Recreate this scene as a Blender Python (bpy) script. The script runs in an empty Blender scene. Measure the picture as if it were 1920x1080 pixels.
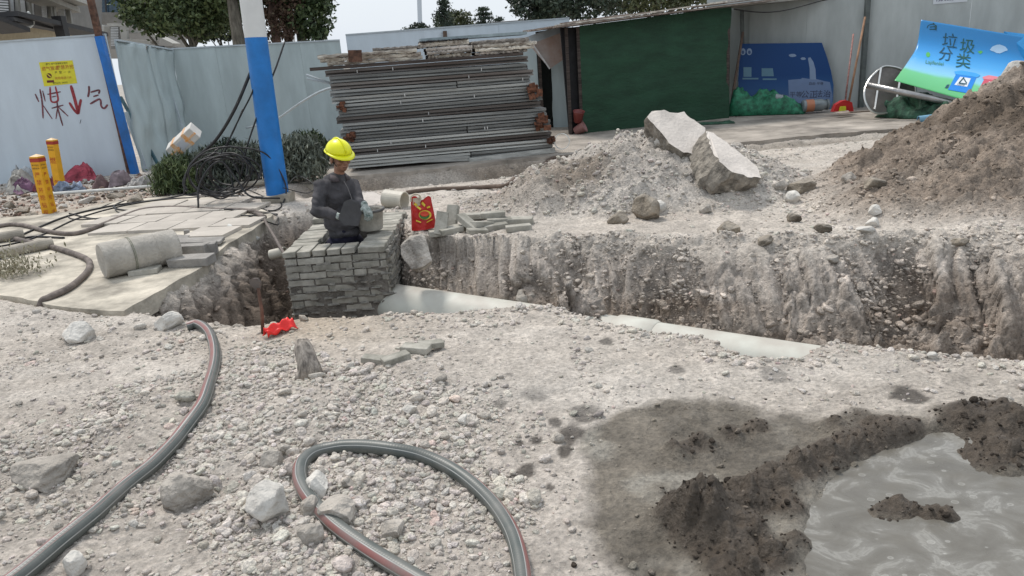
import bpy, math, random
import numpy as np
from mathutils import Vector, Matrix, Euler

# ------------------------------------------------------------------ camera, sky, sun, exposure
S = bpy.context.scene
COL = S.collection
FPX, PITCH, ROLL, CAMH = 1387.0, math.radians(17.5), math.radians(4.2), 1.6
cF = np.array([0, math.cos(PITCH), -math.sin(PITCH)])
_U0 = np.array([0, math.sin(PITCH), math.cos(PITCH)])
_X = np.array([1.0, 0, 0])
cR = math.cos(ROLL) * _X - math.sin(ROLL) * _U0
cU = math.sin(ROLL) * _X + math.cos(ROLL) * _U0
cC = np.array([0, 0, CAMH])
cam_data = bpy.data.cameras.new('camera')
cam_data.sensor_width = 36.0
cam_data.lens = FPX / 1920 * 36
cam_data.clip_start = 0.05
cam_data.clip_end = 900
cam = bpy.data.objects.new('camera', cam_data)
COL.objects.link(cam)
cam.matrix_world = Matrix(((cR[0], cU[0], -cF[0], 0), (cR[1], cU[1], -cF[1], 0), (cR[2], cU[2], -cF[2], CAMH), (0, 0, 0, 1)))
S.camera = cam

SUN_EL, SUN_AZ = math.radians(58), math.radians(-35)      # azimuth from +Y towards +X
W = bpy.data.worlds.new('World'); S.world = W; W.use_nodes = True
wn = W.node_tree; wn.nodes.clear()
wo = wn.nodes.new('ShaderNodeOutputWorld'); wb = wn.nodes.new('ShaderNodeBackground')
sky = wn.nodes.new('ShaderNodeTexSky'); sky.sky_type = 'NISHITA'; sky.sun_disc = False
sky.sun_elevation = SUN_EL; sky.sun_rotation = SUN_AZ; sky.air_density = 1.5; sky.dust_density = 4.0; sky.ozone_density = 1.0
mixn = wn.nodes.new('ShaderNodeMix'); mixn.data_type = 'RGBA'
tc = wn.nodes.new('ShaderNodeTexCoord'); cn = wn.nodes.new('ShaderNodeTexNoise'); cn.inputs['Scale'].default_value = 2.2; cn.inputs['Detail'].default_value = 4
cr = wn.nodes.new('ShaderNodeValToRGB')                      # the even cloud cover
cr.color_ramp.elements[0].position = 0.3; cr.color_ramp.elements[0].color = (4.7, 5.15, 5.7, 1)
cr.color_ramp.elements[1].position = 0.7; cr.color_ramp.elements[1].color = (5.3, 5.7, 6.15, 1)
wn.links.new(tc.outputs['Generated'], cn.inputs['Vector']); wn.links.new(cn.outputs['Fac'], cr.inputs['Fac'])
mixn.inputs['Factor'].default_value = 0.88
wn.links.new(sky.outputs['Color'], mixn.inputs[6]); wn.links.new(cr.outputs['Color'], mixn.inputs[7])
wn.links.new(mixn.outputs[2], wb.inputs['Color']); wb.inputs['Strength'].default_value = 0.1
wn.links.new(wb.outputs['Background'], wo.inputs['Surface'])

sd_ = bpy.data.lights.new('sun', 'SUN'); sd_.energy = 1.5; sd_.angle = math.radians(11); sd_.color = (1.0, 0.95, 0.89)
sun = bpy.data.objects.new('sun', sd_); COL.objects.link(sun)
_sv = Vector((math.sin(SUN_AZ) * math.cos(SUN_EL), math.cos(SUN_AZ) * math.cos(SUN_EL), math.sin(SUN_EL)))
sun.rotation_euler = _sv.to_track_quat('Z', 'Y').to_euler(); sun.location = (0, 0, 30)
S.view_settings.view_transform = 'Standard'; S.view_settings.look = 'None'
S.view_settings.exposure = 0.80; S.view_settings.gamma = 1.0
S.view_settings.use_curve_mapping = False

# ------------------------------------------------------------------ picture point -> place in the world
def ray(px, py):
    return cF + cR * (px - 960) / FPX - cU * (py - 540) / FPX
def G(px, py, z=0.0):
    d = ray(px, py); t = (z - CAMH) / d[2]; return cC + d * t
def PY(px, py, y):
    d = ray(px, py); return cC + d * (y / d[1])
def proj(P):
    v = np.asarray(P, float) - cC; w = v @ cF
    return 960 + FPX * (v @ cR) / w, 540 - FPX * (v @ cU) / w
rnd = random.Random(7); nr = np.random.RandomState(5)

# ------------------------------------------------------------------ noise
_T = nr.rand(8, 256, 256) * 2 - 1
def vn(x, y, s=0):
    T = _T[s % 8]; x = np.asarray(x, float) + s * 37.3; y = np.asarray(y, float) + s * 11.9
    xi = np.floor(x).astype(int); yi = np.floor(y).astype(int); fx = x - xi; fy = y - yi
    fx = fx * fx * (3 - 2 * fx); fy = fy * fy * (3 - 2 * fy)
    x0, x1, y0, y1 = xi & 255, (xi + 1) & 255, yi & 255, (yi + 1) & 255
    return (T[x0, y0] * (1 - fx) + T[x1, y0] * fx) * (1 - fy) + (T[x0, y1] * (1 - fx) + T[x1, y1] * fx) * fy
def fbm(x, y, o=4, s=0, g=0.5):
    a, r, n = 1.0, 0.0, 0.0
    for i in range(o):
        r = r + a * vn(x * 2 ** i, y * 2 ** i, s + i); n += a; a *= g
    return r / n
def rid(x, y, o=3, s=0):
    a, r, n = 1.0, 0.0, 0.0
    for i in range(o):
        r = r + a * (1 - 2 * np.abs(vn(x * 2 ** i, y * 2 ** i, s + i))); n += a; a *= 0.5
    return r / n
_JX = nr.rand(256, 256); _JY = nr.rand(256, 256); _JH = nr.rand(256, 256)
def cells(x, y, s=0):                                        # broken-stone pattern: domed cells of random height
    x = np.asarray(x, float) + s * 13.7; y = np.asarray(y, float) + s * 5.3; xi = np.floor(x).astype(int); yi = np.floor(y).astype(int); f1 = np.full(x.shape, 9.0); f2 = f1.copy(); h = np.zeros(x.shape); tx = np.zeros(x.shape)
    for i in (-1, 0, 1):
        for j in (-1, 0, 1):
            a, b = (xi + i) & 255, (yi + j) & 255; dx = xi + i + _JX[a, b] - x; dy = yi + j + _JY[a, b] - y; d = np.sqrt(dx * dx + dy * dy); n = d < f1
            f2 = np.where(n, f1, np.minimum(f2, d)); h = np.where(n, _JH[a, b], h); tx = np.where(n, dx * (_JH[b, a] - .5) + dy * (_JX[b, a] - .5), tx); f1 = np.where(n, d, f1)
    return (h * .8 + tx * .9) * np.clip((f2 - f1) * 3.5, 0, 1)
def sst(t):
    t = np.clip(t, 0, 1); return t * t * (3 - 2 * t)
def dline(x, y, pts):
    d = np.full(np.shape(x), 1e9)
    for (ax, ay), (bx, by) in zip(pts[:-1], pts[1:]):
        ex, ey = bx - ax, by - ay; l = ex * ex + ey * ey + 1e-12
        t = np.clip(((x - ax) * ex + (y - ay) * ey) / l, 0, 1)
        d = np.minimum(d, np.hypot(x - ax - t * ex, y - ay - t * ey))
    return d
def inpoly(x, y, pts):
    c = np.zeros(np.shape(x), bool); n = len(pts)
    for i in range(n):
        ax, ay = pts[i]; bx, by = pts[(i + 1) % n]
        if ay == by: continue
        c ^= ((ay > y) != (by > y)) & (x < (bx - ax) * (y - ay) / (by - ay) + ax)
    return c
def sdp(x, y, pts):                                          # positive inside
    d = dline(x, y, list(pts) + [pts[0]]); return np.where(inpoly(x, y, pts), d, -d)
def gp(l, z=0.0):
    return [tuple(G(a, b, z)[:2]) for a, b in l]

# ------------------------------------------------------------------ materials
MATS = {}
def hexl(h):
    h = h.lstrip('#'); c = [int(h[i:i + 2], 16) / 255 for i in (0, 2, 4)]
    return tuple(v / 12.92 if v <= .04045 else ((v + .055) / 1.055) ** 2.4 for v in c)
def mat(name, col, rough=0.7, metal=0.0, var=0.25, scale=6.0, bump=0.15, bscale=40.0, spec=0.4, col2=None, trans=0.0, stretch=None, dist=0.01, dust=0.0):
    if name in MATS: return MATS[name]
    m = bpy.data.materials.new(name); m.use_nodes = True; nt = m.node_tree; N = nt.nodes; L = nt.links
    b = N['Principled BSDF']; b.inputs['Roughness'].default_value = rough; b.inputs['Metallic'].default_value = metal
    b.inputs['Specular IOR Level'].default_value = spec
    if trans: b.inputs['Transmission Weight'].default_value = trans
    t = N.new('ShaderNodeTexCoord'); mp = N.new('ShaderNodeMapping'); L.new(t.outputs['Object'], mp.inputs['Vector'])
    oi = N.new('ShaderNodeObjectInfo'); L.new(oi.outputs['Random'], mp.inputs['Location'])
    if stretch: mp.inputs['Scale'].default_value = stretch
    n1 = N.new('ShaderNodeTexNoise'); n1.inputs['Scale'].default_value = scale; n1.inputs['Detail'].default_value = 8; n1.inputs['Roughness'].default_value = 0.62
    L.new(mp.outputs['Vector'], n1.inputs['Vector'])
    r = N.new('ShaderNodeValToRGB'); e = r.color_ramp.elements
    c2 = col2 if col2 else tuple(max(0, c * (1 - var * 1.3)) for c in col)
    e[0].position = 0.35; e[0].color = (*c2, 1); e[1].position = 0.66; e[1].color = (*[min(1, c * (1 + var * 0.5)) for c in col], 1)
    L.new(n1.outputs['Fac'], r.inputs['Fac'])
    hv = N.new('ShaderNodeHueSaturation'); L.new(r.outputs['Color'], hv.inputs['Color'])
    mr = N.new('ShaderNodeMapRange'); L.new(oi.outputs['Random'], mr.inputs['Value'])
    mr.inputs['To Min'].default_value = 1 - var * 0.45; mr.inputs['To Max'].default_value = 1 + var * 0.35
    L.new(mr.outputs['Result'], hv.inputs['Value'])
    out = hv.outputs['Color']
    if dust:
        ge = N.new('ShaderNodeNewGeometry'); sx = N.new('ShaderNodeSeparateXYZ'); L.new(ge.outputs['Normal'], sx.inputs[0])
        n3 = N.new('ShaderNodeTexNoise'); n3.inputs['Scale'].default_value = 5; n3.inputs['Detail'].default_value = 6; L.new(t.outputs['Object'], n3.inputs['Vector'])
        ml = N.new('ShaderNodeMath'); ml.operation = 'MULTIPLY'; L.new(n3.outputs['Fac'], ml.inputs[0]); L.new(sx.outputs['Z'], ml.inputs[1])
        m2 = N.new('ShaderNodeMapRange'); L.new(ml.outputs[0], m2.inputs['Value']); m2.inputs['From Min'].default_value = .15; m2.inputs['From Max'].default_value = .6; m2.inputs['To Max'].default_value = dust
        mx = N.new('ShaderNodeMix'); mx.data_type = 'RGBA'; L.new(m2.outputs[0], mx.inputs['Factor']); L.new(out, mx.inputs[6]); mx.inputs[7].default_value = (.40, .36, .31, 1)
        out = mx.outputs[2]
    L.new(out, b.inputs['Base Color'])
    if bump:
        n2 = N.new('ShaderNodeTexNoise'); n2.inputs['Scale'].default_value = bscale; n2.inputs['Detail'].default_value = 5; L.new(mp.outputs['Vector'], n2.inputs['Vector'])
        bp = N.new('ShaderNodeBump'); bp.inputs['Strength'].default_value = min(1, bump * 2); bp.inputs['Distance'].default_value = dist
        L.new(n2.outputs['Fac'], bp.inputs['Height']); L.new(bp.outputs['Normal'], b.inputs['Normal'])
    MATS[name] = m; return m

# ------------------------------------------------------------------ object helpers
LABELS = {}
def tag(o, label, cat, group=None, kind=None):
    if label:
        if label in LABELS and not group: print('DUPLICATE LABEL', label)
        LABELS[label] = 1; o['label'] = label
    if cat: o['category'] = cat
    if group: o['group'] = group
    if kind: o['kind'] = kind
    return o
def empty(name, loc, label, cat, group=None, rz=0.0, kind=None):
    o = bpy.data.objects.new(name, None); COL.objects.link(o); o.location = tuple(loc); o.rotation_euler = (0, 0, rz)
    o.empty_display_size = .1
    return tag(o, label, cat, group, kind)
def link(name, me, m=None, parent=None, loc=None, rot=None, smooth=False):
    o = bpy.data.objects.new(name, me)
    if m is not None and not me.materials: me.materials.append(m)
    COL.objects.link(o)
    if parent is not None: o.parent = parent
    if loc is not None: o.location = tuple(loc)
    if rot is not None: o.rotation_euler = rot
    if smooth:
        me.polygons.foreach_set('use_smooth', [True] * len(me.polygons))
    return o
def npmesh(name, V, Fc, smooth=False):
    me = bpy.data.meshes.new(name); V = np.ascontiguousarray(V, np.float32); Fc = np.ascontiguousarray(Fc, np.int32); k = Fc.shape[1]
    me.vertices.add(len(V)); me.vertices.foreach_set('co', V.ravel())
    me.loops.add(Fc.size); me.loops.foreach_set('vertex_index', Fc.ravel())
    me.polygons.add(len(Fc)); me.polygons.foreach_set('loop_start', np.arange(0, Fc.size, k, dtype=np.int32))
    if smooth: me.polygons.foreach_set('use_smooth', np.ones(len(Fc), bool))
    me.update(calc_edges=True); me.validate(); return me
class MB:                                                    # collects shapes into one mesh
    def __init__(s): s.v = []; s.f = []
    def add(s, v, f):
        n = len(s.v); s.v += [tuple(p) for p in v]; s.f += [tuple(i + n for i in q) for q in f]; return s
    def box(s, c, d, rz=0.0, M=None, taper=1.0, jit=0.0):
        x, y, z = d[0] / 2, d[1] / 2, d[2] / 2
        vs = [Vector((a * x * (taper if e > 0 else 1), b * y * (taper if e > 0 else 1), e * z)) for e in (-1, 1) for a, b in ((-1, -1), (1, -1), (1, 1), (-1, 1))]
        if jit: vs = [v + Vector([rnd.uniform(-jit, jit) for _ in range(3)]) for v in vs]
        R = M if M is not None else Matrix.Rotation(rz, 3, 'Z')
        vs = [R @ v + Vector(c) for v in vs]
        return s.add(vs, [(3, 2, 1, 0), (4, 5, 6, 7), (0, 1, 5, 4), (1, 2, 6, 5), (2, 3, 7, 6), (3, 0, 4, 7)])
    def beam(s, a, b, w, h, up=(0, 0, 1)):
        a = Vector(a); b = Vector(b); d = b - a; L = d.length; d.normalize(); u = Vector(up)
        sd = d.cross(u); sd = sd.normalized() if sd.length > 1e-4 else Vector((1, 0, 0)); u = sd.cross(d)
        M = Matrix((d, sd, u)).transposed(); return s.box((a + b) / 2, (L, w, h), M=M)
    def tube(s, pts, r, n=8, cap=True):
        P = [Vector(p) for p in pts]; k = len(P); rs = r if isinstance(r, (list, tuple)) else [r] * k
        up = Vector((0.123, 0.2, 1)).normalized(); vs = []
        for i, p in enumerate(P):
            t = (P[min(i + 1, k - 1)] - P[max(i - 1, 0)]).normalized()
            if abs(t.dot(up)) > .95: up = Vector((1, 0.1, 0.05)).normalized()
            a = t.cross(up).normalized(); b = a.cross(t); up = b
            for j in range(n):
                th = 2 * math.pi * j / n; vs.append(p + (a * math.cos(th) + b * math.sin(th)) * rs[i])
        fs = [(i * n + j, i * n + (j + 1) % n, (i + 1) * n + (j + 1) % n, (i + 1) * n + j) for i in range(k - 1) for j in range(n)]
        if cap: fs += [tuple(reversed(range(n))), tuple((k - 1) * n + j for j in range(n))]
        return s.add(vs, fs)
    def lathe(s, prof, c=(0, 0, 0), n=16, M=None):
        vs = []; 
        for r, z in prof:
            for j in range(n):
                th = 2 * math.pi * j / n; v = Vector((r * math.cos(th), r * math.sin(th), z)); v = (M @ v if M is not None else v) + Vector(c); vs.append(v)
        k = len(prof); fs = [(i * n + j, i * n + (j + 1) % n, (i + 1) * n + (j + 1) % n, (i + 1) * n + j) for i in range(k - 1) for j in range(n)]
        return s.add(vs, fs)
    def prism(s, poly, off):                                 # poly: 3d points, extruded by off
        n = len(poly); P = [Vector(p) for p in poly]; o = Vector(off)
        return s.add(P + [p + o for p in P], [tuple(range(n)), tuple(reversed(range(n, 2 * n)))] + [((i + 1) % n, i, n + i, n + (i + 1) % n) for i in range(n)])
    def build(s, name, m=None, parent=None, loc=None, rot=None, smooth=False, bevel=0.0):
        me = bpy.data.meshes.new(name); me.from_pydata(s.v, [], s.f)
        if smooth: me.polygons.foreach_set('use_smooth', [True] * len(me.polygons))
        me.update(); o = link(name, me, m, parent, loc, rot)
        if bevel:
            b = o.modifiers.new('edge', 'BEVEL'); b.width = bevel; b.segments = 2; b.limit_method = 'ANGLE'
        return o
def cr_spline(P, sub=8):
    P = [np.array(p, float) for p in P]; Q = [2 * P[0] - P[1]] + P + [2 * P[-1] - P[-2]]; out = []
    for i in range(1, len(Q) - 2):
        a, b, c, d = Q[i - 1:i + 3]
        for k in range(sub):
            t = k / sub; out.append(.5 * ((2 * b) + (-a + c) * t + (2 * a - 5 * b + 4 * c - d) * t * t + (-a + 3 * b - 3 * c + d) * t ** 3))
    out.append(P[-1]); return out
def set_origin(o, c):                                        # move the mesh's origin to its base, geometry stays
    c = Vector(c); o.data.transform(Matrix.Translation(-c)); o.location = c
def finish(o):                                               # origin of a one-mesh thing = centre of its base
    v = np.empty(len(o.data.vertices) * 3, np.float32); o.data.vertices.foreach_get('co', v); v = v.reshape(-1, 3)
    if o.parent is None and tuple(o.location) == (0, 0, 0) and tuple(o.rotation_euler) == (0, 0, 0):
        set_origin(o, ((v[:, 0].min() + v[:, 0].max()) / 2, (v[:, 1].min() + v[:, 1].max()) / 2, v[:, 2].min()))
    return o
# ------------------------------------------------------------------ the lie of the land
FRONT = gp([(232, 590), (330, 602), (470, 606), (600, 598), (740, 592), (960, 582), (1010, 580), (1060, 592), (1110, 604), (1300, 636), (1380, 664), (1500, 668), (1560, 658), (1640, 658), (1740, 666), (1920, 682), (2300, 720)])
BACK = gp([(2500, 425), (2200, 430), (1920, 442), (1700, 440), (1500, 452), (1250, 458), (1100, 450), (1000, 450), (860, 449), (790, 440), (752, 420), (738, 398), (600, 388), (550, 398), (510, 408), (478, 430), (430, 455), (380, 498), (300, 546)])
PIT = FRONT + BACK
SLAB = gp([(232, 583), (170, 580), (110, 574), (40, 558), (-80, 543), (-300, 520), (-400, 470), (-150, 432), (0, 408), (110, 400), (200, 380), (330, 366), (450, 374), (512, 402), (476, 430), (430, 455), (384, 498)], .03)
ROADE = gp([(560, 342), (650, 331), (800, 318), (950, 300), (1112, 285), (1250, 278), (1380, 268), (1560, 250), (1740, 237), (1900, 222), (2300, 190)])
ROAD = ROADE + [(16, 30), (-3.4, 30)]
MUD = gp([(1085, 800), (1115, 765), (1200, 748), (1300, 742), (1400, 748), (1560, 762), (1700, 778), (1790, 765), (1920, 735), (2150, 760), (2300, 1300), (1150, 1300), (1135, 1080), (1095, 950), (1075, 860)])
PUD = gp([(1500, 1300), (1500, 1060), (1488, 975), (1530, 895), (1610, 838), (1700, 812), (1760, 790), (1920, 800), (2200, 820), (2300, 1300)])
GRAV = gp([(395, 640), (480, 632), (600, 662), (700, 690), (820, 740), (930, 800), (1000, 880), (1010, 980), (1020, 1120), (560, 1150), (420, 1100), (330, 1000), (330, 900), (390, 780)])
MG = [(1265, 975, .06, .09), (1325, 1000, .11, .12), (1330, 960, .08, .09), (1400, 935, .07, .10), (1450, 905, .06, .09), (1500, 880, .06, .09), (1550, 855, .05, .09), (1600, 835, .045, .09), (1650, 815, .045, .11), (1700, 805, .03, .09), (1400, 990, .045, .08),
      (1270, 850, .035, .07), (1310, 835, .035, .09), (1370, 812, .03, .08), (1420, 800, .02, .07), (1660, 948, .032, .09), (1740, 955, .035, .08), (1850, 850, .04, .14), (1915, 845, .045, .14), (1450, 1040, .04, .09), (1560, 800, .025, .06), (1380, 1075, .05, .12), (1500, 1010, .03, .06), (1485, 950, .035, .07), (1600, 780, .02, .08),
      (1800, 786, .035, .14), (1890, 790, .05, .16), (1240, 920, .015, .07), (1780, 960, .03, .05), (1690, 940, .03, .05)]
MGW = [(G(a, b)[0], G(a, b)[1], h, r) for a, b, h, r in MG]
PIPE_A, PIPE_B, PIPE_R = np.array([-1.16, 6.62, -.56]), np.array([3.6, 3.30, -.56]), .20

def mound(x, y, cx, cy, rx, ry, h, rot=0.0, p=1.0):
    c, s = math.cos(rot), math.sin(rot); X = (x - cx) * c + (y - cy) * s; Y = -(x - cx) * s + (y - cy) * c
    r = np.sqrt((X / rx) ** 2 + (Y / ry) ** 2); return h * np.power(np.clip(1 - r, 0, 1), p) * np.where(r < 1, 1, 0)
def zones(x, y):
    x = np.asarray(x, float); y = np.asarray(y, float)
    wx = x + .10 * fbm(x * 1.6, y * 1.6, 2, 1) + .012 * fbm(x * 9, y * 9, 2, 2); wy = y + .12 * fbm(x * 1.6, y * 1.6, 2, 4) + .012 * fbm(x * 9, y * 9, 2, 5)
    Z = {}
    lft = sst((x + 2.2) / .5)                                # keep the slab edge straight
    wx = x + (wx - x) * (0.35 + 0.65 * lft); wy = y + (wy - y) * (0.35 + 0.65 * lft)
    ins = inpoly(wx, wy, PIT); df = dline(wx, wy, FRONT); db = dline(wx, wy, BACK)
    Z['df'] = np.where(ins, df, 0); Z['db'] = np.where(ins, db, 0); Z['ins'] = ins
    Z['edge'] = np.minimum(df, db); Z['fd'] = df
    Z['slab'] = sdp(x, y, SLAB); Z['road'] = sdp(x, y, ROAD)
    Z['mud'] = sdp(x + .16 * fbm(x * 3, y * 3, 5, 3), y + .16 * fbm(x * 3, y * 3, 5, 6), MUD)
    Z['pud'] = sdp(x + .04 * fbm(x * 5, y * 5, 3, 1), y + .04 * fbm(x * 5, y * 5, 3, 2), PUD)
    r = fbm(x * 1.6, y * 1.6, 3, 2) * .3
    m1 = mound(x + r, y + r, 1.75, 8.8, 1.95, 1.7, .60, 0, .9) + mound(x, y, .15, 8.2, .9, .7, .12) + mound(x, y, 2.6, 7.8, 1.1, .7, .10) + mound(x + r, y, 1.25, 8.0, 1.35, .85, .20, 0, .8)
    r2 = fbm(x * .9, y * .9, 3, 5) * .35
    m2 = mound(x + r2, y + r2 * .6, 6.6, 8.0, 4.0, 2.2, 1.19, .45, 1.0) + mound(x, y, 5.5, 8.2, .8, .8, .14, 0, .7) + mound(x, y, 4.3, 6.5, 1.6, .8, .10)
    Z['m1'] = m1; Z['m2'] = m2
    return Z
def height(x, y, Z=None):
    x = np.asarray(x, float); y = np.asarray(y, float)
    if Z is None: Z = zones(x, y)
    soft = 1 - sst(Z['mud'] / .15) * .6
    z = .022 * fbm(x * .9, y * .9, 3, 0) + (.016 * fbm(x * 4, y * 4, 3, 1) + .010 * fbm(x * 16, y * 16, 3, 2)) * soft
    fg = sst((4.6 - y) / 1.4) * sst((.4 - x) / 1.2)
    z = z + fg * (.05 + .05 * fbm(x * 1.7, y * 1.7, 3, 6) + .012 * rid(x * 6, y * 6, 3, 3))
    ctr = sst((x + 1.1) / .8) * sst((5.2 - y) / .5); stony = np.clip(.35 + 1.1 * fbm(x * 1.5, y * 1.5, 3, 7), .05, 1) * soft * (1 - .7 * ctr) * (Z['mud'] < 0)
    z = z + stony * (.022 * cells(x * 13, y * 13, 4) + .012 * cells(x * 28, y * 28, 5)) * (.5 + .5 * fg)
    # rim heaps beside the trench
    z = z + (.045 * np.exp(-(Z['edge'] / .22) ** 2) * (.6 + fbm(x * 3, y * 3, 3, 3)) + .05 * np.exp(-(Z['edge'] / .16) ** 2) * cells(x * 8, y * 8, 6)) * sst((x + .8) / .6) * (.25 + .75 * sst((Z['fd'] - .3) / .5))
    rough = rid(x * 3.2, y * 3.2, 4, 4)
    z = z + Z['m1'] * (1 + .16 * rough) + .05 * (Z['m1'] > 0) * np.minimum(Z['m1'] * 5, 1) * fbm(x * 7, y * 7, 4, 1)
    z = z + Z['m2'] * (1 + .16 * rid(x * 1.8, y * 1.8, 4, 2)) + .035 * np.minimum(Z['m2'] * 4, 1) * rid(x * 5, y * 7, 3, 6) + .05 * np.minimum(Z['m2'] * 4, 1) * fbm(x * 6, y * 6, 4, 3)
    mk = np.minimum((Z['m1'] + Z['m2']) * 6, 1); k2 = np.minimum(Z['m2'] * 4, 1); z = z + k2 * (.13 * np.clip(.5 + 1.5 * fbm(x * .9, y * .9, 3, 4), 0, 1) * (cells(x * 2.6 + .6 * fbm(x * 2, y * 2, 2, 3), y * 3.4, 5) - .2) + .09 * (np.mod(Z['m2'] * 4.5 + 1.2 * fbm(x * 1.2, y * 1.2, 3, 2), 1.0) ** 2 - .3) * np.clip(.4 + 1.4 * fbm(x * .8 + 7, y * .8, 2, 6), 0, 1)); p2 = np.clip(.4 + 1.3 * fbm(x * 1.2 + 3, y * 1.2, 3, 2), 0, 1); z = z + mk * (.07 * p2 * cells(x * 5.5, y * 5.5, 7) + .045 * cells(x * 12, y * 12, 8) + .02 * cells(x * 26, y * 26, 9))
    # dip in front of the broken road edge
    dr = -Z['road']; dip = np.where(dr > 0, np.exp(-(dr / 1.0) ** 2), 1.0) * (1 - np.minimum((Z['m1'] + Z['m2']) * 6, 1))
    lw = sst((x + 3.2) / .5)
    z = z - lw * dip * (.06 + (.08 + .18 * sst((2.0 - x) / 1.0)) * sst(dr / .35)) * sst((y - 8.6) / 1.2) + lw * dip * .03 * rid(x * 5, y * 5, 3, 1) * (dr > 0)
    # mud
    mm = sst(Z['mud'] / .12)
    z = z - mm * .012 + mm * (.020 * rid(x * 3.5, y * 5, 4, 3) + .018 * cells(x * 9, y * 9, 2) * np.clip(2 * fbm(x * 2, y * 2, 3, 6), 0, 1) + .004 * fbm(x * 30, y * 30, 2, 1))
    rr_ = np.zeros(z.shape)
    for cx, cy, h, r in MGW:
        q = ((x - cx) ** 2 + (y - cy) ** 2) / (r * r)
        z = z + h * .95 * np.exp(-q * 1.5) * (1 + .75 * rid(x * 11, y * 11, 4, 5) + .9 * cells(x * 12, y * 12, 3)) * (q < 6); rr_ = rr_ + h * np.exp(-q * 1.5)
    Z['mr'] = rr_
    z = np.where(Z['pud'] > 0, z - .035 * sst(Z['pud'] / .10), z)
    # excavation
    wb = .74 + .62 * sst((x + .4) / 1.6) + .12 * fbm(x * 2, y * 2, 2, 7); wf = .16 + .06 * fbm(x * 3, y * 3, 2, 3)
    wl = sst((-1.6 - x) / .4); wb = wb * (1 - wl) + .62 * wl
    tb = np.clip(Z['db'] / wb, 0, 1); tf = np.clip(Z['df'] / wf, 0, 1)
    prof = np.minimum(.25 * sst(tb * 1.25) + .75 * tb, sst(tf)); depth = .92
    pass
    e = -depth * prof
    z = np.where(Z['ins'], z * (1 - prof) + e, z)
    # bedding of the pipe
    t = np.clip(((x - PIPE_A[0]) * (PIPE_B[0] - PIPE_A[0]) + (y - PIPE_A[1]) * (PIPE_B[1] - PIPE_A[1])) / ((PIPE_B - PIPE_A)[:2] @ (PIPE_B - PIPE_A)[:2]), 0, 1)
    dp = np.hypot(x - PIPE_A[0] - t * (PIPE_B - PIPE_A)[0], y - PIPE_A[1] - t * (PIPE_B - PIPE_A)[1])
    hump = mound(x, y, .42, 5.40, .36, .30, .72, 0, .6)
    z = np.where(Z['ins'], np.minimum(z, -.62 + np.maximum(dp - .06, 0) * 1.15) + hump * .9, z)
    q_ = np.clip(-z / .92, 0, 1); wall = np.clip(4.5 * q_ * (1 - q_), 0, 1) ** .6; yv = y - 1.0 * z; pat = np.clip(.5 + 1.2 * fbm(x * 1.4, yv * 1.8, 3, 1), 0, 1)
    Z['D'] = np.where(Z['ins'], 1.25, 0) * wall * (.05 * rid(x * 1.1, yv * 4.2, 3, 6) + .10 * pat * cells(x * 3.0 + .5 * fbm(x * 3, yv * 3, 2, 1), yv * 8, 1) + .06 * cells(x * 6, yv * 15, 2) + .035 * cells(x * 18, yv * 36, 3) + .02 * fbm(x * 25, yv * 25, 3, 5) - .05 + .10 * fbm(x * 1.1, yv * 1.6, 2, 3) + .085 * pat * (np.mod(yv * 4.2 + 1.1 * fbm(x * 1.3, yv * 1.2, 3, 6) + .25 * fbm(x * 7, yv * 5, 2, 2), 1.0) ** 2 - .3))
    # hollow inside the brick chamber
    ch = (x > -2.0) & (x < -1.1) & (y > 6.42) & (y < 7.98); z = np.where(ch, np.minimum(z, -.80), z)
    # under the slabs
    z = np.where(Z['slab'] > -.03, np.minimum(z, -.03 + .0 * z), z); z = np.where(Z['road'] > -.02, np.minimum(z, -.055), z)
    return z
def surf(x, y):                                              # height of ground, slab or road, read off the terrain grid
    i = int(np.clip(np.searchsorted(yy, y) - 1, 0, NR - 2)); fy = (y - yy[i]) / (yy[i + 1] - yy[i]); u = x / (y + 1.9)
    j = int(np.clip(np.searchsorted(uu, u) - 1, 0, NC - 2)); fx = (u - uu[j]) / (uu[j + 1] - uu[j]); fx = min(max(fx, 0), 1); fy = min(max(fy, 0), 1)
    return float((SZ[i, j] * (1 - fx) + SZ[i, j + 1] * fx) * (1 - fy) + (SZ[i + 1, j] * (1 - fx) + SZ[i + 1, j + 1] * fx) * fy)
def GT(px, py, up=0.0):
    z = 0.0
    for _ in range(7):
        p = G(px, py, z + up); z = .5 * z + .5 * surf(p[0], p[1])
    p = G(px, py, z + up); return np.array([p[0], p[1], surf(p[0], p[1]) + up])

# terrain mesh: rows get coarser with distance
NR, NC = 800, 720
_ya = np.linspace(1.0, 24.8, 6000); _w = np.cumsum(1 / (_ya + 1.2) * (1 + 1.3 * np.exp(-((_ya - 5.9) / 1.5) ** 2))); yy = np.interp(np.linspace(0, 1, NR), (_w - _w[0]) / (_w[-1] - _w[0]), _ya)
uu = np.linspace(-.88, .88, NC); uu = uu * (1 + .12 * np.abs(uu))
XX = uu[None, :] * (yy[:, None] + 1.9); YY = np.repeat(yy[:, None], NC, 1)
TX, TY = XX.ravel(), YY.ravel(); TZN = zones(TX, TY); TZ = height(TX, TY, TZN)
_P = np.stack([TX, TY, TZ], 1).reshape(NR, NC, 3); _n = np.cross(np.gradient(_P, axis=1), np.gradient(_P, axis=0)); _n /= np.linalg.norm(_n, axis=2)[:, :, None]; _P = (_P + _n * TZN['D'].reshape(NR, NC, 1)).reshape(-1, 3); TZ = _P[:, 2]
SZ = np.where(TZN['slab'] > 0, np.maximum(TZ, .03), TZ); SZ = np.where(TZN['road'] > 0, np.maximum(SZ, 0.0), SZ).reshape(NR, NC)
ii = (np.arange(NR - 1)[:, None] * NC + np.arange(NC - 1)[None, :]).ravel()
tme = npmesh('dirt_ground', _P, np.stack([ii, ii + 1, ii + NC + 1, ii + NC], 1), True)

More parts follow.
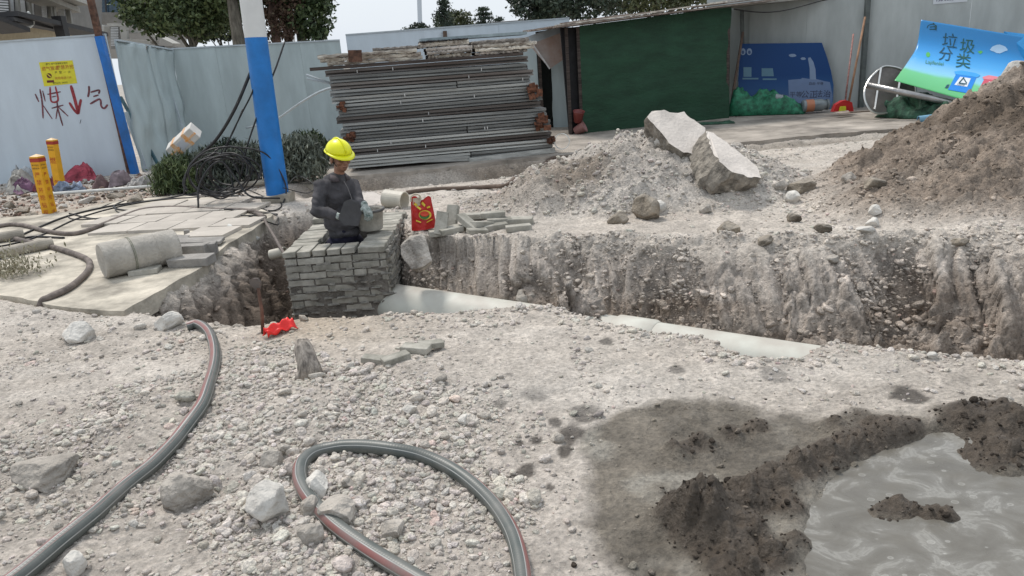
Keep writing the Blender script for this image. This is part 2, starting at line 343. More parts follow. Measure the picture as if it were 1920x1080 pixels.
def ground_col(x, y, z, Zn):
    def C(*c): return np.array(c)[None, :]
    n = fbm(x * 1.3, y * 1.3, 4, 2)[:, None]; nf = fbm(x * 9, y * 9, 4, 4)[:, None]
    ct = cells(x * 13, y * 13, 4)[:, None] - .3; c = C(.475, .425, .370) * (1 + .16 * n + .22 * nf + .25 * ct)
    def blend(c, col, m): return c * (1 - m) + col * m
    M = lambda a: np.clip(a, 0, 1)[:, None]
    def spot(px, py, r): g = G(px, py); return np.exp(-((x - g[0]) ** 2 + (y - g[1]) ** 2) / (r * r))
    c = blend(c, C(.40, .31, .21), M((spot(650, 610, .45) + spot(560, 600, .3)) * (.35 + .3 * n[:, 0])))
    c = blend(c, C(.30, .245, .20), M((spot(60, 390, 1.4) + spot(200, 370, 1.2)) * .8 * (.6 + nf[:, 0])))
    c = blend(c, C(.42, .35, .27), M((spot(120, 400, 1.0)) * .6))
    c = blend(c, C(.47, .42, .375), M((4.6 - y) / 2.5 * .45 * ((x < .4) * 1.0)) * M(.5 + n[:, 0]))
    # excavation colours: grey fill on top, brown clay below
    cw = (cells(x * 11, (y + z * -.9) * 17, 2) + cells(x * 24, y * 34, 3))[:, None] - .6
    zz = z[:, None]; t = M((-z - .03) / .12) * Zn['ins'][:, None]
    strata = fbm(x * .9 + 5, y * .9 + z * 7, 3, 3)
    c = blend(c, C(.42, .368, .32) * (1 + .38 * nf + .45 * cw), t)
    br = M((-z - .30 + .28 * strata) / .22) * Zn['ins'][:, None]
    c = blend(c, C(.20, .152, .115) * (1 + .35 * nf + .3 * cw), br * .75)
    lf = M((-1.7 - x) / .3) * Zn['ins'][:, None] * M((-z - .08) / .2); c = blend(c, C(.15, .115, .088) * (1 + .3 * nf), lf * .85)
    # mounds
    m1 = M(Zn['m1'] * 5) * M(.9 - .7 * fbm(x * 1.5 + 3, y * 1.5, 3, 6)); c = blend(c, C(.41, .375, .335) * (1 + .22 * nf), m1 * .8)
    b1 = M(spot(975, 385, .6) + spot(1090, 385, .35)); c = blend(c, C(.20, .155, .115), b1 * .8)
    m2 = M(Zn['m2'] * 6); wet = M(.5 + 1.6 * fbm(x * 1.1, y * 1.1 + z, 3, 1))
    c = blend(c, C(.265, .210, .165) * (1 + .42 * nf + .35 * (cells(x * 5.5, y * 5.5, 7)[:, None] - .35)), m2 * .92); c = blend(c, C(.36, .325, .285), m2 * M(1.6 * fbm(x * 1.3 + 2, y * 1.8, 3, 7)) * .6); c = blend(c, C(.120, .092, .068) * (1 + .3 * nf), m2 * wet * M((z - .22) / .3) * .85)
    dr = -Zn['road']; dd = M(1 - np.abs(dr - .25) / .55) * M((x + 3.2) / .4) * M((y - 9) / .8) * (1 - m1) * (1 - m2)
    c = blend(c, C(.20, .15, .105) * (1 + .4 * nf), dd * M((3.2 - x)) * .85); c = blend(c, C(.22, .19, .155), dd * M((x - 3.0)) * .75)
    # wet mud
    mm = M((Zn['mud'] + .06 * fbm(x * 9, y * 9, 3, 2)) / .09); c = blend(c, C(.150, .130, .103) * (1 + .34 * nf + .35 * n + .3 * rid(x * 3.5, y * 5, 4, 3)[:, None]), mm * .97)
    hi = mm * M((Zn['mr'][:, None] - .010 + .016 * nf) / .018)[..., 0] if False else mm * np.clip((Zn['mr'][:, None] - .010 + .016 * nf) / .018, 0, 1); c = blend(c, C(.085, .066, .050) * (1 + .3 * nf), hi * .85)
    lightp = mm * M((fbm(x * 2.4, y * 2.4, 4, 5) - .12 + spot(1190, 860, .16) * .5 + spot(1270, 900, .12) * .3) * 5) * (1 - np.clip(Zn['mr'] / .02, 0, 1))[:, None]; c = blend(c, C(.34, .315, .27), lightp * .8)
    wetv = mm[:, 0] * .6 + mm[:, 0] * .5 * np.clip(.5 + 2 * fbm(x * 3, y * 3, 3, 7), 0, 1)
    sp = np.zeros_like(x)
    for a, b, r in [(985, 888, .055), (1003, 745, .075), (955, 712, .03), (1075, 815, .07), (1005, 830, .035), (972, 838, .025), (1042, 800, .035), (1030, 916, .022), (925, 892, .03), (1450, 705, .08), (1270, 690, .05), (1100, 775, .08), (1140, 640, .05), (940, 770, .03), (1060, 850, .04), (1700, 740, .09)]:
        g = G(a, b); q = np.hypot((x - g[0]), (y - g[1]) * .8) + .5 * r * fbm(x * 14, y * 14, 3, 1); sp = np.maximum(sp, np.clip((r - q) / (.25 * r), 0, 1))
    c = blend(c, C(.085, .072, .06), M(sp * .92)); wetv = np.maximum(wetv, sp * .5)
    # pale dust tracks
    du = M(fbm(x * .8 + 9, y * 2.5, 3, 3) * 1.4) * (1 - mm) * (1 - m2) * (1 - Zn['ins'][:, None]); c = blend(c, C(.58, .535, .48), du * .55)
    return np.clip(c, 0.01, .8), np.clip(wetv, 0, 1)
tc_, tw_ = ground_col(TX, TY, TZ, TZN)
at = tme.attributes.new('soil', 'FLOAT_COLOR', 'POINT'); at.data.foreach_set('color', np.concatenate([tc_, np.ones((len(tc_), 1))], 1).astype(np.float32).ravel())
at = tme.attributes.new('wet', 'FLOAT', 'POINT'); at.data.foreach_set('value', tw_.astype(np.float32))

def soil_material(name, attr=True):
    m = bpy.data.materials.new(name); m.use_nodes = True; nt = m.node_tree; N = nt.nodes; L = nt.links; b = N['Principled BSDF']
    t = N.new('ShaderNodeTexCoord')
    a = N.new('ShaderNodeAttribute'); a.attribute_name = 'soil'; w = N.new('ShaderNodeAttribute'); w.attribute_name = 'wet'
    def noise(sc, det=6, ro=.65):
        n = N.new('ShaderNodeTexNoise'); n.inputs['Scale'].default_value = sc; n.inputs['Detail'].default_value = det; n.inputs['Roughness'].default_value = ro; L.new(t.outputs['Object'], n.inputs['Vector']); return n
    n1 = noise(38, 9, .72); n2 = noise(6, 6, .6)
    v = N.new('ShaderNodeTexVoronoi'); v.inputs['Scale'].default_value = 55; L.new(t.outputs['Object'], v.inputs['Vector'])
    r = N.new('ShaderNodeMapRange'); L.new(n1.outputs['Fac'], r.inputs['Value']); r.inputs['From Min'].default_value = .3; r.inputs['From Max'].default_value = .7; r.inputs['To Min'].default_value = .55; r.inputs['To Max'].default_value = 1.42
    r2 = N.new('ShaderNodeMapRange'); L.new(n2.outputs['Fac'], r2.inputs['Value']); r2.inputs['From Min'].default_value = .3; r2.inputs['From Max'].default_value = .7; r2.inputs['To Min'].default_value = .86; r2.inputs['To Max'].default_value = 1.12
    mu = N.new('ShaderNodeMath'); mu.operation = 'MULTIPLY'; L.new(r.outputs[0], mu.inputs[0]); L.new(r2.outputs[0], mu.inputs[1])
    vm = N.new('ShaderNodeVectorMath'); vm.operation = 'SCALE'; L.new(a.outputs['Color'] if attr else n1.outputs['Fac'], vm.inputs[0]); L.new(mu.outputs[0], vm.inputs['Scale'])
    if not attr: vm.inputs[0].default_value = (.42, .40, .37); nt.links.remove(vm.inputs[0].links[0])
    L.new(vm.outputs[0], b.inputs['Base Color'])
    rr = N.new('ShaderNodeMapRange'); L.new(w.outputs['Fac'], rr.inputs['Value']); rr.inputs['To Min'].default_value = .95; rr.inputs['To Max'].default_value = .36; L.new(rr.outputs[0], b.inputs['Roughness'])
    b.inputs['Specular IOR Level'].default_value = .3
    ad = N.new('ShaderNodeMath'); ad.operation = 'MULTIPLY_ADD'; L.new(v.outputs['Distance'], ad.inputs[0]); ad.inputs[1].default_value = .28; L.new(n1.outputs['Fac'], ad.inputs[2])
    bp = N.new('ShaderNodeBump'); bp.inputs['Strength'].default_value = 1.0; bp.inputs['Distance'].default_value = .02; L.new(ad.outputs[0], bp.inputs['Height']); L.new(bp.outputs['Normal'], b.inputs['Normal'])
    return m
SOIL = soil_material('soil')
terrain = link('dirt_ground', tme, SOIL); tag(terrain, 'pale grey dirt ground of the building site with trench, heaps and mud', None, kind='structure')
# far ground ring
b_ = MB(); x0, x1, y0, y1 = -16, 16, 1.0, 24.5
far = [(-400, -200), (400, -200), (400, 700), (-400, 700)]; near = [(-1.0 * (1.0 + 1.9) * .97, 1.02), (1.0 * 2.9 * .97, 1.02), (26.2 * .97, 24.7), (-26.2 * .97, 24.7)]
b_.add([(*p, -.03) for p in far] + [(*p, -.03) for p in near], [(0, 1, 5, 4), (1, 2, 6, 5), (2, 3, 7, 6), (3, 0, 4, 7)])
fg_ = b_.build('ground', mat('far_soil', (.36, .33, .29), .95, var=.3, scale=.4)); tag(fg_, 'flat bare ground around the building site', None, kind='structure')

# paved slab on the left and the concrete road at the back
conc = mat('old_concrete', (.47, .425, .35), .9, var=.45, scale=2.6, bump=.8, bscale=35, dist=.01)
conc2 = mat('road_concrete', (.40, .355, .305), .9, var=.4, scale=1.6, bump=.8, bscale=30, dist=.01)
def slab_mesh(poly, top, th, step=.12):
    P = []
    n = len(poly)
    for i in range(n):
        a, b = np.array(poly[i]), np.array(poly[(i + 1) % n]); k = max(1, min(60, int(np.linalg.norm(b - a) / step)))
        for j in range(k):
            p = a + (b - a) * j / k
            w = (.05 if top < .01 else .014) if j else 0
            P.append((p[0] + rnd.uniform(-w, w), p[1] + rnd.uniform(-w, w)))
    m_ = MB(); k = len(P); m_.v = [(x, y, top) for x, y in P] + [(x + rnd.uniform(-.01, .01), y + rnd.uniform(-.01, .01), top - th) for x, y in P]
    m_.f = [tuple(range(k))] + [((i + 1) % k, i, k + i, k + (i + 1) % k) for i in range(k)]; return m_
slab = slab_mesh(SLAB, .03, .14).build('pavement', conc); tag(slab, 'pale concrete pavement slab with broken edge left of the pit', None, kind='structure')
road = slab_mesh(ROAD, 0.0, .075).build('concrete_road', conc2); tag(road, 'concrete road with broken edge running along the fences', None, kind='structure')
# puddle
pm = bpy.data.materials.new('muddy_water'); pm.use_nodes = True; N = pm.node_tree.nodes; L = pm.node_tree.links; pb = N['Principled BSDF']; pb.inputs['Specular IOR Level'].default_value = .35
t = N.new('ShaderNodeTexCoord'); mp = N.new('ShaderNodeMapping'); L.new(t.outputs['Object'], mp.inputs[0]); mp.inputs['Rotation'].default_value = (0, 0, .5); mp.inputs['Scale'].default_value = (1, 1.3, 1)
n1 = N.new('ShaderNodeTexNoise'); n1.inputs['Scale'].default_value = 5.5; n1.inputs['Detail'].default_value = 10; n1.inputs['Distortion'].default_value = .7; n1.inputs['Roughness'].default_value = .62; L.new(mp.outputs[0], n1.inputs[0])
r = N.new('ShaderNodeValToRGB'); e = r.color_ramp.elements; e[0].position = .30; e[0].color = (.115, .105, .088, 1); e[1].position = .47; e[1].color = (.145, .135, .115, 1)
for p_, c_ in ((.55, (.175, .165, .145)), (.585, (.25, .24, .215)), (.62, (.19, .18, .16)), (.70, (.30, .29, .265))): x_ = e.new(p_); x_.color = (*c_, 1)
L.new(n1.outputs['Fac'], r.inputs[0])
vo = N.new('ShaderNodeTexVoronoi'); vo.inputs['Scale'].default_value = 18; L.new(mp.outputs[0], vo.inputs['Vector']); vr = N.new('ShaderNodeValToRGB'); ve = vr.color_ramp.elements; ve[0].position = .0; ve[0].color = (.35, .35, .35, 1); ve[1].position = .30; ve[1].color = (0, 0, 0, 1); q_ = ve.new(.16); q_.color = (.25, .25, .25, 1); q_ = ve.new(.22); q_.color = (1, 1, 1, 1); q_ = ve.new(.25); q_.color = (.1, .1, .1, 1)
L.new(vo.outputs['Distance'], vr.inputs[0]); vs_ = N.new('ShaderNodeSeparateColor'); L.new(vo.outputs['Color'], vs_.inputs[0]); gt = N.new('ShaderNodeMath'); gt.operation = 'GREATER_THAN'; gt.inputs[1].default_value = .7; L.new(vs_.outputs[0], gt.inputs[0]); ml_ = N.new('ShaderNodeMath'); ml_.operation = 'MULTIPLY'; L.new(gt.outputs[0], ml_.inputs[0]); L.new(vr.outputs[0], ml_.inputs[1]); m3_ = N.new('ShaderNodeMath'); m3_.operation = 'MULTIPLY'; m3_.inputs[1].default_value = .35; L.new(ml_.outputs[0], m3_.inputs[0])
mxx = N.new('ShaderNodeMix'); mxx.data_type = 'RGBA'; L.new(m3_.outputs[0], mxx.inputs[0]); L.new(r.outputs[0], mxx.inputs[6]); mxx.inputs[7].default_value = (.52, .51, .47, 1); L.new(mxx.outputs[2], pb.inputs['Base Color'])
n2 = N.new('ShaderNodeTexNoise'); n2.inputs['Scale'].default_value = 9; n2.inputs['Detail'].default_value = 4; L.new(mp.outputs[0], n2.inputs[0])
rr = N.new('ShaderNodeMapRange'); L.new(n2.outputs['Fac'], rr.inputs[0]); rr.inputs['From Min'].default_value = .35; rr.inputs['From Max'].default_value = .65; rr.inputs['To Min'].default_value = .12; rr.inputs['To Max'].default_value = .5; L.new(rr.outputs[0], pb.inputs['Roughness'])
bp = N.new('ShaderNodeBump'); bp.inputs['Strength'].default_value = .25; bp.inputs['Distance'].default_value = .006; L.new(n1.outputs['Fac'], bp.inputs['Height']); L.new(bp.outputs[0], pb.inputs['Normal'])
c_ = np.mean(PUD, 0); big = [(c_[0] + (p[0] - c_[0]) * 1.12, c_[1] + (p[1] - c_[1]) * 1.12) for p in PUD]
m_ = MB(); m_.add([(x, y, -.018) for x, y in big], [tuple(range(len(big)))])
pud = m_.build('puddle', pm); tag(pud, 'grey brown puddle with foam in the wet mud', None, kind='structure')

# ------------------------------------------------------------------ stones
def ico(sub):
    import bmesh
    bm = bmesh.new(); bmesh.ops.create_icosphere(bm, subdivisions=sub, radius=1.0)
    v = np.array([x.co[:] for x in bm.verts]); f = np.array([[q.index for q in p.verts] for p in bm.faces]); bm.free(); return v, f
def rock_mesh(name, seed, sub=2, cuts=9, rough=.10, flat=(1, .8, .6)):
    R_ = np.random.RandomState(seed); v, f = ico(sub); v = v.copy()
    for _ in range(cuts):                                    # planes that chip the sphere
        n = R_.randn(3); n /= np.linalg.norm(n); d = R_.uniform(.55, .85); k = v @ n; ov = np.maximum(k - d, 0); v -= ov[:, None] * n[None, :] * .96
    if rough:
        s = sum(np.sin(v @ (R_.randn(3) * fr) + R_.rand() * 6) * am for fr, am in ((3, .5), (6, .3), (11, .25), (19, .15))); v *= (1 + rough * s)[:, None]
    v *= np.array(flat)[None, :]; me = npmesh(name, v, f, False); return me
stone_m = bpy.data.materials.new('stone'); stone_m.use_nodes = True; N = stone_m.node_tree.nodes; L = stone_m.node_tree.links; b = N['Principled BSDF']; b.inputs['Roughness'].default_value = .92; b.inputs['Specular IOR Level'].default_value = .2
a = N.new('ShaderNodeAttribute'); a.attribute_type = 'INSTANCER'; a.attribute_name = 'tint'; t = N.new('ShaderNodeTexCoord'); n1 = N.new('ShaderNodeTexNoise'); n1.inputs['Scale'].default_value = 2.5; n1.inputs['Detail'].default_value = 7; L.new(t.outputs['Object'], n1.inputs[0])
mr = N.new('ShaderNodeMapRange'); L.new(n1.outputs['Fac'], mr.inputs[0]); mr.inputs['From Min'].default_value = .3; mr.inputs['From Max'].default_value = .7; mr.inputs['To Min'].default_value = .72; mr.inputs['To Max'].default_value = 1.2
vm = N.new('ShaderNodeVectorMath'); vm.operation = 'SCALE'; L.new(a.outputs['Color'], vm.inputs[0]); L.new(mr.outputs[0], vm.inputs['Scale']); L.new(vm.outputs[0], b.inputs['Base Color'])
bp = N.new('ShaderNodeBump'); bp.inputs['Strength'].default_value = .5; bp.inputs['Distance'].default_value = .15; L.new(n1.outputs['Fac'], bp.inputs['Height']); L.new(bp.outputs[0], b.inputs['Normal'])

def scatter(name, label, P, scale, tint, protos, cat):
    me = bpy.data.meshes.new(name); n = len(P); me.vertices.add(n); me.vertices.foreach_set('co', P.astype(np.float32).ravel())
    A = me.attributes.new('sc', 'FLOAT_VECTOR', 'POINT'); A.data.foreach_set('vector', scale.astype(np.float32).ravel())
    A = me.attributes.new('rot', 'FLOAT_VECTOR', 'POINT'); rt = np.stack([nr.uniform(-.5, .5, n), nr.uniform(-.5, .5, n), nr.uniform(0, 6.28, n)], 1); A.data.foreach_set('vector', rt.astype(np.float32).ravel())
    A = me.attributes.new('tint', 'FLOAT_VECTOR', 'POINT'); A.data.foreach_set('vector', tint.astype(np.float32).ravel())
    A = me.attributes.new('pick', 'INT', 'POINT'); A.data.foreach_set('value', nr.randint(0, len(protos), n).astype(np.int32))
    o = bpy.data.objects.new(name, me); COL.objects.link(o)
    ng = bpy.data.node_groups.new(name + '_nodes', 'GeometryNodeTree'); ng.interface.new_socket('Geometry', in_out='INPUT', socket_type='NodeSocketGeometry'); ng.interface.new_socket('Geometry', in_out='OUTPUT', socket_type='NodeSocketGeometry')
    N = ng.nodes; L = ng.links; gi = N.new('NodeGroupInput'); go = N.new('NodeGroupOutput'); j = N.new('GeometryNodeJoinGeometry')
    def na(nm, ty):
        q = N.new('GeometryNodeInputNamedAttribute'); q.data_type = ty; q.inputs['Name'].default_value = nm; return q.outputs['Attribute']
    sc, ro, pk = na('sc', 'FLOAT_VECTOR'), na('rot', 'FLOAT_VECTOR'), na('pick', 'INT')
    for i, pr in enumerate(protos):
        oi = N.new('GeometryNodeObjectInfo'); oi.inputs['Object'].default_value = pr
        cp = N.new('FunctionNodeCompare'); cp.data_type = 'INT'; cp.operation = 'EQUAL'; L.new(pk, cp.inputs[2]); cp.inputs[3].default_value = i
        ip = N.new('GeometryNodeInstanceOnPoints'); L.new(gi.outputs[0], ip.inputs['Points']); L.new(cp.outputs[0], ip.inputs['Selection']); L.new(oi.outputs['Geometry'], ip.inputs['Instance'])
        e2 = N.new('FunctionNodeEulerToRotation'); L.new(ro, e2.inputs[0]); L.new(e2.outputs[0], ip.inputs['Rotation']); L.new(sc, ip.inputs['Scale']); L.new(ip.outputs[0], j.inputs[0])
    L.new(j.outputs[0], go.inputs[0]); md = o.modifiers.new('scatter', 'NODES'); md.node_group = ng
    tag(o, label, cat, kind='stuff'); return o
PROTO = []
for i in range(7):
    me = rock_mesh('pebble_shape', 40 + i, 2, 8 + i % 4, .07, (1, rnd.uniform(.7, .95), rnd.uniform(.5, .8))); me.materials.append(stone_m)
    PROTO.append(bpy.data.objects.new('pebble_shape', me))

def pts_scatter(n, y0, y1, dens, rmin, rmax, powr, seed, colf, xlim=.88):
    R_ = np.random.RandomState(seed); y = np.exp(R_.uniform(math.log(y0 + 1), math.log(y1 + 1), n)) - 1; x = R_.uniform(-xlim, xlim, n) * (y + 1.2)
    Zn = zones(x, y); z = height(x, y, Zn) + Zn['D'] * .7; keep = R_.rand(n) < dens(x, y, z, Zn); keep &= (Zn['slab'] < 0) & (Zn['road'] < 0) & ~((x > -2.02) & (x < -1.08) & (y > 6.38) & (y < 8.02))
    x, y, z = x[keep], y[keep], z[keep]; Zn = {k: v[keep] for k, v in Zn.items()}; n = len(x)
    r = rmin * (1 - R_.rand(n) * (1 - (rmin / rmax) ** powr)) ** (-1 / powr)
    r = r * (.75 + .25 * np.clip(y / 3, .5, 2.2)); c = colf(x, y, z, Zn, R_)
    sc = r[:, None] * np.stack([R_.uniform(.8, 1.25, n)] * 3, 1); return np.stack([x, y, z + r * R_.uniform(-.15, .35, n)], 1), sc, c
def stone_col(x, y, z, Zn, R_):
    n = len(x); base = np.array([[.57, .53, .475]]) * R_.uniform(.62, 1.25, (n, 1)) * (1 + R_.uniform(-.05, .05, (n, 3)))
    c2, _ = ground_col(x, y, z, Zn); k = np.clip(.35 + .6 * (Zn['ins'] | (Zn['m2'] > .03)) * 1.0, 0, .9)[:, None]; k = np.where(Zn['mud'][:, None] > 0.02, .9, k)
    lum = c2.mean(1, keepdims=True)
    base = base * (1 - k) + (c2 * np.where(Zn['ins'], 1.15, 1.4)[:, None] * R_.uniform(.8, 1.3, (n, 1))) * k
    pk = (R_.rand(n) < .02)[:, None]; return np.where(pk, base * np.array([[1.06, .93, .93]]), base)
def dens_a(x, y, z, Zn):
    g = sst(sdp(x + .12 * fbm(x * 3, y * 3, 3, 1), y + .12 * fbm(x * 3, y * 3, 3, 2), GRAV) / .12)
    d = np.where((x > -.6) & (y > 2.6) & (y < 5), .02, .08) + .9 * g * np.clip(.55 + 1.3 * fbm(x * 2.2, y * 2.2, 3, 3), .12, 1)
    lf = sst((.3 - x) / .6) * sst((5.0 - y) / .8); d = np.maximum(d, lf * np.clip(.14 + 1.2 * fbm(x * 2.6 + 4, y * 2.6, 3, 5), .08, .9))
    rt = (x > .3) & (y < 5) & (Zn['mud'] < 0); d = np.where(rt, np.maximum(.05, .5 * sst((.25 - np.abs(x - .25)) / .3)), d)
    d = np.where(Zn['mud'] > 0, .012, d)
    d = np.where(Zn['ins'], np.clip(.50 + 1.1 * fbm(x * 2.5, y * 2.5 + z * 3, 3, 6) + .3 * (z > -.4), .2, 1), d)
    d = np.where(Zn['m1'] > .02, np.clip(.75 + .9 * fbm(x * 2, y * 2, 3, 1), .15, 1), d); d = np.where(Zn['m2'] > .02, np.clip(.14 + .7 * fbm(x * 1.6, y * 1.6, 3, 2), .03, .6), d)
    bk = (y > 6.2) & (Zn['m1'] < .02) & (Zn['m2'] < .02) & ~Zn['ins']; d = np.where(bk, np.clip(.10 + .5 * fbm(x * 2, y * 2, 3, 2), .02, .5), d)
    d = np.maximum(d, .8 * np.exp(-(Zn['edge'] / .14) ** 2) * (x > -.9) * (Zn['mud'] < 0) * .6); return d
# ------------------------------------------------------------------ pieces of concrete and boulders, one by one
cslab = mat('slab_concrete', (.66, .60, .54), .95, var=.16, scale=2.5, bump=.6, bscale=30, dist=.01)
crough = mat('broken_concrete', (.27, .24, .20), .95, var=.5, scale=9, bump=1, bscale=28, dist=.03)
brock = mat('grey_boulder', (.46, .42, .37), .92, var=.4, scale=7, bump=1, bscale=30, dist=.03, dust=.7)
bbrown = mat('earthy_boulder', (.30, .255, .20), .95, var=.45, scale=7, bump=1, bscale=30, dist=.03, dust=.5)
bwhite = mat('pale_boulder', (.60, .57, .52), .9, var=.25, scale=7, bump=1, bscale=30, dist=.02)
def chunk(name, top, off, label, cat='slab', seed=0):
    """a broken slab: smooth top face (world points), rough sides and underside"""
    import bmesh
    R_ = random.Random(seed); bm = bmesh.new(); T_ = np.array([list(p) for p in top]); c0_ = T_.mean(0); nn_ = np.linalg.svd(T_ - c0_)[2][2]; T_ = T_ - ((T_ - c0_) @ nn_)[:, None] * nn_[None] * .9; P = [Vector(p) for p in T_]; Q = []
    for i, p in enumerate(P):                                # break up the outline
        q = P[(i + 1) % len(P)]; k = max(2, int((q - p).length / .05))
        for j in range(k):
            w = Vector((R_.uniform(-1, 1), R_.uniform(-1, 1), R_.uniform(-1, 1))) * .010; Q.append(p.lerp(q, j / k) + (w if j else w * .3))
    c = sum(Q, Vector()) / len(Q); off = Vector(off); n = len(Q); rings = [[bm.verts.new(q) for q in Q]]
    for t, s in ((.25, 1.02), (.55, .98), (.85, .92), (1, .80)):
        rings.append([bm.verts.new(c + (q - c) * s + off * t + Vector([R_.uniform(-.02, .02) for _ in range(3)])) for q in Q])
    ft = bm.faces.new(rings[0]); ft.material_index = 0
    for a, b in zip(rings[:-1], rings[1:]):
        for i in range(n): f = bm.faces.new((a[(i + 1) % n], a[i], b[i], b[(i + 1) % n])); f.material_index = 1
    f = bm.faces.new(rings[-1]); f.material_index = 1
    bmesh.ops.recalc_face_normals(bm, faces=bm.faces[:]); me = bpy.data.meshes.new(name); bm.to_mesh(me); bm.free()
    me.materials.append(cslab); me.materials.append(crough); o = link(name, me); tag(o, label, cat); return finish(o)
S1 = [PY(*p) for p in [(1213, 222, 8.10), (1222, 208, 8.20), (1246, 205, 8.25), (1262, 211, 8.25), (1284, 207, 8.30), (1293, 222, 8.25), (1322, 240, 8.15), (1318, 272, 7.90), (1308, 290, 7.75), (1282, 284, 7.72), (1254, 268, 7.80), (1236, 245, 7.95)]]
chunk('concrete_slab', S1, (-.02, .20, -.22), 'large broken slab of concrete tilted on top of the gravel heap', seed=1)
S2 = [PY(*p) for p in [(1323, 246, 7.85), (1338, 247, 7.90), (1352, 262, 7.85), (1378, 282, 7.75), (1402, 298, 7.65), (1426, 318, 7.45), (1428, 333, 7.30), (1400, 334, 7.20), (1372, 324, 7.15), (1350, 302, 7.25), (1336, 280, 7.45)]]
chunk('concrete_slab', S2, (-.22, .04, -.22), 'second broken concrete slab sliding down the right side of the gravel heap', seed=2)
S3 = [PY(*p) for p in [(678, 362, 9.1), (700, 358, 9.2), (715, 366, 9.15), (724, 378, 9.0), (712, 389, 8.8), (690, 386, 8.7), (672, 376, 8.8)]]
chunk('concrete_lump', S3, (0, .05, -.18), 'flat pale lump of concrete behind the worker beside a broken pipe', 'lump', seed=3)
_RM = {}
def boulder(px, py, w, h, label, m=brock, seed=0, cat='stone', name='boulder', sink=.25, rz=0.0, depth=None, on=None):
    p = GT(px, py + h * .35) if depth is None else PY(px, py + h * .35, depth)
    dist = (np.array(p) - cC) @ cF; s = dist / FPX; a, c = w * s / 2, h * s / 2 * 1.12
    me = rock_mesh(name, 200 + seed, 5 if w > 45 else 4, 11 + seed % 7, .055, (a, (a + c) / 2, c))
    o = link(name, me, m, None, (p[0], p[1], p[2] + c * (1 - 2 * sink) * .9), (rnd.uniform(-.1, .1), rnd.uniform(-.15, .15) + math.radians(rz), rnd.uniform(-.3, .3)))
    tag(o, label, cat); return o
BL = [(356, 912, 92, 78, 'rounded grey stone in the gravel right of the left hose', brock), (510, 935, 88, 82, 'angular pale block of stone between the two hoses', bwhite),
 (593, 905, 50, 62, 'white chipped stone lying inside the curve of the looped hose', bwhite), (640, 950, 80, 60, 'wide grey stone under the left side of the looped hose', brock), (583, 945, 46, 50, 'small stone jammed under the bend of the looped hose', brock),
 (512, 862, 50, 44, 'smooth oval stone left of the hose loop', brock), (85, 880, 150, 60, 'broad flat stone half buried at the left edge', brock), (142, 1052, 40, 48, 'small white angular stone beside the bottom of the left hose', bwhite),
 (318, 600, 54, 40, 'pale broken stone at the corner of the pavement slab', bwhite), (150, 620, 66, 44, 'rounded pale stone in front of the pavement slab', bwhite), (735, 990, 66, 30, 'flat long pinkish stone inside the hose loop', brock),
 (585, 1000, 54, 44, 'grey stone below the hose bend in the foreground', brock), (872, 783, 28, 22, 'small beige stone in the middle of the dirt', bwhite), (770, 765, 34, 22, 'white pebble in the gravel above the hose loop', bwhite), (826, 708, 30, 22, 'stone at the tip of the gravel fan in mid ground', brock),
 (1045, 820, 28, 26, 'stone beside the dark mud splashes', brock), (345, 1000, 0, 0, '', None), (1237, 315, 28, 38, 'upright oval stone on the gravel heap below the big slab', bwhite), (1268, 322, 36, 38, 'rounded stone leaning beside the upright stone on the gravel heap', brock),
 (1215, 352, 64, 58, 'large earthy boulder in the front of the gravel heap', bbrown), (1158, 345, 44, 30, 'brown stone on the left slope of the gravel heap', bbrown), (1233, 386, 34, 22, 'pale slab shaped stone at the foot of the heap', bwhite), (1324, 390, 30, 22, 'stone at the foot of the gravel heap below the second slab', brock), (1295, 455, 0, 0, '', None),
 (1365, 428, 50, 38, 'round earthy boulder lying alone on the ridge behind the trench', bbrown), (1434, 450, 38, 20, 'yellowish stone on the lip of the trench right of the round boulder', bbrown), (1507, 346, 62, 34, 'large smooth oval boulder on the light dirt', bbrown), (1463, 346, 34, 24, 'grey stone touching the large smooth oval boulder', brock), (1487, 368, 30, 26, 'pale stone in front of the large smooth oval boulder', bwhite),
 (1592, 333, 28, 26, 'dark stone at the edge of the brown soil heap', brock), (1640, 343, 42, 26, 'stone embedded at the foot of the brown soil heap', bbrown), (1488, 408, 30, 20, 'small stone in a row left of the brown heap', bbrown), (1543, 428, 38, 20, 'oval brown stone at the front of the brown heap', bbrown), (1641, 392, 26, 24, 'white stone on the lower slope of the brown heap', bwhite), (1636, 416, 30, 20, 'pale stone below the white one on the brown heap', bwhite), (1622, 432, 34, 16, 'flat pale stone at the bottom of the brown heap', bwhite),
 (787, 470, 72, 66, 'big grey boulder wedged between the brick chamber and the trench wall', brock), (740, 458, 0, 0, '', None), (1500, 880, 0, 0, '', None), (1085, 300, 0, 0, '', None), (655, 905, 30, 24, 'rounded stone at the top inside of the hose loop', brock),
 (1800, 455, 34, 16, 'dark stone on the lip of the trench at far right', bbrown), (1560, 488, 28, 20, 'grey stone stuck in the trench lip', brock), (980, 490, 46, 30, 'stone poking out of the trench wall near the bricks', brock), (130, 540, 0, 0, '', None), (1745, 665, 24, 16, 'pale stone on the front edge of the trench at right', bwhite)]
for i, (a, b, w, h, l, m) in enumerate(BL):
    if not w: continue
    boulder(a, b, w, h, l, m, i, name='boulder' if w > 45 else 'rock', depth=6.35 if a == 787 else None)
boulder(1902, 160, 72, 62, 'pale rounded concrete lump on top of the brown heap at the right edge', bwhite, 77, depth=9.2, sink=0.0)
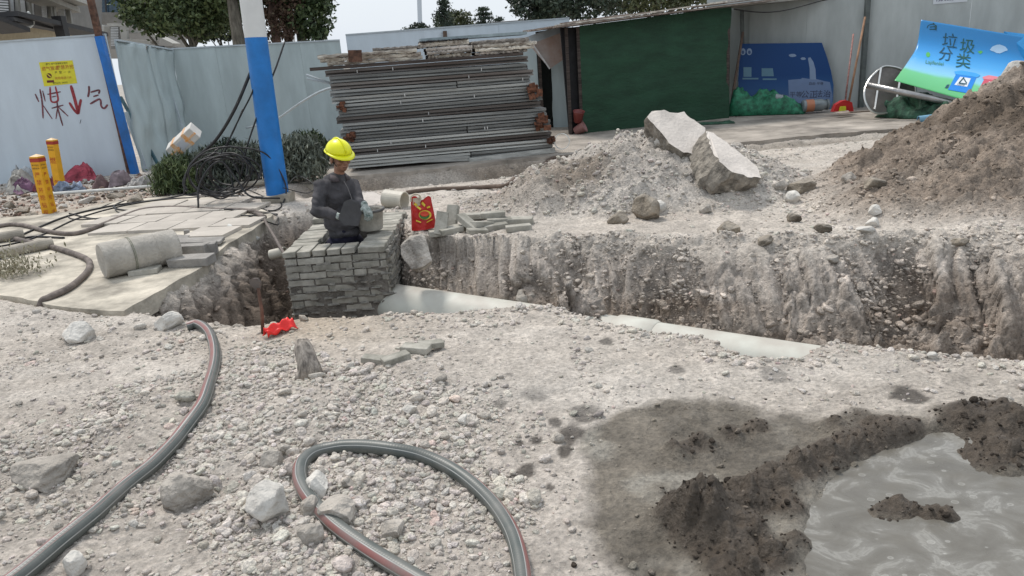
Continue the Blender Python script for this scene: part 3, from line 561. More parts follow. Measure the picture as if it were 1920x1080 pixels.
# weathered lump of wood or root in the gravel
p = GT(582, 705); m_ = MB()
m_.tube([p + np.array(q) for q in [(0, 0, -.02), (-.01, .02, .07), (-.03, .05, .14), (-.03, .07, .18)]], [.075, .055, .05, .03], 9); m_.tube([p + np.array(q) for q in [(.05, -.05, -.02), (.03, 0, .06), (0, .04, .12)]], [.02, .025, .02], 6); m_.tube([p + np.array(q) for q in [(-.06, -.05, -.02), (-.03, 0, .06)]], [.02, .02], 6)
o = m_.build('stump', mat('grey_wood', (.33, .29, .25), .95, var=.5, scale=14, bump=1, bscale=40, stretch=(3, 3, .5)), smooth=True); tag(o, 'stub of weathered grey root sticking out of the gravel', 'root'); finish(o)

# ------------------------------------------------------------------ hoses and pipes
def hose_uv(name, pts, r, m, flip=1, n=16, uo=0.0):
    """tube with a UV running round and along it"""
    mb = MB(); V = []; P = [Vector(p) for p in pts]
    for i, p in enumerate(P):
        t_ = (P[min(i + 1, len(P) - 1)] - P[max(i - 1, 0)]).normalized(); s_ = t_.cross(Vector((0, 0, 1))).normalized() * flip; u_ = s_.cross(t_) * flip
        V += [p + (u_ * math.cos(2 * math.pi * j / n) + s_ * math.sin(2 * math.pi * j / n)) * r for j in range(n)]
    mb.add(V, [(i * n + j, i * n + (j + 1) % n, (i + 1) * n + (j + 1) % n, (i + 1) * n + j)[::-flip] for i in range(len(P) - 1) for j in range(n)]); me = bpy.data.meshes.new(name); me.from_pydata(mb.v, [], mb.f); uv = me.uv_layers.new(name='UVMap')
    L_ = np.concatenate([[0], np.cumsum([np.linalg.norm(np.array(a) - np.array(b)) for a, b in zip(pts[:-1], pts[1:])])]); k = len(pts)
    for pi, pl in enumerate(me.polygons):
        i, j = divmod(pi, n)
        for li, (u, v) in zip(pl.loop_indices, (lambda *q: q[::-flip])((j / n, L_[i]), ((j + 1) / n, L_[i]), ((j + 1) / n, L_[i + 1]), (j / n, L_[i + 1]))): uv.data[li].uv = ((u + uo) % 1.0 if uo and (j + .5) / n + uo < 1 else u + uo - (1 if uo else 0), v)
    me.polygons.foreach_set('use_smooth', [True] * len(me.polygons)); return link(name, me, m)
hm = bpy.data.materials.new('striped_rubber'); hm.use_nodes = True; N = hm.node_tree.nodes; L = hm.node_tree.links; b = N['Principled BSDF']; b.inputs['Roughness'].default_value = .42
uvn = N.new('ShaderNodeUVMap'); sx = N.new('ShaderNodeSeparateXYZ'); L.new(uvn.outputs[0], sx.inputs[0])
def ramp(stops, interp='CONSTANT'):
    r = N.new('ShaderNodeValToRGB'); r.color_ramp.interpolation = interp; e = r.color_ramp.elements; e[0].position, e[0].color = stops[0][0], (*stops[0][1], 1); e[1].position, e[1].color = stops[1][0], (*stops[1][1], 1)
    for p_, c_ in stops[2:]: x_ = e.new(p_); x_.color = (*c_, 1)
    return r
G1 = (.065, .078, .072)
rp = ramp([(0, G1), (.06, (.42, .42, .40)), (.08, (.22, .10, .09)), (.10, (.25, .085, .075)), (.19, (.20, .11, .10)), (.21, (.45, .44, .41)), (.23, G1), (.5, (.075, .10, .09)), (.7, G1), (.84, (.38, .38, .36)), (.86, G1)]); L.new(sx.outputs[0], rp.inputs[0])
tcn = N.new('ShaderNodeTexCoord'); nn = N.new('ShaderNodeTexNoise'); nn.inputs['Scale'].default_value = 9; nn.inputs['Detail'].default_value = 7; L.new(tcn.outputs['Object'], nn.inputs[0])
ge = N.new('ShaderNodeNewGeometry'); sn = N.new('ShaderNodeSeparateXYZ'); L.new(ge.outputs['Normal'], sn.inputs[0])
mz = N.new('ShaderNodeMath'); mz.operation = 'MULTIPLY'; L.new(nn.outputs['Fac'], mz.inputs[0]); mz.inputs[1].default_value = 1.0
m2_ = N.new('ShaderNodeMapRange'); L.new(mz.outputs[0], m2_.inputs[0]); m2_.inputs['From Min'].default_value = .35; m2_.inputs['From Max'].default_value = .75; m2_.inputs['To Min'].default_value = .05; m2_.inputs['To Max'].default_value = .7
mx = N.new('ShaderNodeMix'); mx.data_type = 'RGBA'; L.new(m2_.outputs[0], mx.inputs[0]); L.new(rp.outputs[0], mx.inputs[6]); mx.inputs[7].default_value = (.17, .165, .15, 1); L.new(mx.outputs[2], b.inputs['Base Color'])
wv = N.new('ShaderNodeMath'); wv.operation = 'SINE'; w0 = N.new('ShaderNodeMath'); w0.operation = 'MULTIPLY'; w0.inputs[1].default_value = 520; L.new(sx.outputs[1], w0.inputs[0]); L.new(w0.outputs[0], wv.inputs[0])
bp = N.new('ShaderNodeBump'); bp.inputs['Strength'].default_value = .12; bp.inputs['Distance'].default_value = .001; L.new(wv.outputs[0], bp.inputs['Height']); L.new(bp.outputs[0], b.inputs['Normal'])
def ground_path(pp, r, sub=8):
    P = [GT(a, b, r * .8) if len(q) == 0 else PY(a, b, q[0]) for a, b, *q in pp]
    P = cr_spline(P, sub); z = np.array([p[2] for p in P])
    for _ in range(6): z[1:-1] = (z[:-2] + 2 * z[1:-1] + z[2:]) / 4
    return [np.array([p[0], p[1], q]) for p, q in zip(P, z)]
def lay(pp, r, sub=8, amp=0):
    P = ground_path(pp, r, sub); out = []
    for p in P: out.append(np.array([p[0], p[1], max(p[2], surf(p[0], p[1]) + r * .55)]))
    z = np.array([p[2] for p in out])
    for _ in range(4): z[1:-1] = (z[:-2] + 2 * z[1:-1] + z[2:]) / 4
    return [np.array([p[0], p[1], q]) for p, q in zip(out, z)]
o = hose_uv('rubber_hose', lay([(352, 612), (372, 608), (393, 625), (403, 660), (398, 705), (380, 755), (340, 815), (290, 868), (230, 920), (170, 970), (100, 1028), (30, 1085), (-60, 1150)], .032), .032, hm, 1, uo=.07); tag(o, 'thick green grey rubber hose with red stripe curving down the left foreground', 'hose'); finish(o)
o = hose_uv('rubber_hose', lay([(850, 1125), (770, 1078), (690, 1030), (625, 982), (580, 935), (562, 895), (572, 862), (605, 845), (665, 837), (735, 842), (800, 858), (860, 888), (915, 935), (955, 990), (975, 1050), (985, 1130)], .029), .029, hm, -1); tag(o, 'thick grey rubber hose looped on the gravel in the bottom middle', 'hose'); finish(o)
ghose = mat('dusty_hose', (.20, .165, .145), .8, var=.35, scale=12, bump=.3)
blk = mat('black_cable', (.022, .021, .022), .5, var=.5, scale=14, bump=.1)
def cable(name, pp, r, m, label, cat, sub=8, n=7, group=None):
    o = MB().tube(lay(pp, r, sub), r, n).build(name, m, smooth=True); tag(o, label, cat, group); return finish(o)
cable('hose', [(-80, 446), (0, 424), (40, 422), (90, 434), (140, 438), (185, 424), (225, 408), (270, 393), (330, 389), (400, 393), (465, 395), (497, 410)], .026, ghose, 'brown dusty hose running over the pavement behind the concrete cylinder', 'hose')
cable('hose', [(-80, 430), (0, 441), (45, 452), (100, 464), (150, 480), (168, 492), (162, 512), (130, 540), (95, 556), (72, 564)], .028, ghose, 'brown hose passing under the end of the concrete cylinder', 'hose')
o = MB().tube(cr_spline([GT(465, 395, .03), GT(485, 398, .04), PY(500, 420, 8.0), PY(515, 445, 7.3), PY(528, 468, 6.8), PY(545, 494, 6.45)], 6), .016, 8).build('hose', ghose, smooth=True); tag(o, 'dark hose dropping from the pavement into the pit beside the brick chamber', 'hose'); finish(o)
cable('hose', [(1108, 290), (1070, 290), (1035, 295), (1005, 310), (980, 330), (955, 345), (915, 351), (860, 353), (800, 356), (762, 361)], .028, mat('mud_hose', (.15, .11, .085), .85), 'muddy hose winding along the dirt below the steel stack', 'hose')
cable('black_cable', [(120, 446), (60, 444), (20, 452), (60, 432), (128, 405), (210, 386), (300, 374), (370, 364), (420, 366), (520, 372)], .013, blk, 'black cable lying in a long arc over the pavement towards the pole', 'cable')
cable('black_cable', [(130, 400), (175, 410), (240, 408), (290, 400), (340, 390), (400, 388), (470, 396), (520, 402)], .010, blk, 'black cable crossing the tiles next to the brown hose', 'cable')
cable('black_cable', [(520, 376), (440, 370), (330, 368), (250, 376), (215, 385), (225, 393), (280, 396), (330, 390)], .011, blk, 'black cable doubled back in a flat loop on the tiles', 'cable')
cable('black_cable', [(480, 402), (515, 405), (520, 412), (495, 424), (468, 420), (462, 410), (480, 402)], .008, blk, 'small ring of black cable at the edge of the pit', 'cable')
for k_, (pp_, r_, l_) in enumerate([
 ([(-60, 470), (20, 458), (80, 440), (150, 408), (240, 384), (330, 372), (430, 374), (500, 388)], .010, 'black cable running closest beside the brown hose across the slab'),
 ([(350, 362), (300, 372), (230, 378), (180, 392), (130, 404), (150, 412), (230, 404), (300, 394)], .008, 'thin black cable with a tight turn near the front gas marker'),
 ([(380, 372), (360, 384), (372, 398), (410, 402), (452, 396), (470, 384), (440, 376)], .008, 'small black cable loop lying on the tiles below the coil'),
 ([(300, 360), (380, 366), (450, 380), (505, 396), (528, 386), (520, 372)], .009, 'black cable reaching the foot of the pole from the left'),
 ([(215, 386), (222, 398), (262, 402), (330, 398), (410, 404), (490, 404)], .008, 'black cable parallel to the brown hose on its near side'),
 ([(400, 360), (440, 352), (480, 362), (500, 378), (470, 390), (420, 388)], .008, 'loose black cable turn between coil and pole')]):
    cable('black_cable', pp_, r_, blk, l_, 'cable')
# cables off the pole
PB = GT(521, 372); PYD = PB[1]
def air(pts, r, label, sub=8): o = MB().tube(cr_spline([PY(*p) for p in pts], sub), r, 7).build('black_cable', blk, smooth=True); tag(o, label, 'cable'); return finish(o)
air([(497, 70, 9.75), (470, 135, 9.6), (440, 205, 9.5), (405, 262, 9.5), (365, 300, 9.5), (345, 340, 9.45), (350, 358, 9.4)], .020, 'thick black cable hanging from the blue pole down to the coil')
air([(500, 72, 9.72), (486, 120, 9.6), (474, 170, 9.5), (452, 215, 9.5), (430, 262, 9.5), (420, 300, 9.5), (432, 330, 9.5), (440, 362, 9.4)], .010, 'thin black cable hanging close beside the thick one on the pole')
air([(534, 78, 9.9), (518, 125, 9.7), (504, 160, 9.6), (478, 230, 9.5), (462, 280, 9.5), (452, 330, 9.5)], .011, 'black cable running down to the right of the pole and behind its shaft')
air([(455, 205, 9.6), (436, 250, 9.5), (412, 290, 9.4), (382, 330, 9.4), (372, 362, 9.3)], .008, 'thin dangling black wire left of the pole')
CO = MB()
for i in range(9):
    cx, cy = 415 + rnd.uniform(-16, 20), 322 + rnd.uniform(-8, 12); rx, ry = 48 + rnd.uniform(-14, 14), 38 + rnd.uniform(-10, 8); y_ = 9.2 + .05 * i; ph = rnd.uniform(0, 6)
    CO.tube(cr_spline([PY(cx + rx * math.cos(ph + k * .7) * (1 + .05 * math.sin(3 * k + i)), cy + ry * math.sin(ph + k * .7), y_ + .12 * math.sin(k + i)) for k in range(9)], 6), .011, 6)
o = CO.build('cable_coil', blk, smooth=True); tag(o, 'tangled coil of black cable leaning on the shrubs by the pole', 'cable coil'); finish(o)
air([(345, 365, 9.2), (352, 318, 9.25), (388, 283, 9.3), (440, 276, 9.4), (500, 290, 9.45), (535, 345, 9.5), (528, 385, 9.3), (495, 398, 9.0), (420, 392, 8.7)], .010, 'large black cable bow arching in front of the pole foot')
air([(372, 390, 8.9), (373, 350, 9.0), (395, 312, 9.1), (418, 305, 9.2), (446, 340, 9.2), (470, 368, 9.1), (525, 372, 9.2)], .012, 'brownish black cable bow in front of the coil')
air([(540, 345, 9.4), (560, 330, 9.8), (590, 348, 9.6), (575, 362, 9.5), (530, 352, 9.4)], .006, 'thin wire sticking out right of the pole foot')

# sewer pipe in the trench
pvc = mat('pvc_pipe', (.62, .63, .56), .55, var=.07, scale=3, bump=.05, dust=.8)
ax = PIPE_B - PIPE_A; axn = ax / np.linalg.norm(ax)
pr = empty('sewer_pipe', PIPE_A, 'long white green plastic sewer pipe lying in the trench beside the brick chamber', 'pipe')
def tube_local(mb, a, b, r0, r1=None, n=40, wall=.012):
    mb.tube([Vector(a) - Vector(PIPE_A), Vector(b) - Vector(PIPE_A)], [r0, r1 or r0], n, cap=False); return mb
J = PIPE_A + axn * 2.35
MB().tube([Vector(PIPE_A + axn * t - PIPE_A) for t in np.linspace(0, 5.9, 30)], PIPE_R, 40).build('pipe_barrel', pvc, pr, smooth=True)
mb = MB(); mb.tube([Vector(J - PIPE_A), Vector(J + axn * .02 - PIPE_A), Vector(J + axn * .30 - PIPE_A), Vector(J + axn * .33 - PIPE_A)], [PIPE_R + .002, PIPE_R + .016, PIPE_R + .016, PIPE_R + .002], 40, cap=False); mb.build('pipe_collar', pvc, pr, smooth=True)
# concrete cylinder on the pavement
a = G(190, 489, .185); b = a + np.array([.47, .40, 0]); a[2] = b[2] = .03 + .155; d = Vector(b - a); Lc = d.length; 
q = d.to_track_quat('Z', 'Y').to_matrix(); r = .152
cyl = empty('concrete_cylinder', (a[0], a[1], .03), 'pale concrete cylinder lying on its side on the pavement', 'cylinder')
mb = MB(); mb.lathe([(0, 0), (r * .93, 0), (r, .012), (r, Lc * .40), (r * .985, Lc * .41), (r * 1.005, Lc * .42), (r, Lc * .68), (r * .975, Lc * .69), (r, Lc * .70), (r * .975, Lc * .76), (r * 1.0, Lc * .77), (r, Lc * .98), (r * .9, Lc), (0, Lc)], (0, 0, r), 40, q)
castm = mat('pale_cast', (.50, .465, .41), .85, var=.25, scale=5, bump=.5, dust=.25); body_ = mb.build('cylinder_body', castm, cyl, smooth=True); es = body_.modifiers.new('e', 'EDGE_SPLIT'); es.split_angle = .6
for t in (.22, .24):
    mb = MB(); pts = []
    for k in range(25):
        th = k / 24 * 2 * math.pi; pts.append(q @ Vector(((r + .003) * math.cos(th), (r + .003) * math.sin(th), Lc * (t + .15))) + Vector((0, 0, r)))
    mb.tube(pts, .003, 5, cap=False)
    mb.build('wire', mat('dull_wire', (.22, .23, .17), .6), cyl)
# two thin pipes at the left edge
for k, (p0, p1, l) in enumerate([((-60, 487), (98, 455), 'short dusty pipe at the left edge under the hoses'), ((-60, 455), (45, 438), 'dusty pipe behind the other at the left edge')]):
    A = GT(p0[0], p0[1], .055); B = GT(p1[0], p1[1], .055); o = MB().tube([A, B], .055, 16).build('dusty_pipe', mat('dusty_pvc', (.40, .36, .30), .85), smooth=False); tag(o, l, 'pipe'); finish(o)

# ------------------------------------------------------------------ brick chamber
brk = mat('grey_brick', (.375, .355, .31), .92, var=.3, scale=7, bump=.6, bscale=70, dist=.004, col2=(.23, .22, .185))
mort = mat('mortar', (.17, .155, .135), .97, var=.4, scale=12, bump=1, bscale=45, dist=.015)
def brick_mesh(seed, L_=.24, D=.115, H=.053):
    import bmesh
    R_ = random.Random(seed); bm = bmesh.new(); bmesh.ops.create_cube(bm, size=1)
    for v in bm.verts: v.co = Vector((v.co.x * L_ + R_.uniform(-.004, .004), v.co.y * D + R_.uniform(-.004, .004), v.co.z * H + R_.uniform(-.003, .003)))
    bmesh.ops.bevel(bm, geom=bm.edges[:], offset=.004, segments=1, affect='EDGES'); me = bpy.data.meshes.new('brick'); bm.to_mesh(me); bm.free(); me.materials.append(brk); return me
BM = [brick_mesh(i) for i in range(6)]
CX0, CX1, CY0, CY1, CT = -2.02, -1.10, 6.42, 7.98, .055
cham = empty('brick_chamber', ((CX0 + CX1) / 2, (CY0 + CY1) / 2, -.9), 'square manhole chamber of grey bricks half built in the pit', 'brick chamber')
cz = -.9; cxm, cym = cham.location.x, cham.location.y; wt = .24; nb = 0
def put_brick(x, y, z, rz, par=cham, mesh=None, sc=1.0, tilt=0.0):
    o = bpy.data.objects.new('brick', mesh or rnd.choice(BM)); COL.objects.link(o); o.parent = par
    o.location = (x - cxm, y - cym, z - cz); o.rotation_euler = (rnd.uniform(-.02, .02) + tilt, rnd.uniform(-.015, .015), rz + rnd.uniform(-.025, .025)); o.scale = (sc, 1, 1); return o
core = MB()
for (x0, x1, y0, y1) in ((CX0, CX1, CY0, CY0 + wt), (CX0, CX1, CY1 - wt, CY1), (CX0, CX0 + wt, CY0 + wt, CY1 - wt), (CX1 - wt, CX1, CY0 + wt, CY1 - wt)):
    e = .016; core.box(((x0 + x1) / 2 - cxm, (y0 + y1) / 2 - cym, (-.9 + CT - .056) / 2 - cz), (x1 - x0 - 2 * e + (0 if x1 - x0 > .3 else 2 * 0), y1 - y0 - 2 * e if y1 - y0 < .3 else y1 - y0 + .02, .9 + CT - .056))
core.build('mortar_core', mort, cham)
ch = .066; ncs = 13
for c in range(1, ncs):
    z = CT - .027 - c * ch; off = (c % 2) * .125 + rnd.uniform(-.02, .02); x = CX0 - (.125 if c % 2 else 0)
    # front and back faces
    for (yy_, rng) in ((CY0 + .0575, 0),):
        x = CX0; first = True
        while x < CX1 - .03:
            L_ = .245 if not (first and c % 2) else .12
            if rnd.random() < .1: L_ = .12
            L_ = min(L_, CX1 - x); put_brick(x + L_ / 2, yy_ + rnd.uniform(-.004, .010) + .002 * c, z + rnd.uniform(-.004, .004), 0, sc=(L_ - .012) / .24); x += L_; first = False
    y = CY0 + .12; first = True
    while y < CY1 - .03:
        L_ = .245 if not (first and c % 2) else .12; L_ = min(L_, CY1 - y); put_brick(CX1 - .0575 + rnd.uniform(-.012, .020), y + L_ / 2, z + rnd.uniform(-.006, .006), math.pi / 2, sc=(L_ - .012) / .24); y += L_; first = False
    if c < 5:
        for (xx_, ys, ye) in ((CX0 + wt - .0575 + .005, CY0 + wt, CY1 - wt),):
            y = ys
            while y < ye - .03: L_ = min(.245, ye - y); put_brick(xx_, y + L_ / 2, z, math.pi / 2, sc=(L_ - .012) / .24); y += L_
z = CT - .0265
for k, xx_ in enumerate((.06, .19, .325, .455, .585)): put_brick(CX0 + xx_, CY0 + .12, z + rnd.uniform(0, .006), math.pi / 2)          # headers along the front
for k in range(2): put_brick(CX1 - .13, CY0 + .06 + .125 * k, z, 0)
y = CY0 + .31
while y < CY1 - .05: put_brick(CX0 + .12 + rnd.uniform(-.012, .012), y, z + rnd.uniform(0, .008), 0); put_brick(CX1 - .12 + rnd.uniform(-.008, .02), y, z + rnd.uniform(0, .006), 0); y += .127
for k in range(4): put_brick(CX0 + .32 + .125 * k, CY1 - .12, z, math.pi / 2)
for k in range(11): put_brick(CX0 + .12 + rnd.uniform(-.01, .01), CY1 - .10 - .127 * k, z + ch, 0) if k in (0, 1, 2) else None
# stuff dropped mortar on the rough right face
mb = MB(); R_ = random.Random(3)
for c in range(ncs):
    y = CY0 + .02
    while y < CY1:
        l = R_.uniform(.05, .16); z0 = CT - .055 - c * ch; mb.box((CX1 - cxm + .006, y + l / 2 - cym, z0 - cz), (R_.uniform(.02, .05), l, R_.uniform(.012, .026)), jit=.008); y += l + R_.uniform(.0, .05)
for c in range(1, ncs):
    x = CX0
    while x < CX1 - .02:
        l = R_.uniform(.04, .14); z0 = CT - .06 - c * ch + .006; mb.box((x + l / 2 - cxm, CY0 + .010 - cym, z0 - cz), (l, R_.uniform(.01, .03), R_.uniform(.010, .018)), jit=.006); x += l + R_.uniform(.02, .12)
mb.build('squeezed_mortar', mat('fresh_mortar', (.27, .255, .225), .95, var=.35, scale=20, bump=1, bscale=60), cham)['kind'] = 'stuff'
# loose bricks
def loose(px, py, rz, tilt, label, lift=0.0, roll=0.0, group=None, sc=1.0):
    p = GT(px, py, .027 + lift); o = bpy.data.objects.new('grey_brick', rnd.choice(BM)); COL.objects.link(o); o.location = tuple(p); o.rotation_euler = (roll, tilt, rz); o.scale = (sc,) * 3
    tag(o, label, 'brick', group); return o
gl = 'loose bricks heaped beside the red bag'
loose(848, 407, 1.2, -1.0, 'grey brick standing nearly upright in the heap beside the bag', .10, 0, gl)
loose(878, 418, .95 - 1.6, .55, 'grey brick leaning steeply in the middle of the heap by the red bag', .06, 0, gl)
loose(828, 420, 1.3, -.9, 'grey brick leaning right against the red bag', .08, .3, gl)
loose(846, 444, .55, 0, 'greenish brick lying lowest and nearest in the heap', 0, .1, gl)
loose(828, 436, .2, 0, 'brick lying flat below the bottom corner of the red bag', 0, 0, gl)
loose(924, 402, .05, 0, 'brick on top of the right part of the brick heap', .075, 0, gl); loose(936, 414, .1, .05, 'brick carrying the topmost one at the right of the heap', .02, 0, gl)
loose(929, 425, .25, 0, 'brick lying flat in front of the right part of the heap', 0, 0, gl); loose(972, 427, .1, 0, 'brick at the far right front of the heap', 0, 0, gl); loose(972, 414, -.15, .03, 'long dark brick behind the far right one', .01, 0, gl, 1.2)
loose(895, 433, .3, .1, 'short brick piece in the front middle of the heap', 0, .1, gl, .8); loose(902, 420, .8, .2, 'brick tilted behind the short front piece', .04, 0, gl); loose(895, 405, .3, .1, 'brick at the back of the heap under the leaning ones', .02, 0, gl)
loose(862, 427, .1, .1, 'brick wedged low between the leaning bricks and the greenish one', .0, .0, gl, .8)
loose(742, 672, .5, -.05, 'grey brick half sunk in the dirt left of two others in mid ground', -.01, sc=.62); loose(780, 655, -.3, .05, 'middle greenish brick of the three lying in the dirt', .0, sc=.66); loose(808, 646, .35, .12, 'dark brick tipped up right of the greenish one in the dirt', .01, sc=.6)
loose(703, 674, -.2, .1, 'flat brick fragment almost buried in the dirt', -.012, sc=.6)
mblock = mat('grey_block', (.33, .31, .285), .9, var=.22, scale=6, bump=.5)
def block(px, py, d, rz, label, lift=0, tilt=0.0, m=None, name='concrete_block', cat='block'):
    p = GT(px, py, d[2] / 2 + lift); o = MB().box((0, 0, 0), d, jit=.005).build(name, m or mblock, None, tuple(p), (0, tilt, rz), bevel=.006); tag(o, label, cat); return o
block(353, 470, (.40, .13, .115), -.12, 'long grey block lying at the edge of the pavement', 0); block(393, 466, (.13, .13, .11), .1, 'small bluish block beside the long grey one', .0)
block(360, 489, (.36, .18, .075), -.1, 'flat grey block nearest the pit beside the concrete cylinder', 0); block(272, 507, (.24, .15, .045), .1, 'single tan brick lying in front of the concrete cylinder', 0, m=brk)
block(318, 447, (.34, .20, .04), .2, 'thin paving slab tilted on the rubble behind the blocks', .03, .15); block(377, 452, (.40, .22, .04), .15, 'broken paving slab tilted behind the long grey block', .03, .08); block(350, 436, (.06, .06, .06), .4, 'tiny stone cube standing on the paving tiles', 0)
block(341, 455, (.16, .14, .06), .5, 'angular fragment between the tilted paving slabs', 0)
# paving tiles
tm = mat('paving_tile', (.50, .455, .40), .9, var=.14, scale=3, bump=.3, dust=.2)
tilem = []
for i in range(4):
    mb = MB(); mb.box((0, 0, 0), (.455, .43, .035), jit=.003); me = bpy.data.meshes.new('tile'); me.from_pydata(mb.v, [], mb.f); me.materials.append(tm); tilem.append(me)
paving = empty('tile_paving', G(360, 410, .03), 'patch of large pale paving tiles between the hoses and the pit', 'paving'); ux = np.array(G(347, 412)) - np.array(G(277, 412)); ux = ux / np.linalg.norm(ux)
o0 = np.array(G(222, 428, .05)); e1 = np.array([math.cos(-.12), math.sin(-.12)]); e2 = np.array([.26, .965])
for i in range(-1, 7):
    for j in range(-1, 4):
        c = o0[:2] + e1 * (i * .47) + e2 * (j * .47); xa = np.array([c[0]]); ya = np.array([c[1]])
        pxy = proj((c[0], c[1], .05))
        if sdp(xa, ya, SLAB)[0] < .12 or pxy[0] > 500 - (0) or pxy[0] < 185 or (pxy[0] < 300 and j < 0) or pxy[1] > 438: continue
        o = bpy.data.objects.new('tile', rnd.choice(tilem)); COL.objects.link(o); o.parent = paving; o.location = Vector((c[0], c[1], .040 + rnd.uniform(0, .008))) - paving.location; o.rotation_euler = (rnd.uniform(-.012, .012), rnd.uniform(-.012, .012), -.12 + rnd.uniform(-.02, .02))
# broken pipe ring, white ring and other bits at the back
mb = MB(); p = GT(742, 372, .10); 
def ring_pipe(name, p, d, r, L_, m, label, cat, th=.012, n=28):
    q = Vector(d).to_track_quat('Z', 'Y').to_matrix(); mb = MB(); mb.lathe([(r, 0), (r, L_), (r - th, L_), (r - th, 0), (r, 0)], (0, 0, 0), n, q); o = mb.build(name, m, None, tuple(p), smooth=False); tag(o, label, cat); return o
ring_pipe('pipe_stub', GT(723, 372, .10), (.20, -.10, -.02), .105, .26, mat('cream_pvc', (.58, .54, .45), .5, var=.15, dust=.4), 'broken cream pipe stub lying behind the brick chamber', 'pipe')
ring_pipe('pipe_ring', PY(1054, 265, 12.3), (-.15, -1, .1), .13, .10, mat('white_pvc', (.70, .70, .66), .4), 'white plastic pipe ring standing at the right foot of the steel stack', 'pipe ring')
ring_pipe('blue_pipe', GT(1722, 224, .05), (1, -.05, .05), .06, .6, mat('blue_pvc', (.16, .33, .45), .4), 'short light blue pipe lying by the brown soil heap', 'pipe')
# ------------------------------------------------------------------ fences
fw = mat('hoarding_white', (.53, .60, .66), .42, var=.06, scale=1.6, bump=.12, bscale=3, dist=.02, stretch=(2, 2, .5))
fg2 = mat('hoarding_grey', (.39, .46, .47), .42, var=.12, scale=1.6, bump=.12, bscale=3, dist=.02, stretch=(2, 2, .5))
fg3 = mat('hoarding_dull', (.41, .44, .43), .5, var=.13, scale=1.6, bump=.12, bscale=3, dist=.02, stretch=(2, 2, .5))
railm = mat('rail_metal', (.42, .47, .50), .45, var=.1)
rust = mat('rusty_steel', (.115, .060, .040), .85, var=.5, scale=11, bump=.5)
dark = mat('dark_gap', (.02, .02, .022), .9)
def fence(name, p0, p1, h, label, m, pw=.95, h1=None, rail=True, lean=(0, 0), crumple=0.0, seed=0, th=.04, z0=-.02):
    p0 = Vector((p0[0], p0[1], z0)); p1 = Vector((p1[0], p1[1], z0)); d = p1 - p0; L_ = d.length; d.normalize(); n = Vector((-d.y, d.x, 0)); h1 = h1 or h
    root = empty(name, p0, label, 'fence'); k = max(1, round(L_ / pw)); w = L_ / k; R_ = random.Random(seed)
    for i in range(k):
        nx, nz = (14, 26) if crumple else (2, 2); V = []; Fc = []
        gap = .0012; zt = [h + (h1 - h) * (i * w) / L_, h + (h1 - h) * ((i + 1) * w) / L_]
        for sgn in (0, 1):
            for a in range(nx + 1):
                for b in range(nz + 1):
                    u = gap + (w - 2 * gap) * a / nx; H_ = zt[0] + (zt[1] - zt[0]) * a / nx; v = H_ * b / nz; off = sgn * th + .003 * (i % 2)
                    if crumple: off += -.06 * (a in (0,)) * 0 + crumple * (vn(u * 2.3 + i * 5, v * 1.3, 2) + .5 * vn(u * 5 + i, v * 4, 3))
                    lx = lean[0] * v; V.append(d * (i * w + u + lx * 0) + n * (off + lean[1] * v) + Vector((0, 0, v)))
        q = (nx + 1) * (nz + 1)
        for s_ in (0, 1):
            for a in range(nx):
                for b in range(nz):
                    f = (s_ * q + a * (nz + 1) + b, s_ * q + (a + 1) * (nz + 1) + b, s_ * q + (a + 1) * (nz + 1) + b + 1, s_ * q + a * (nz + 1) + b + 1); Fc.append(f if s_ == 0 else f[::-1])
        I = lambda s_, a, b: s_ * q + a * (nz + 1) + b
        for a in range(nx): Fc.append((I(0, a, nz), I(0, a + 1, nz), I(1, a + 1, nz), I(1, a, nz))); Fc.append((I(1, a, 0), I(1, a + 1, 0), I(0, a + 1, 0), I(0, a, 0)))
        for b in range(nz): Fc.append((I(0, 0, b), I(0, 0, b + 1), I(1, 0, b + 1), I(1, 0, b))); Fc.append((I(1, nx, b), I(1, nx, b + 1), I(0, nx, b + 1), I(0, nx, b)))
        me = bpy.data.meshes.new('panel'); me.from_pydata([tuple(v) for v in V], [], Fc); link('panel', me, m, root, smooth=bool(crumple))
    if rail:
        M_ = Matrix.Rotation(math.atan2(d.y, d.x), 3, 'Z')
        a = n * (lean[1] * h - .012 + (th + .02) / 2); z_ = Vector((0, 0, h + .012))
        MB().beam(a + z_, d * L_ + a + Vector((0, 0, h1 + .012)), th + .035, .03).build('rail', railm, root)
    return root
FA1 = (-6.75, 13.78); FA0 = (-10.6, 13.52)
fA = fence('hoarding_fence', FA0, FA1, 2.43, 'bright white hoarding panel with yellow sticker and red painted characters at far left', fw, pw=3.9, rail=True, seed=1)
fence('hoarding_fence', (-6.62, 13.9), (-6.80, 16.62), 2.33, 'dented hoarding panels bulging inwards between the blue post and the dark post', fg2, h1=2.20, crumple=.07, pw=1.15, seed=2)
fC = fence('hoarding_fence', (-6.85, 16.65), (-3.45, 17.6), 2.22, 'long grey blue hoarding fence behind the shrubs and the painted pole', fg2, h1=2.18, pw=.95, seed=3)
fence('hoarding_fence', (-3.40, 18.1), (1.9, 19.4), 2.30, 'pale hoarding fence seen above the steel stack', fw, h1=2.36, pw=2.0, seed=4)
fence('hoarding_fence', (.2, 16.9), (1.75, 16.4), 1.92, 'blue grey hoarding panel between the steel stack and the green shed', fg2, pw=1.5, seed=5)
fence('hoarding_fence', (4.9, 17.9), (5.76, 17.40), 2.7, 'narrow hoarding panel right behind the corner of the green shed', fg3, pw=.9, seed=6)
fG = fence('hoarding_fence', (5.70, 17.35), (7.78, 16.15), 2.75, 'grey hoarding fence behind the blue council board', fg3, pw=1.0, seed=7)
fH = fence('hoarding_fence', (7.75, 16.12), (12.4, 13.2), 2.75, 'grey hoarding fence with phone number at the right edge behind the recycling banner', fg3, pw=2.1, seed=8)
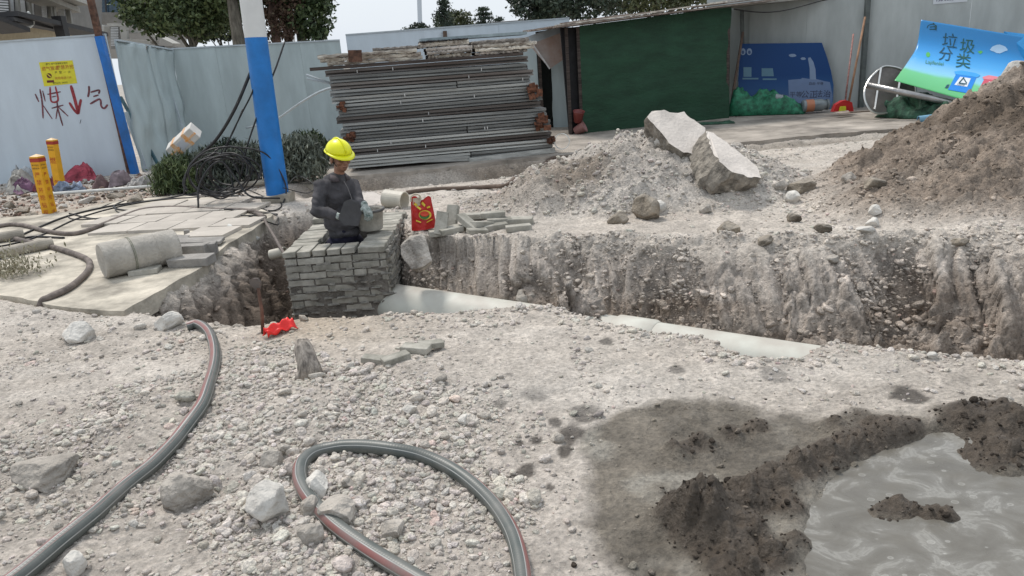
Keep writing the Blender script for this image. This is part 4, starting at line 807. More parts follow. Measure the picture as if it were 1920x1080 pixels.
def post(name, a, b, w, d, m, label, cat='post', up=(0, 1, 0)):
    o = MB().beam(a, b, w, d, up=up).build(name, m); tag(o, label, cat); return finish(o)
bluep = mat('blue_paint', (.010, .125, .42), .38, var=.25, scale=4, bump=.1, col2=(.012, .095, .28))
post('fence_post', PY(254, 328, 13.65), PY(186, 68, 13.65), .115, .12, bluep, 'square blue painted post at the end of the bright white panel')
post('fence_post', PY(246, 328, 13.72), PY(163, -30, 13.72), .09, .10, rust, 'tall rusty steel post leaning behind the blue one')
post('fence_post', PY(336, 282, 16.5), PY(301, 86, 16.5), .12, .10, dark, 'black steel post where the dented panels meet the long fence')
post('fence_prop', PY(304, 322, 14.3), PY(226, 182, 14.9), .05, .05, mat('teal_steel', (.06, .13, .16), .5), 'thin teal brace leaning on the dented panels', 'brace')
post('fence_prop', PY(338, 280, 16.2), PY(308, 150, 16.4), .05, .05, mat('brown_wood', (.12, .08, .06), .8), 'brown wooden stick leaning beside the black post', 'stick')
post('fence_prop', PY(350, 262, 15.9), PY(320, 170, 16.3), .035, .035, railm, 'thin grey metal strip leaning right of the black post', 'strip')
post('fence_prop', PY(278, 330, 13.9), PY(236, 210, 14.0), .07, .03, railm, 'white metal frame edge leaning behind the blue post', 'strip')
post('fence_post', PY(1613, 203, 16.02), PY(1628, -10, 16.02), .09, .09, mat('grey_post', (.10, .115, .11), .6), 'dark grey post between the two right hand fences')
post('fence_post', PY(1394, 180, 17.2), PY(1391, 20, 17.2), .07, .07, mat('grey_post', (.10, .115, .11), .6), 'dark post at the left end of the fence behind the blue board')
post('fence_prop', PY(1372, 190, 16.2), PY(1393, 60, 16.7), .045, .045, mat('brown_wood', (.12, .08, .06), .8), 'dark stick leaning on the panel beside the shed corner', 'stick')
post('fence_post', PY(836, 90, 18.6), PY(834, 58, 18.6), .09, .09, mat('brown_wood', (.12, .08, .06), .8), 'short wooden post standing above the far fence')
# bits above the far fence
o = MB().beam(PY(836, 72, 20), PY(1055, 58, 20), .3, .16).build('dark_roof_edge', dark); tag(o, 'dark roof edge showing over the far fence', 'roof edge'); finish(o)
for a, b, w, l in [((640, 77, 18), (1046, 96, 17.3), .02, 'x')][:0]: pass
o = MB().beam(PY(985, 78, 16.3), PY(1052, 55, 16.2), .03, .16).build('metal_sheet', railm); tag(o, 'white metal strip lying aslant over the panel by the shed', 'strip'); finish(o)
tri = [PY(*p) for p in [(992, 84, 16.0), (1050, 62, 16.0), (1056, 112, 16.0), (1031, 129, 16.0)]]
o = MB().prism(tri, (.0, .02, 0)).build('torn_board', mat('torn_board', (.46, .44, .43), .7, var=.4, scale=1.2, col2=(.36, .24, .19))); tag(o, 'torn triangular board hanging between the stack and the shed', 'board'); finish(o)
post('fence_prop', PY(994, 76, 15.95), PY(1031, 129, 15.95), .03, .03, mat('white_strip', (.7, .7, .7), .5), 'thin white strip along the torn triangular board', 'strip')
for i, (a, b, l) in enumerate([((575, 140, 12.6), (640, 163, 12.4), 'upper light metal rod poking out left of the stack'), ((576, 147, 12.6), (632, 160, 12.4), 'lower light metal rod poking out left of the stack')]):
    o = MB().tube([PY(*a), PY(*b)], .018, 6).build('metal_rod', railm); tag(o, l, 'rod'); finish(o)
o = MB().tube(cr_spline([PY(*p) for p in [(462, 240, 16.2), (515, 225, 15.6), (560, 195, 14.6), (600, 172, 13.2), (640, 160, 12.4)]], 6), .02, 6).build('bent_conduit', railm, smooth=True); tag(o, 'thin bent conduit curving from the stack to the pole', 'conduit'); finish(o)

# ------------------------------------------------------------------ lettering and flat print
def glyphs(text, size):
    cu = bpy.data.curves.new('text', 'FONT'); cu.body = text; cu.size = size; cu.align_x = 'CENTER'; cu.align_y = 'CENTER'; cu.resolution_u = 3
    ob = bpy.data.objects.new('text', cu); COL.objects.link(ob); bpy.context.view_layer.update()
    me = bpy.data.meshes.new_from_object(ob.evaluated_get(bpy.context.evaluated_depsgraph_get())); COL.objects.unlink(ob); bpy.data.objects.remove(ob); return me
def letters(text, size, org, xd, yd, m, parent, name='lettering', off=.004, bold=0.0, sx=1.0):
    me = glyphs(text, size); X_ = Vector(xd).normalized(); Y_ = Vector(yd).normalized(); Z_ = X_.cross(Y_).normalized(); o0_ = Vector(org)
    for v in me.vertices: v.co = o0_ + X_ * v.co.x * sx + Y_ * v.co.y + Z_ * off
    me.materials.clear(); o = link(name, me, m, parent)
    if parent is not None:
        for v in me.vertices: v.co -= Vector(parent.location)
    if bold:
        for v in me.vertices: pass
    return o
def flatmat(name, col, rough=.6): return mat(name, col, rough, var=.06, bump=0)
red_p = mat('red_spray', (.30, .035, .045), .6, var=.25, scale=20, bump=0); red_d = mat('dark_red_spray', (.19, .06, .075), .6, var=.5, scale=25, bump=0)
dA = Vector((FA1[0] - FA0[0], FA1[1] - FA0[1], 0)).normalized(); nA = Vector((dA.y, -dA.x, 0)); upv = Vector((0, 0, 1)); oA = Vector((FA1[0], FA1[1], 0))
def onA(px, py):                                             # point of the white panel under a picture point
    r_ = Vector(ray(px, py)); t_ = (oA - Vector(cC)).dot(nA) / r_.dot(nA); return Vector(cC) + r_ * t_
def stroke(pts, w, m, name='painted_stroke', par=fA):
    P = [onA(*p) for p in pts]; P = cr_spline([np.array(p) for p in P], 5) if len(P) > 2 else [np.array(P[0]), np.array((P[0] + P[1]) / 2), np.array(P[1])]
    V = []; k = len(P)
    for i, p in enumerate(P):
        t_ = Vector(P[min(i + 1, k - 1)] - P[max(i - 1, 0)]).normalized(); s_ = t_.cross(nA).normalized() * w / 2 * (1 if 0 < i < k - 1 else .6); c = Vector(p) + nA * .004 - Vector(par.location); V += [c - s_, c + s_]
    me = bpy.data.meshes.new(name); me.from_pydata([tuple(v) for v in V], [], [(2 * i, 2 * i + 1, 2 * i + 3, 2 * i + 2) for i in range(k - 1)]); link(name, me, m, par)
for pts, w, m_ in [([(66, 176), (73, 191)], .030, red_d), ([(75, 167), (79, 190), (81, 222)], .028, red_d), ([(80, 170), (85, 190)], .026, red_d), ([(80, 196), (98, 223)], .022, red_d),
    ([(94, 163), (95, 185), (98, 191), (105, 191), (109, 185), (104, 162)], .03, red_p), ([(89, 177), (114, 172)], .028, red_d), ([(97, 182), (106, 180)], .02, red_d), ([(97, 203), (119, 197)], .028, red_d), ([(107, 190), (109, 205), (118, 236)], .026, red_d), ([(108, 202), (105, 223)], .022, red_d), ([(110, 201), (128, 218)], .026, red_d),
    ([(133, 160), (140, 185), (147, 212)], .055, red_p), ([(130, 192), (139, 206), (147, 214)], .045, red_p), ([(152, 186), (149, 200), (147, 214)], .045, red_p),
    ([(167, 161), (167, 172), (165, 182)], .034, red_d), ([(170, 173), (186, 169), (185, 176)], .03, red_d), ([(175, 181), (185, 178)], .03, red_d), ([(169, 195), (187, 186), (190, 199), (196, 203), (202, 196)], .034, red_d),
    ([(152, 224), (150, 232)], .01, flatmat('black_mark', (.05, .05, .06)))]: stroke(pts, w, m_)
# yellow sticker
st = MB(); Q = [onA(*p) for p in [(73, 117), (136, 113), (145, 156), (83, 162)]]; st.prism([q + nA * .004 for q in Q], nA * -.003)
stk = st.build('warning_sticker', mat('yellow_sticker', (.66, .60, .03), .45, var=.12, bump=0)); tag(stk, 'yellow gas warning sticker pasted on the bright white panel above the red characters', 'sticker'); finish(stk)
sx_ = (Q[1] - Q[0]).normalized(); sy_ = (Q[0] - Q[3]).normalized(); sw = (Q[1] - Q[0]).length; shh = (Q[0] - Q[3]).length; k1 = flatmat('black_print', (.05, .05, .02)); k2 = flatmat('red_print', (.42, .10, .03)); k3 = flatmat('dark_red_print', (.12, .02, .02))
def onS(u, v): return Q[3] + (Q[2] - Q[3]) * u + (Q[0] - Q[3]) * v + nA * .005
letters('燃气  燃气管道安全警示', sw * .062, onS(.52, .88), sx_, sy_, k1, stk); letters('燃气管道', sw * .13, onS(.30, .70), sx_, sy_, k2, stk); letters('严禁开挖', sw * .13, onS(.74, .70), sx_, sy_, k2, stk)
letters('严  禁  一  火', sw * .085, onS(.64, .50), sx_, sy_, k1, stk); letters('抢险电话 119', sw * .085, onS(.62, .27), sx_, sy_, k2, stk); letters('燃气公司  24小时', sw * .06, onS(.5, .08), sx_, sy_, k1, stk)
mb = MB(); c = onS(.22, .42); rr_ = sw * .075; mb.prism([c + (sx_ * math.cos(t) + sy_ * math.sin(t)) * rr_ for t in np.linspace(0, 6.283, 20)[:-1]], nA * .002); mb.build('warning_emblem', k3, stk, tuple(-stk.location))
mb = MB(); mb.prism([c + sx_ * a + sy_ * b + nA * .003 for a, b in ((-.03, .022), (-.016, .03), (.034, -.022), (.022, -.03))], nA * .002); mb.build('emblem_bar', mat('yellow_sticker', (.66, .60, .03)), stk, tuple(-stk.location))
mb = MB(); c2_ = onS(.22, .18); mb.prism([c2_ + sx_ * a + sy_ * b for a, b in ((-.06, .02), (.06, .02), (.06, -.02), (-.06, -.02))], nA * .002); mb.build('emblem_caption', k3, stk, tuple(-stk.location))
# two yellow gas marker posts
yel = mat('marker_yellow', (.72, .36, .01), .5, var=.12, scale=8, bump=.05, dust=.0); rdk = flatmat('marker_red', (.33, .035, .02)); blk2 = flatmat('print_black', (.06, .04, .02)); rpr = flatmat('print_red', (.45, .06, .02))
def marker(base, top, w, label, chars, tx):
    b = Vector(base); t_ = Vector(top); u = (t_ - b).normalized(); root = empty('gas_marker_post', b, label, 'marker post')
    f = Vector((-.15, -1, 0)); f = (f - u * f.dot(u)).normalized(); s_ = u.cross(f).normalized() * -1; s_ = f.cross(u) * -1 if s_.x < 0 else s_
    if s_.x < 0: s_ = -s_
    M = Matrix((s_, -f, u)).transposed(); H_ = (t_ - b).length
    MB().box(u * (H_ / 2), (w, w, H_), M=M).build('post_shaft', yel, root)
    MB().box(u * (H_ - .045), (w + .006, w + .006, .05), M=M).build('red_band', rdk, root)
    mb = MB(); hw = w / 2 + .002; c = [u * (H_ + .0) + s_ * a * hw + (-f) * b_ * hw for a, b_ in ((-1, -1), (1, -1), (1, 1), (-1, 1))]; ap = u * (H_ + .03); mb.add(c + [ap], [(0, 1, 4), (1, 2, 4), (2, 3, 4), (3, 0, 4)]); mb.build('post_cap', mat('marker_cap', (.78, .55, .30), .5, var=.1, bump=0), root)
    for (ch_, v, sz, m_) in chars:
        letters(ch_, sz, b + u * (H_ * v) + f * (w / 2), s_, u, m_, root, off=.003)
        if tx: letters(ch_, sz * .8, b + u * (H_ * v) + s_ * (w / 2), -f, u, m_, root, off=.003)
mk1 = [('燃气标志', .86, .026, blk2), ('高压危险', .81, .026, blk2)] + [(c_, .70 - .125 * i, .075, rpr) for i, c_ in enumerate('严禁开挖钻探')]
marker(GT(93, 399) - np.array([0, 0, .05]), PY(69, 293, GT(93, 399)[1] + .0), .125, 'front yellow gas marker post leaning at the left beside the rubbish', mk1, True)
mk2 = [('燃气标志', .87, .026, blk2), ('高压危险', .82, .026, blk2), ('燃', .62, .11, rpr), ('气', .22, .09, rpr)]
marker(GT(114, 358) - np.array([0, 0, .05]), PY(97, 262, GT(114, 358)[1] + .0), .115, 'rear yellow gas marker post standing in the rubbish before the white panel', mk2, False)

# ------------------------------------------------------------------ painted pole
pb = GT(522, 378); pt = PY(462, -60, pb[1] + .0); pz = (PY(490, 72, pb[1]) - pb); pole = empty('utility_pole', pb, 'round utility pole painted white above and bright blue below', 'pole'); ax_ = Vector(pt - pb); hB = (PY(484, 70, pb[1]) - pb)[2] / ax_.z; r0 = 42 / FPX * pb[1] / 2 * .95
pbl = mat('pole_blue', (.014, .19, .56), .42, var=.18, scale=3, bump=.12, bscale=14); pwh = mat('pole_white', (.66, .665, .65), .5, var=.06, scale=3, bump=.1)
def smooth_tube(name, pts, rs, m, par):
    o = MB().tube(pts, rs, 36, cap=False).build(name, m, par, smooth=True); return o
smooth_tube('blue_shaft', [ax_ * (t * hB) + Vector((0, 0, -.25 if t == 0 else 0)) for t in (0, .5, 1)], [r0 * 1.04, r0 * 1.0, r0 * .96], pbl, pole); smooth_tube('white_shaft', [ax_ * hB, ax_ * 1.25], [r0 * .955, r0 * .92], pwh, pole)
MB().box((.03, -.05, .03), (.34, .30, .14), jit=.03).build('pole_footing', conc, pole)

# ------------------------------------------------------------------ steel stack
A = np.array(G(660, 322)); B = np.array(G(1040, 287)); A[2] = B[2] = 0.0; dS = (B - A) / np.linalg.norm(B - A); nS = np.array([-dS[1], dS[0], 0]); LS = np.linalg.norm(B - A); rzS = math.atan2(dS[1], dS[0])
stl = mat('galvanised_steel', (.27, .275, .265), .5, metal=.35, var=.38, scale=3, bump=.2, stretch=(.5, 6, 6)); stl2 = mat('brown_steel', (.16, .15, .14), .65, metal=.2, var=.5, scale=3, bump=.3, stretch=(.4, 6, 6), col2=(.09, .07, .06)); stl3 = mat('light_steel', (.46, .465, .44), .5, metal=.2, var=.3, scale=3, bump=.2, stretch=(.4, 6, 6))
def chan(m, hh=.062, dp=.9, seed=0):
    """steel panel seen on its long edge: flanges above and below a recessed web"""
    mb = MB(); mb.box((0, dp / 2, hh - .008), (1, dp, .008)); mb.box((0, .004 + .0, hh - .018), (1, .006, .022)); mb.box((0, .075, hh / 2 - .002), (1, .006, hh - .014)); mb.box((0, .02, .003), (1, .05, .005)); mb.box((0, .004, .010), (1, .006, .012))
    me = bpy.data.meshes.new('formwork_channel'); me.from_pydata(mb.v, [], mb.f); me.materials.append(m); return me
CHM = [chan(stl), chan(stl2), chan(stl3)]
ORD = ['lowest', 'second', 'third', 'fourth', 'fifth', 'sixth', 'seventh', 'eighth', 'ninth', 'tenth', 'eleventh', 'twelfth', 'thirteenth', 'fourteenth', 'fifteenth', 'sixteenth', 'seventeenth', 'eighteenth', 'nineteenth', 'twentieth']
zt = 0.05; R_ = random.Random(4); NL = 15
hst = (PY(628, 130, A[1])[2]); lh = (hst - .05) / NL
for i in range(NL):
    t_ = i / (NL - 1); a0 = -.02 - .16 * t_ + R_.uniform(-.05, .05); a1 = LS + .02 - .40 * t_ + R_.uniform(-.06, .05)
    segs = [(a0, a1)] if i not in (0, 4, 11) else ([(a0, a0 + 1.95), (a0 + 1.97, a1)] )
    for sg, (s0, s1) in enumerate(segs):
        k = 1 if (i in (2, 14) or R_.random() < .18) else (2 if R_.random() < .22 else 0)
        o = bpy.data.objects.new('formwork_channel', CHM[k]); COL.objects.link(o); pos = A + dS * ((s0 + s1) / 2) + nS * R_.uniform(-.03, .035); o.location = (pos[0], pos[1], .05 + lh * i); o.scale = (s1 - s0, 1, lh * .93 / .062); o.rotation_euler = (R_.uniform(-.01, .01), R_.uniform(-.006, .006), rzS + R_.uniform(-.008, .008))
        l = ORD[i] + ' steel formwork panel from the ground in the big stack'
        if len(segs) > 1: l = ('left' if sg == 0 else 'right') + ' half of the ' + l.replace(' steel formwork panel', ' layer of steel panels')
        tag(o, l, 'steel panel', 'steel formwork panels stacked by the fence')
        if R_.random() < .5:                                     # bolts with bright heads
            b = MB()
            for _ in range(R_.randint(1, 2)): b.box((R_.uniform(-.35, .45), -.006, .03), (.012 / (s1 - s0), .014, .03))
            bo = b.build('bolt', mat('bolt_metal', (.6, .6, .58), .4), o)
# two rough timber layers (dark) under the board bundles
def lay_beam(name, s0, s1, z, hh, dep, m, label, cat, dy=0.0, group=None, wav=.0, tilt=0.0):
    mb = MB(); n = 26 if wav else 1
    if not wav: mb.box((0, dep / 2, hh / 2), (s1 - s0, dep, hh))
    else:
        V = []; 
        for a in range(n + 1):
            x = -.5 * (s1 - s0) + (s1 - s0) * a / n; w1 = wav * R_.uniform(-1, 1); w2 = wav * R_.uniform(-1, 1); yb = R_.uniform(-.02, .02)
            V += [(x, yb, w1), (x, yb - .012, hh * .5 + w1), (x, yb, hh + w2), (x, dep, hh + w2), (x, dep, w1)]
        Fc = [(5 * a + j, 5 * a + 5 + j, 5 * a + 5 + (j + 1) % 5, 5 * a + (j + 1) % 5) for a in range(n) for j in range(5)] + [(0, 1, 2, 3, 4), tuple(5 * n + j for j in (4, 3, 2, 1, 0))]
        mb.add(V, Fc)
    pos = A + dS * ((s0 + s1) / 2) + nS * dy; o = mb.build(name, m, None, (pos[0], pos[1], z), (0, tilt, rzS)); tag(o, label, cat, group); return o
zt = .05 + lh * NL
dk = mat('dark_timber', (.075, .058, .05), .85, var=.5, scale=6, stretch=(.5, 6, 6)); wbd = mat('weathered_board', (.64, .60, .52), .95, var=.55, scale=5, bump=1, bscale=25, stretch=(.7, 4, 4), col2=(.20, .16, .13)); wbd2 = mat('grey_board', (.42, .38, .34), .95, var=.55, scale=5, bump=1, bscale=25, stretch=(.7, 4, 4))
lay_beam('timber', -.42, LS - .42, zt, .05, .8, dk, 'dark timber beam lying under the weathered boards on the stack', 'beam')
zt += .055; gB = 'weathered boards on top of the steel stack'
for i, (s0, s1, dz, hh, m_, l) in enumerate([(-.15, 1.30, 0, .055, wbd, 'lowest pale board of the left bundle on top of the stack'), (-.25, 1.28, .055, .055, wbd, 'middle pale board of the left bundle on top of the stack'), (-.28, 1.22, .11, .055, wbd, 'pale board under the dark plate in the left bundle'), (.55, 1.35, .168, .04, wbd2, 'uppermost grey board of the left bundle'),
    (1.38, 2.06, 0, .05, wbd, 'lowest board of the middle bundle on the stack'), (1.37, 2.07, .055, .05, wbd2, 'second board of the middle bundle on the stack'), (1.36, 2.08, .11, .05, wbd2, 'third board of the middle bundle on the stack'), (1.28, 2.04, .17, .07, wbd, 'topmost board with black rotten edge in the middle bundle'),
    (2.12, 2.95, 0, .04, wbd2, 'lowest board of the right bundle on the stack'), (2.12, 3.05, .045, .05, wbd, 'pale second board of the right bundle on the stack'), (2.10, 3.10, .10, .055, wbd, 'pale third board of the right bundle on the stack'), (2.08, 2.98, .16, .05, wbd2, 'grey topmost board of the right bundle')]):
    lay_beam('weathered_board', s0, s1, zt + dz, hh, .8, m_, l, 'board', R_.uniform(-.03, .03), gB, wav=.007)
o = lay_beam('black_tar_sheet', 1.28, 2.02, zt + .242, .022, .7, dark, 'thin black tar sheet on the topmost middle board', 'sheet', 0, None, .006)
lay_beam('blue_plank', 1.30, 3.0, zt + .262, .045, .5, mat('blue_grey_plank', (.33, .40, .42), .6), 'blue grey plank lying along the very top of the stack', 'plank', .25)
o = MB().box((0, 0, 0), (.20, .10, .17)).build('dark_plate', rust, None, PY(666, 105, A[1] - .1), (0, .05, rzS)); tag(o, 'small dark square plate on the left board bundle', 'plate')
for i, (px, py, s_, l) in enumerate([(1000, 172, .24, 'rusty clamp cluster sticking out at the upper right of the stack'), (1016, 230, .24, 'rusty clamp cluster sticking out at the lower right of the stack'), (1034, 265, .15, 'small rusty clamp at the bottom right of the stack'), (640, 200, .14, 'rusty clamp at the left side of the stack'), (655, 258, .14, 'rusty clamp at the lower left of the stack')]):
    mb = MB()
    for _ in range(9): mb.box((R_.uniform(-.5, .5) * s_ * .8, R_.uniform(-.1, .1), R_.uniform(-.5, .5) * s_ * .9), (s_ * R_.uniform(.25, .6), s_ * .5, s_ * R_.uniform(.12, .5)), M=Matrix.Rotation(R_.uniform(-.25, .25), 3, 'Y'))
    mb.tube([(-s_ * .4, -.08, .0), (s_ * .4, -.08, .02)], .02, 8)
    o = mb.build('rusty_clamp', mat('orange_rust', (.15, .062, .035), .9, var=.6, scale=16, bump=1, bscale=60), None, PY(px, py, A[1] + (.35 if px > 800 else -.05))); tag(o, l, 'clamp')
o = MB().box((0, 0, 0), (LS * .97, .7, .30)).build('stack_support', dk, None, tuple(A + dS * LS * .5 + nS * .55 + np.array([0, 0, .1]))); o.rotation_euler.z = rzS; tag(o, 'dark timber support under the steel stack', 'support')
core_ = MB().box((0, 0, 0), (LS * .86, .6, hst - .3)).build('stack_filler', stl2, None, tuple(A + dS * LS * .47 + nS * .5 + np.array([0, 0, hst / 2]))); core_.rotation_euler.z = rzS; tag(core_, 'dark filler block added to close the gaps inside the steel stack', 'steel panel')  # filler block added so the gaps between the panels look dark
# lighter channels lying at the foot
for k, (a, b, l) in enumerate([((650, 300, 11.9), (880, 293, 12.05), 'blue grey steel channel lying at the foot of the stack'), ((880, 297, 12.0), (1040, 277, 12.3), 'light steel channel at the right foot of the stack')]):
    a, b = Vector(PY(*a)), Vector(PY(*b)); mb = MB(); mb.beam(a, b, .06, .012); mb.beam(a + Vector((0, -.03, -.035)), b + Vector((0, -.03, -.035)), .008, .06); mb.beam(a + Vector((0, -.01, -.07)), b + Vector((0, -.01, -.07)), .04, .008); o = mb.build('steel_channel', stl3); tag(o, l, 'channel'); finish(o)

# ------------------------------------------------------------------ green shed
net = mat('green_netting', (.016, .060, .031), .75, var=.22, scale=2, bump=.25, bscale=9, dist=.02, stretch=(1, 1, 3)); plank = mat('roof_plank', (.36, .31, .27), .9, var=.45, scale=5, bump=.6, stretch=(.6, 6, 6), col2=(.17, .12, .095))
SL, SR = np.array(G(1075, 252)), np.array(G(1367, 221)); SL[2] = SR[2] = 0; dH = (SR - SL) / np.linalg.norm(SR - SL); nH = np.array([-dH[1], dH[0], 0]); LH = np.linalg.norm(SR - SL); hL = PY(1050, 50, SL[1])[2] - .02; hR = PY(1358, 12, SR[1])[2] - .02
shed = empty('green_shed', SL, 'makeshift shed wrapped in dark green netting with a plank roof', 'shed')
def sh(a, n_, z): return Vector(dH * a + nH * n_ + np.array([0, 0, z]))
def wallgrid(a0, n0, a1, n1, z0a, z0b, z1a, z1b, amp, nx=30, nz=24):
    mb = MB(); V = []; 
    nn_ = np.array([-(n1 - n0), (a1 - a0)]); nn_ = nn_ / np.linalg.norm(nn_)
    for i in range(nx + 1):
        for j in range(nz + 1):
            u, v = i / nx, j / nz; za = z0a + (z0b - z0a) * u; zb = z1a + (z1b - z1a) * u; w = amp * (vn(u * 7 + v * 1.3, v * 3, 2) + .5 * vn(u * 3, v * 14 + .4 * math.sin(u * 9), 3) + .35 * vn(u * 16, v * 9, 4)); V.append(sh(a0 + (a1 - a0) * u + nn_[0] * w, n0 + (n1 - n0) * u + nn_[1] * w, za + (zb - za) * v))
    mb.add(V, [(i * (nz + 1) + j, (i + 1) * (nz + 1) + j, (i + 1) * (nz + 1) + j + 1, i * (nz + 1) + j + 1) for i in range(nx) for j in range(nz)]); return mb
wallgrid(.22, 0, LH, 0, 0, 0, hL + (hR - hL) * .06, hR, .022).build('net_wall', net, shed, smooth=True)
wallgrid(LH, 0.01, LH + .1, 1.6, 0, 0, hR, hR, .01).build('net_wall', net, shed, smooth=True)
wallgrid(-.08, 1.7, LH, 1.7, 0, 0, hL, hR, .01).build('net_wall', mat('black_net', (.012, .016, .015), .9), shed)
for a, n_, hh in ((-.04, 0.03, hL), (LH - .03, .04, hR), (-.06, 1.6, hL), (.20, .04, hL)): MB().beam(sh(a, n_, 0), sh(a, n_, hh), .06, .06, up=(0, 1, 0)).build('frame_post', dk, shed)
MB().prism([sh(-.04, .12, 0), sh(.24, .12, 0), sh(.24, .12, hL), sh(-.12, .12, hL)], nH * .03).build('opening_shade_sheet', dark, shed)  # black sheet added to stand for the shade inside the shed opening
sl = (hR - hL) / LH
for k in range(7):
    a0 = -.42 + R_.uniform(-.1, .1); a1 = LH + .9 + R_.uniform(-.2, .4); n_ = -.22 + .28 * k; z = .03 + .012 * (k % 2)
    MB().beam(sh(a0, n_, hL + sl * a0 + z), sh(a1, n_, hL + sl * a1 + z), .27, .024).build('roof_plank', plank, shed)
for k, (a0, a1, z, w) in enumerate([(-.35, 1.9, .055, .12), (.5, 2.6, .075, .10), (1.6, 3.3, .085, .14), (2.6, 5.0, .075, .12), (3.0, 4.6, .11, .2), (-.2, 1.2, .08, .07)]):
    MB().beam(sh(a0, -.24 + .03 * k, hL + sl * a0 + z), sh(a1, -.2 + .02 * k, hL + sl * a1 + z + .02), w, .022).build('loose_plank', plank if k % 2 else wbd, shed)
o = MB().beam(sh(LH - .2, 1.0, hR + .02) + Vector(SL), sh(LH + 3.4, .5, hR + .12) + Vector(SL), 1.3, .03).build('lean_to_roof', mat('sheet_roof', (.33, .32, .29), .7, var=.35, scale=3)); tag(o, 'flat sheet roof running on to the right of the green shed over the blue board', 'roof'); finish(o)
o = MB().tube(cr_spline([sh(LH + x, -.1, hR - .05 - .10 * math.sin(x * 1.8)) + Vector(SL) for x in np.linspace(0, 2.9, 8)], 5), .012, 6).build('roof_cable', blk, smooth=True); tag(o, 'dark cable strung under the sheet roof right of the shed', 'cable'); finish(o)
for (a, z, l, c_) in [(.10, .40, 'red plastic tub in the dark opening of the shed', (.20, .05, .045)), (.12, .16, 'pinkish plastic tub below the red one in the shed opening', (.28, .14, .13))]:
    mb = MB(); mb.lathe([(0, -.11), (.08, -.11), (.11, .10), (.12, .11), (.10, .11), (.075, -.09), (0, -.09)], (0, 0, 0), 18); o = mb.build('plastic_tub', flatmat('tub_' + str(z), c_, .4), None, tuple(sh(a, -.06, z - .06) + Vector(SL)), (.3, 1.1 if z < .3 else .1, 0), smooth=True); tag(o, l, 'tub')
# ------------------------------------------------------------------ crumpled cloth and nets
def cloth(name, pxs, y, hgt, m, label, cat, seed, res=44, fold=1.0, depth=.5, z0=None):
    """heap of folded cloth: footprint from left to right picture points on the ground"""
    (xa, ya), (xb, yb) = pxs; a = GT(xa, ya); b = GT(xb, yb); L_ = np.linalg.norm((b - a)[:2]); d = (b - a) / np.linalg.norm(b - a); d[2] = 0; n_ = np.array([-d[1], d[0], 0]); V = []
    nx, ny = res, max(12, int(res * depth / L_ * 1.2))
    U, Vv = np.meshgrid(np.linspace(0, 1, nx), np.linspace(0, 1, ny), indexing='ij'); e = np.clip(np.minimum(np.minimum(U, 1 - U) * L_ / .18, np.minimum(Vv, 1 - Vv) * depth / .12), 0, 1)
    sd = seed * 7.1; wx = U * L_ + .10 * fbm(U * L_ * 4 + sd, Vv * depth * 4, 3, 2) * fold; wy = Vv * depth + .10 * fbm(U * L_ * 4, Vv * depth * 4 + sd, 3, 4) * fold
    prof = .25 + .75 * np.clip(.5 + fbm(U * L_ * 1.3 + sd, Vv * 1.2, 2, 1), 0, 1); H_ = hgt * sst(e) ** .6 * prof * (.8 + .35 * rid(U * L_ * 3 + sd, Vv * depth * 3.5, 2, 6)) + .065 * fold * rid(U * L_ * 6 + sd + 2 * fbm(U * 3, Vv * 3, 2, 1), Vv * depth * 6 + sd, 4, 5) * sst(e * 1.4) + .012
    gx = a[0] + d[0] * wx + n_[0] * wy; gy = a[1] + d[1] * wx + n_[1] * wy; gz = np.array([surf(p, q) for p, q in zip(gx.ravel(), gy.ravel())]).reshape(gx.shape) if z0 is None else z0
    P = np.stack([gx, gy, gz + np.maximum(H_, .004)], -1).reshape(-1, 3); ii = (np.arange(nx - 1)[:, None] * ny + np.arange(ny - 1)[None]).ravel()
    me = npmesh(name, P, np.stack([ii, ii + ny, ii + ny + 1, ii + 1], 1), True); o = link(name, me, m); so = o.modifiers.new('thick', 'SOLIDIFY'); so.thickness = .006; tag(o, label, cat); return finish(o)
gn = mat('green_net_cloth', (.022, .16, .085), .6, var=.5, scale=9, bump=.5, bscale=40); gn2 = mat('dull_green_net', (.035, .10, .06), .7, var=.6, scale=8, bump=.5, bscale=40)
cloth('green_net', ((1366, 219), (1505, 215)), 0, .75, gn, 'heap of bright green netting in front of the blue board', 'netting', 1, depth=.36)
cloth('green_net', ((1636, 221), (1785, 226)), 0, .42, gn2, 'dull green netting crumpled on the road before the recycling banner', 'netting', 2, depth=.8)
cloth('green_net', ((1300, 236), (1378, 232)), 0, .05, gn2, 'flat scraps of green netting beside the shed corner', 'netting', 3, depth=.4, fold=.5)
cloth('plastic_bag', ((1100, 290), (1150, 286)), 0, .10, mat('pinkish_plastic', (.55, .47, .45), .5, var=.3, scale=8), 'pinkish white plastic bag at the end of the muddy hose', 'bag', 4, depth=.3, res=24)
cloth('rag', ((1462, 212), (1500, 211)), 0, .05, mat('grey_rag', (.20, .19, .16), .9, var=.5), 'grey rag lying on the road before the green net heap', 'rag', 5, depth=.2, res=20)
